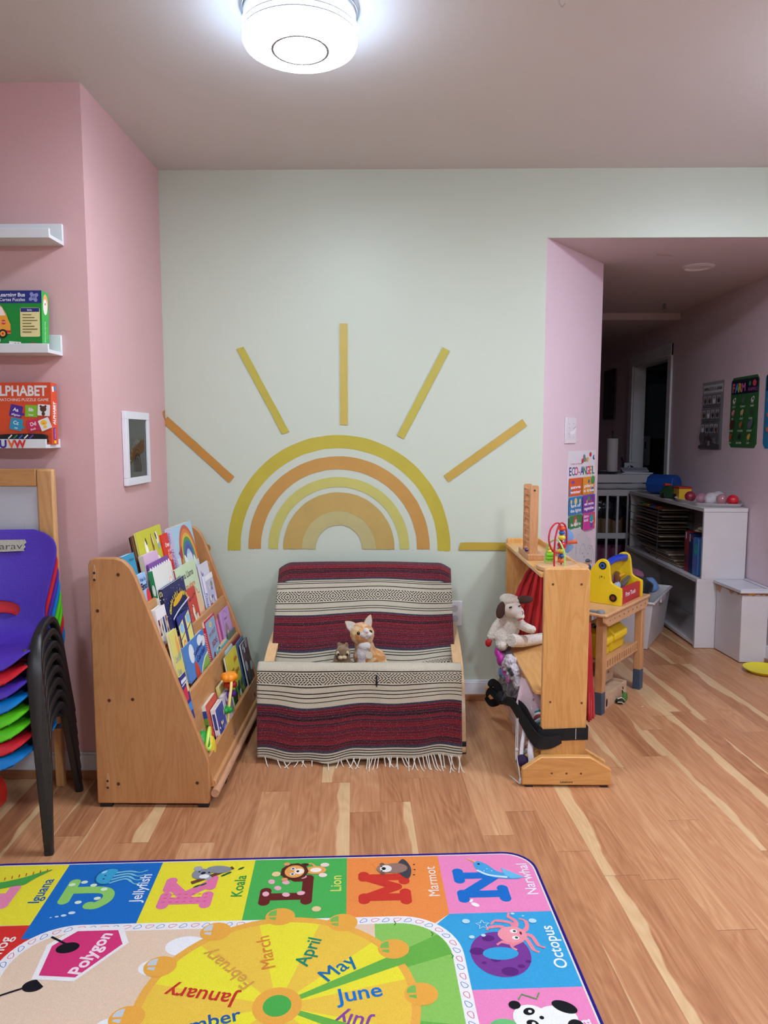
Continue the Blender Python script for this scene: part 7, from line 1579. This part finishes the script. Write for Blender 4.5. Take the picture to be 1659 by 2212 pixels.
# wire rack with wooden puzzle boards
wr = thing('puzzle_rack', 'dark wire rack full of puzzle boards in the upper shelf unit', 'rack', (1.9, 5.2, .413)); q = M(mat('rack_wire', '#4e484a', .4, metal=.4))
for z in (.735, .68, .625, .57, .51): q.tube([(1.775, 5.55, z), (1.775, 4.98, z-.015), (2.0, 4.93, z-.012), (2.0, 5.55, z)], .0022, n=6)
for x, y in ((1.775, 5.55), (1.78, 4.98), (2.0, 4.95)): q.tube([(x, y, .413), (x, y, .76)], .0028, n=6)
q.build('wire_frame', wr)
rp = random.Random(21)
names = ['uppermost', 'second', 'third', 'fourth', 'fifth', 'sixth', 'seventh', 'eighth', 'ninth', 'tenth', 'eleventh', 'twelfth', 'thirteenth', 'fourteenth']
zz = .742
for k in range(12):
    y0 = 4.99+rp.uniform(-.04, .06); col = ('#b39c84', '#7c6a5c', '#a89078', '#5c5048')[k % 4]
    q = M(wood('puzzle_edge%d' % (k % 4), col, col, 'y', streak=.1)); q.box((1.79+rp.uniform(0, .02), y0, zz), (1.98, 5.5, zz+.007))
    if k == 0: 
        c = Cv(q, (1.79, 5.2, zz+.007), (1, 0, 0), (0, 1, 0), eps=.0005)
        for j, cl in enumerate(('#c8442c', '#2c5cb0', '#d88a2c', '#3c9c4c', '#c83c3c')): c.ell(.03, -.12+.06*j, .02, .025, cl)
    if k == 0: 
        for j, cl in enumerate(('#c8442c', '#2c5cb0', '#d88a2c', '#3ca04c')): q.box((1.80, 5.05+.1*j, zz+.008), (1.83, 5.11+.1*j, zz+.02), ink(cl))
    o = q.build('puzzle_board', org=(1.88, 5.25, zz)); tag(o, '%s wooden puzzle board from the top in the wire rack' % names[k], 'puzzle', 'puzzle boards in the rack'); zz -= .0225 if k < 8 else .02
zz = .418
for k in range(6):
    q = M(wood('puzzle_edge%d' % (k % 4), '', '')); q.obox((1.80, 4.62+.05*k, zz+k*.011), (.18, 0, 0), (0, .55, 0), (0, 0, .007)); o = q.build('puzzle_board', org=(1.88, 4.8, zz)); tag(o, 'puzzle board, %s from the bottom of the loose pile in the upper unit' % names[k].replace('uppermost', 'first'), 'puzzle', 'loose pile of puzzle boards')
def boxy(nm, lab, cat, a, b, col, deco=None):
    q = M(ink(col)); q.box(a, b)
    if deco: c = Cv(q, (a[0]-.0002, b[1], a[2]), (0, -1, 0), (0, 0, 1)); c.n = Vector((-1, 0, 0)); deco(c)
    o = q.build(nm, smooth=0, org=a); tag(o, lab, cat); return o
boxy('game_box', 'dark red upright game box in the upper shelf unit', 'box', (1.80, 4.505, .4135), (1.98, 4.56, .66), '#8c2430', lambda c: (c.rect(.01, .20, .02, .04, '#d8d0cc'), c.rect(.004, .05, .05, .05, '#4c2c34')))
boxy('game_box', 'navy blue upright game box beside the dark red one', 'box', (1.80, 4.43, .4135), (1.98, 4.495, .655), '#1f2a5c', lambda c: (c.rect(.005, .19, .018, .045, '#c8ccd4'), c.rect(.04, .21, .02, .02, '#a82c3c')))
q = M(mat('case_blue', '#4a7cc4', .35)); q.prism(rrect(4.345, 0, 4.425, .225, .02), (1.795, 0, .4155), (0, 1, 0), (0, 0, 1), (.17, 0, 0)); c = Cv(q, (1.7948, 4.425, .4155), (0, -1, 0), (0, 0, 1)); c.n = Vector((-1, 0, 0)); c.ell(.05, .155, .022, .034, '#3cb4a4'); c.ell(.05, .16, .004, .005, '#14303c'); c.rect(.035, .04, .022, .06, '#8c6cc0', r=.006)
o = q.build('toy_case', org=(1.88, 4.385, .415), bevel=.004); tag(o, 'light blue case with a green round face at the near end of the shelf', 'toy case')
lump('folded_item', 'cream coloured bundle on top of the upright game boxes', 'bundle', '#b8a88c', [((1.87, 4.40, .69), (.06, .06, .014)), ((1.87, 4.45, .672), (.06, .05, .010))], dis=.004)
# things on top of the shelf unit
tz = .827
dr = thing('blue_toy_drum', 'blue toy shape sorter barrel on the far end of the white shelf', 'toy', (1.9, 5.25, tz)); BD = mat('barrel_blue', '#1d4c9c', .4)
q = M(BD); q.tube([(1.85, 5.35, tz+.072), (1.98, 5.2, tz+.072)], .072, n=8); q.build('barrel', dr, bevel=.004)
dn = Vector((-.13, .15, 0)).normalized()
q = M(mat('barrel_hole', '#0f2450', .5)); 
for a in range(4): q.prism([(-.011, -.011), (.011, -.011), (.011, .011), (-.011, .011)], Vector((1.85, 5.35, tz+.072))+Vector((-.75, -.65, 0)).normalized()*0+dn*.001+Vector((.75, .65, 0))*.035*math.cos(a*PI/2+.8)+Z3*.035*math.sin(a*PI/2+.8), Vector((.75, .65, 0)), Z3, dn*.001)
q.build('shape_hole', dr); 
tt = thing('toy_truck', 'red, green and yellow toy truck beside the blue barrel', 'toy', (1.87, 4.88, tz))
q = M(mat('truck_yellow', '#d8a82c', .4)); q.box((1.845, 4.80, tz+.003), (1.925, 4.90, tz+.075)); q.build('box_body', tt, bevel=.003)
q = M(mat('truck_red', '#b0281f', .4)); q.box((1.84, 4.795, tz+.075), (1.93, 4.92, tz+.085)); q.box((1.80, 4.93, tz+.085), (1.84, 4.98, tz+.10)); q.build('roof', tt, bevel=.003)
q = M(mat('truck_green', '#2c4c2c', .5)); q.prism([(0, 0), (.11, 0), (.11, .07), (.06, .085), (.03, .07), (0, .04)], (1.79, 5.0, tz+.003), Vector((.06, -.1, 0)).normalized(), Z3, Vector((.09, .03, 0))); q.build('cab', tt, bevel=.004)
for y in (4.86, 4.95): q = M(mat('toy_tyre', '')); q.lathe([(0, .008), (.017, .008), (.019, 0), (0, 0)][::-1], (1.80 if y > 4.9 else 1.843, y, tz+.02), axis=(-1, -.3, 0), n=18); q.build('wheel', tt)
tr = thing('white_tray', 'white wavy edged tray on the near end of the white shelf', 'tray', (1.91, 4.5, tz))
outl = spline([(1.80, 4.36), (1.95, 4.30), (2.035, 4.33), (2.035, 4.7), (1.98, 4.84), (1.86, 4.86), (1.785, 4.7), (1.795, 4.5)], 6, True); ctr = Vector((1.91, 4.57))
q = M(mat('tray_white', '#d8d0d2', .35)); n = len(outl); v = []; 
for k, z in ((1, .022), (.97, .022), (.93, .005), (0.0, .005)): v += [(ctr.x+(x-ctr.x)*k, ctr.y+(y-ctr.y)*k, tz+z) for x, y in outl]
v2 = [(ctr.x+(x-ctr.x)*.92, ctr.y+(y-ctr.y)*.92, tz+.0005) for x, y in outl]
q.add(v+v2, [(r*n+i, r*n+(i+1) % n, (r+1)*n+(i+1) % n, (r+1)*n+i)[::-1] for r in range(2) for i in range(n)]+[tuple(2*n+i for i in range(n))]+[(4*n+i, 4*n+(i+1) % n, (i+1) % n, i) for i in range(n)]+[tuple(4*n+i for i in range(n))[::-1]])
q.build('tray', tr, smooth=50)
mg, g, b = base_mat('clear_ball', .06, .6); b.inputs['Base Color'].default_value = (.95, .92, .95, 1); b.inputs['Alpha'].default_value = .28
for i, (x, y, r, col, lab) in enumerate(((1.845, 4.62, .033, '#8c2038', 'dark red ball at the left end of the white tray'), (1.875, 4.53, .033, '#b87c90', 'pale pink see-through ball next to the dark red ball'), (1.90, 4.45, .036, None, 'clear ball in the middle of the white tray'), (1.965, 4.50, .038, None, 'clear ball behind the middle of the white tray'), (1.945, 4.40, .033, '#c07a88', 'pink see-through ball right of the clear balls'), (1.985, 4.345, .033, '#c8202c', 'bright red ball at the right end of the white tray'))):
    q = M(mg if col is None else mat('ball'+col, col, .08, spec=.7, alpha=1 if i in (0, 5) else .6)); q.ball((x, y, tz+.006+r), r, n=28); o = q.build('tray_ball', org=(x, y, tz+.006)); tag(o, lab, 'ball', 'balls on the white tray')
# ================================================================== white bin with stained lid, yellow plate
wbn = thing('diaper_bin', 'tall white bin with a stained lid by the near end of the shelf', 'bin', (1.955, 4.08, 0))
q = M(mat('bin_body', '#cdc6c9', .45, vary=.03)); q.prism([(1.897, 3.985), (2.042, 3.985), (2.042, 4.262), (1.878, 4.262)], (0, 0, .004), (1, 0, 0), (0, 1, 0), (0, 0, .386)); q.build('body', wbn, bevel=.004)
q = M(mat('bin_lid', '#cfcdd6', .35)); q.prism([(1.878, 3.965), (2.045, 3.965), (2.045, 4.264), (1.858, 4.264)], (0, 0, .392), (1, 0, 0), (0, 1, 0), (0, 0, .018)); q.prism([(1.878, 3.965), (2.045, 3.965), (2.045, 3.975), (1.878, 3.975)], (0, 0, .41), (1, 0, 0), (0, 1, 0), (0, 0, .006)); q.box((2.03, 3.97, .41), (2.045, 4.264, .419)); q.build('lid', wbn, bevel=.003)
STM = mat('tape_brown', '#a8714a', .6, vary=.3, vscale=60); q = M(STM)
rs = random.Random(8)
c = Cv(q, (1.897, 3.9845, .39), (1, 0, 0), (0, 0, 1), eps=.0003)
top_ = [(x*.0145, 0) for x in range(11)]; c.poly(top_+[(x*.0145, -.006-.010*rs.random()) for x in range(10, -1, -1)], STM); c.poly(spline([(.03, -.003), (.04, .006), (.055, .006), (.07, -.004), (.06, -.010), (.045, -.011)], 4, True), mat('tape_yellow', '#d8a02c', .5))
dl = Vector((1.878-1.897, 4.262-3.985, 0)); L_ = dl.length; dl.normalize(); c2 = Cv(q, Vector((1.8955, 3.985, .39)), -dl, Z3, eps=.0004); c2.n = Vector((-1, 0, 0))
c2.poly([(-L_*k/14, 0) for k in range(15)]+[(-L_*k/14, -.006-.012*rs.random()-(.03 if k > 11 else 0)-(.012 if 4 < k < 7 else 0)) for k in range(14, -1, -1)], mat('tape_pale', '#b98f6c', .6, vary=.3, vscale=60))
q.build('peeling_tape', wbn, smooth=0)
yp = M(mat('plate_yellow', '#e0cf2c', .4, spec=.5)); yp.lathe([(0, .006), (.07, .006), (.098, .022), (.102, .024), (.102, .020), (.074, .0), (0, .0)][::1][::-1], (1.955, 3.83, .0005), n=44); o = yp.build('yellow_plate', org=(1.955, 3.83, 0)); tag(o, 'round yellow plastic plate on the floor in front of the white bin', 'plate')
# ================================================================== crib and the things on it
cr = thing('baby_crib', 'white slatted crib with a changing top at the end of the hall', 'crib', (1.5, 5.95, 0)); CRM = mat('crib_white', '#b9b7bb', .45); yF = 5.66
q = M(CRM); q.box((.9, yF, .885), (2.03, yF+.03, .95)); q.build('top_rail', cr, bevel=.003)
q = M(CRM); q.box((.9, yF+.005, .785), (2.03, yF+.025, .835)); q.build('upper_rail', cr, bevel=.003)
q = M(CRM); q.box((.9, yF+.005, .455), (2.03, yF+.025, .50)); q.build('middle_rail', cr, bevel=.003)
q = M(CRM); q.box((.9, yF+.005, .13), (2.03, yF+.025, .17)); q.build('lower_rail', cr, bevel=.003)
for k in range(15): x = .93+k*.0785; q = M(CRM); q.box((x-.008, yF+.008, .17), (x+.008, yF+.022, .80)); q.build('slat', cr)
for x in (.9, 1.99): q = M(CRM); q.box((x-.02, yF-.005, 0), (x+.03, yF+.04, .95)); q.build('post', cr, bevel=.003)
for y in (6.3,):
    q = M(CRM); q.box((.9, y, .1), (2.03, y+.02, .95)); q.build('back_panel', cr)
q = M(CRM); q.box((.9, yF+.03, .925), (2.03, 6.3, .945)); q.build('changing_top', cr)
q = M(mat('liner_grey', '#a9aab0', .8)); vv = [];
for i in range(41): 
    for z in (.84, .86, .88): vv.append((.92+1.08*i/40, yF-.004-.010*abs(math.sin(i*.5+z*50)), z))
q.add(vv, [(i*3+j, (i+1)*3+j, (i+1)*3+j+1, i*3+j+1) for i in range(40) for j in range(2)]); o = q.build('gathered_liner', cr); sm_ = o.modifiers.new('t', 'SOLIDIFY'); sm_.thickness = .004
lump('plastic_wrapped_bundle', 'plastic wrapped bundle behind the crib slats', 'bundle', '', [((1.62, 5.9, .68), (.2, .12, .10)), ((1.75, 5.95, .62), (.12, .12, .1))], matl=mat('wrap_grey', '#34343a', .2, spec=.8), dis=.03, sc=.03, vox=.008)
boxy('cardboard_box', 'brown cardboard box behind the crib slats', 'box', (1.5, 5.85, .48), (2.0, 6.15, .62), '#7c6044'); lump('box_under', None, None, '#2c2c30', [((1.6, 6.0, .40), (.2, .1, .08))], vox=.01) if 0 else None
q = M(mat('shelf_inside_crib', '#3a3638', .7)); q.box((.92, yF+.04, .44), (2.0, 6.29, .455)); q.build('inner_shelf', cr)
boxy('pink_tub', 'pink plastic tub low behind the crib slats', 'tub', (1.45, 5.85, .17), (1.9, 6.15, .38), '#8c4468'); q = M(CRM); q.box((.92, yF+.04, .15), (2.0, 6.29, .168)); q.build('bottom_board', cr)
pt = thing('paper_towel_roll', 'white paper towel roll on a dark stand on top of the crib', 'paper towel', (1.70, 5.80, .951))
q = M(mat('stand_dark', '#1d1c20', .4)); q.lathe([(0, .012), (.075, .010), (.08, 0), (0, 0)][::-1], (1.70, 5.80, .9455), n=32); q.cyl((1.70, 5.80, .95), (1.70, 5.80, 1.27), .006); q.ball((1.70, 5.80, 1.27), (.008, .008, .014)); q.build('stand', pt)
q = M(mat('towel_white', '#b9b6b8', .9)); q.lathe([(.012, .0), (.041, .0), (.042, .004), (.042, .252), (.04, .256), (.012, .256)][::-1], (1.70, 5.80, .966), n=32); q.build('roll', pt)
q = M(mat('tray_black', '#121216', .3)); q.prism(rrect(1.52, 0, 1.80, .012, .004), (0, 5.75, .9455), (1, 0, 0), (0, 0, 1), (0, .2, 0))
ot = q.build('dark_mat', org=(1.6, 5.8, .945)); tag(ot, 'thin dark mat below the paper towel stand', 'mat')
ps = thing('paper_stack', 'ruled papers in a white letter tray on top of the crib', 'paper', (1.85, 5.74, .951))
q = M(mat('tray_clear_white', '#b9bcc2', .3)); q.prism([(0, 0), (.27, 0), (.28, .012), (.07, .02), (.04, .006)], (1.70, 5.672, .951), (1, 0, 0), (0, 0, 1), (0, .14, 0)); q.build('letter_tray', ps, bevel=.001)
q = M(mat('paper_ruled', '#b4bac6', .7)); q.obox((1.745, 5.675, .972), (.20, 0, .0), (.02, .12, .022), (0, 0, .004)); c = Cv(q, (1.745, 5.675, .977), (1, 0, 0), Vector((.16, .97, .178)).normalized()); 
for k in range(8): c.line([(.01, .012*k+.01), (.19, .012*k+.01)], .0015, '#6c7c9c')
q.build('papers', ps, smooth=0)
sk = thing('white_toy_seat', 'small white arched stand on top of the crib', 'stand', (1.86, 5.88, .946)); q = M(mat('arch_white', '#a9abb2', .4)); arch = [(-.045, 0), (-.052, .085), (.052, .085), (.045, 0), (.03, 0), (.03, .035), (.018, .06), (0, .066), (-.018, .06), (-.03, .035), (-.03, 0)]
q.prism(arch, (1.86, 5.85, .9455), (1, 0, 0), (0, 0, 1), (0, .07, 0)); q.build('arch', sk, bevel=.003)
q = M(mat('cable_black', '#17171b', .5))
for k in range(3): q.tube(spline([(1.775+k*.006, 5.82, .948), (1.79+k*.008, 5.84, 1.02), (1.785+k*.004, 5.86, 1.075)], 6), .003, n=6)
o = q.build('black_cables', org=(1.78, 5.84, .946)); tag(o, 'black cables beside the paper towel roll', 'cable')
# kitchen: soap dispenser through the door
sd = thing('soap_dispenser', 'white wall soap dispenser seen through the doorway', 'dispenser', (2.3, 6.47, 1.0)); q = M(mat('disp_white', '#a8a9ae', .4)); q.prism(rrect(2.19, 0.98, 2.27, 1.24, .02), (0, 6.60, 0), (1, 0, 0), (0, 0, 1), (0, .08, 0)); q.build('housing', sd, bevel=.008); q = M(mat('disp_dark', '#1c2024', .3)); q.box((2.215, 6.597, 1.13), (2.228, 6.601, 1.19)); q.build('window', sd)
q = M(P_TEAL); q.box((2.15, 6.68, 0), (3.98, 6.75, 2.3)); q.box((2.15, 6.678, 1.70), (3.98, 6.68, 1.82), MATS['wallpaper_border']); struct(q.build('wall_kitchen_back', smooth=0))
q = M(mat('fridge_dark', '#17171b', .4)); q.box((2.28, 6.35, 0), (2.9, 6.67, 1.22)); o = q.build('dark_cabinet', org=(2.6, 6.5, 0), bevel=.01); tag(o, 'dark cabinet seen through the doorway of the right wall', 'cabinet')
# posters on the right wall
def wposter(nm, lab, ya, yb, z0, z1, bg, art, r=.0):
    q = M(ink(bg)); Y = Vector((0, -1, 0)); pts = [(0, 0), (ya-yb, 0), (ya-yb, z1-z0), (0, z1-z0)]; w, h = ya-yb, z1-z0
    if r: pts = [(w-r, 0), (w, r), (w, h-r), (w-r, h), (r, h), (0, h-r), (0, r), (r, 0)]
    q.prism(pts, (2.0485, ya, z0), Y, Z3, (.001, 0, 0)); c = Cv(q, (2.0483, ya, z0), Y, Z3, eps=.0003); c.n = Vector((-1, 0, 0)); art(c, w, h)
    o = q.build(nm, smooth=0, org=(2.05, (ya+yb)/2, z0)); tag(o, lab, 'poster')
def art_bw(c, w, h):
    c.rect(.015, h-.07, w-.03, .05, '#cfcdd2'); c.text('ANIMALES DE LA GRANJA', w/2, h-.045, .022, '#2c2a30', w=w*.85, bold=.02)
    r = random.Random(3)
    for j in range(3):
        for i in range(4):
            x = .02+i*(w-.04)/4; y = h-.165-j*.092; c.rect(x, y, (w-.04)/4-.008, .082, '#6a666e'); c.rect(x+.005, y+.022, (w-.04)/4-.018, .055, '#b8b4ba'); c.ell(x+.033, y+.045, .017+.006*r.random(), .02, ('#4a4448', '#5c4038', '#efeef0', '#38343a')[(i+j) % 4]); c.ell(x+.033, y+.06, .01, .010, '#8a8488')
    c.poly([(0, .0), (w, .0), (w, .03), (w*.5, .045), (0, .02)], '#4c484c')
    for x in (.04, .08, w-.04): c.ell(x, .075, .026, .035, '#5e5c62'); c.rect(x-.003, .02, .006, .03, '#38343a')
    c.poly([(w*.42, .02), (w*.42, .07), (w*.5, .10), (w*.62, .07), (w*.62, .02)], '#4c2c30'); c.rect(w*.47, .022, .035, .03, '#9c9498')
def art_farm(c, w, h):
    c.rect(.01, h-.10, w-.02, .085, '#1d2038', r=.008)
    for i, (ch, col) in enumerate(zip('FARM', ('#d8608c', '#4aa4c8', '#e0b03c', '#d86cb0'))): c.text(ch, .035+i*.042, h-.062, .05, col, bold=.05)
    c.text('ANIMALS', w*.80, h-.078, .02, '#b060a0', w=w*.34, bold=.03); c.ell(w*.86, h-.045, .022, .018, '#d84c5c'); c.ell(w*.7, h-.045, .014, .014, '#3c8c5c')
    nm = ['COW', 'DONKEY', 'SHEEP', 'PIG', 'GOAT', 'DUCK', 'HORSE', 'CHICKEN', 'DONKEY', 'HEN', 'ROOSTER', 'CAT']; cs = ['#e8e4e4', '#5c6860', '#e8e4dc', '#d88ca0', '#d8b880', '#3c4c3c', '#5c2c24', '#a86434', '#5c6470', '#b04c2c', '#2c2c30', '#d8a44c']
    for k in range(12):
        x = .055+(k % 3)*(w-.11)/2; y = h-.138-(k//3)*.071; s = 1 if k not in (6, 8) else 1.5
        c.ell(x, y, .019*s, .014*s, cs[k], rot=20); c.ell(x+.012*s, y+.01*s, .010*s, .009*s, cs[k]); 
        if k in (0, 2): c.ell(x+.006, y+.004, .008, .008, '#1c1c20')
        c.rect(x-.012, y-.022*s, .004, .014, cs[k]); c.rect(x+.008, y-.022*s, .004, .014, cs[k]); c.text(nm[k], x, y-.036, .011, '#d8e4d4', bold=.02)
wposter('animal_poster', 'grey poster with rows of farm animal pictures on the pink wall', 4.995, 4.675, 1.157, 1.588, '#98959c', art_bw)
wposter('farm_poster', 'green farm animals poster with rounded corners on the pink wall', 4.575, 4.23, 1.172, 1.587, '#35683a', art_farm, .025)
wposter('blue_poster', 'edge of a blue poster at the right of the green farm poster', 4.158, 3.82, 1.172, 1.587, '#2c7ca8', lambda c, w, h: (c.rect(.01, h-.10, w-.02, .085, '#14283c'), [c.text('OCEAN', w*.5, h-.06, .04, '#e0c84c')], [c.ell(.05+.1*(k % 3), h-.15-.08*(k//3), .018, .014, ('#d8704c', '#e0c84c', '#5c9cc8')[k % 3]) for k in range(9)]), .025)
t = thing('dark_framed_picture', 'dark framed picture on the shadowed hall wall', 'picture', (2.04, 7.1, 1.38)); q = M(mat('dark_frame', '#2b2022', .5)); q.box((2.03, 6.93, 1.40), (2.049, 7.28, 1.86)); q.build('frame', t, bevel=.003); q = M(mat('dark_picture', '#3c2e30', .5, vary=.3, vscale=20)); q.box((2.028, 6.97, 1.44), (2.0305, 7.24, 1.82)); q.build('print', t, smooth=0)
# patched paint on the ceilings
q = M(mat('patch_plaster', '#b8a49c', .7)); c = Cv(q, (1.32, 3.72, 2.1148), (1, 0, 0), (0, 1, 0), eps=.0001); c.n = Vector((0, 0, -1)); c.poly(spline([(-.05, -.03), (-.02, -.01), (.02, .0), (.05, .03), (.02, .025), (-.02, .02), (-.045, .0)], 4, True), mat('patch_plaster', '')); o = struct(q.build('ceiling_patch', smooth=0))
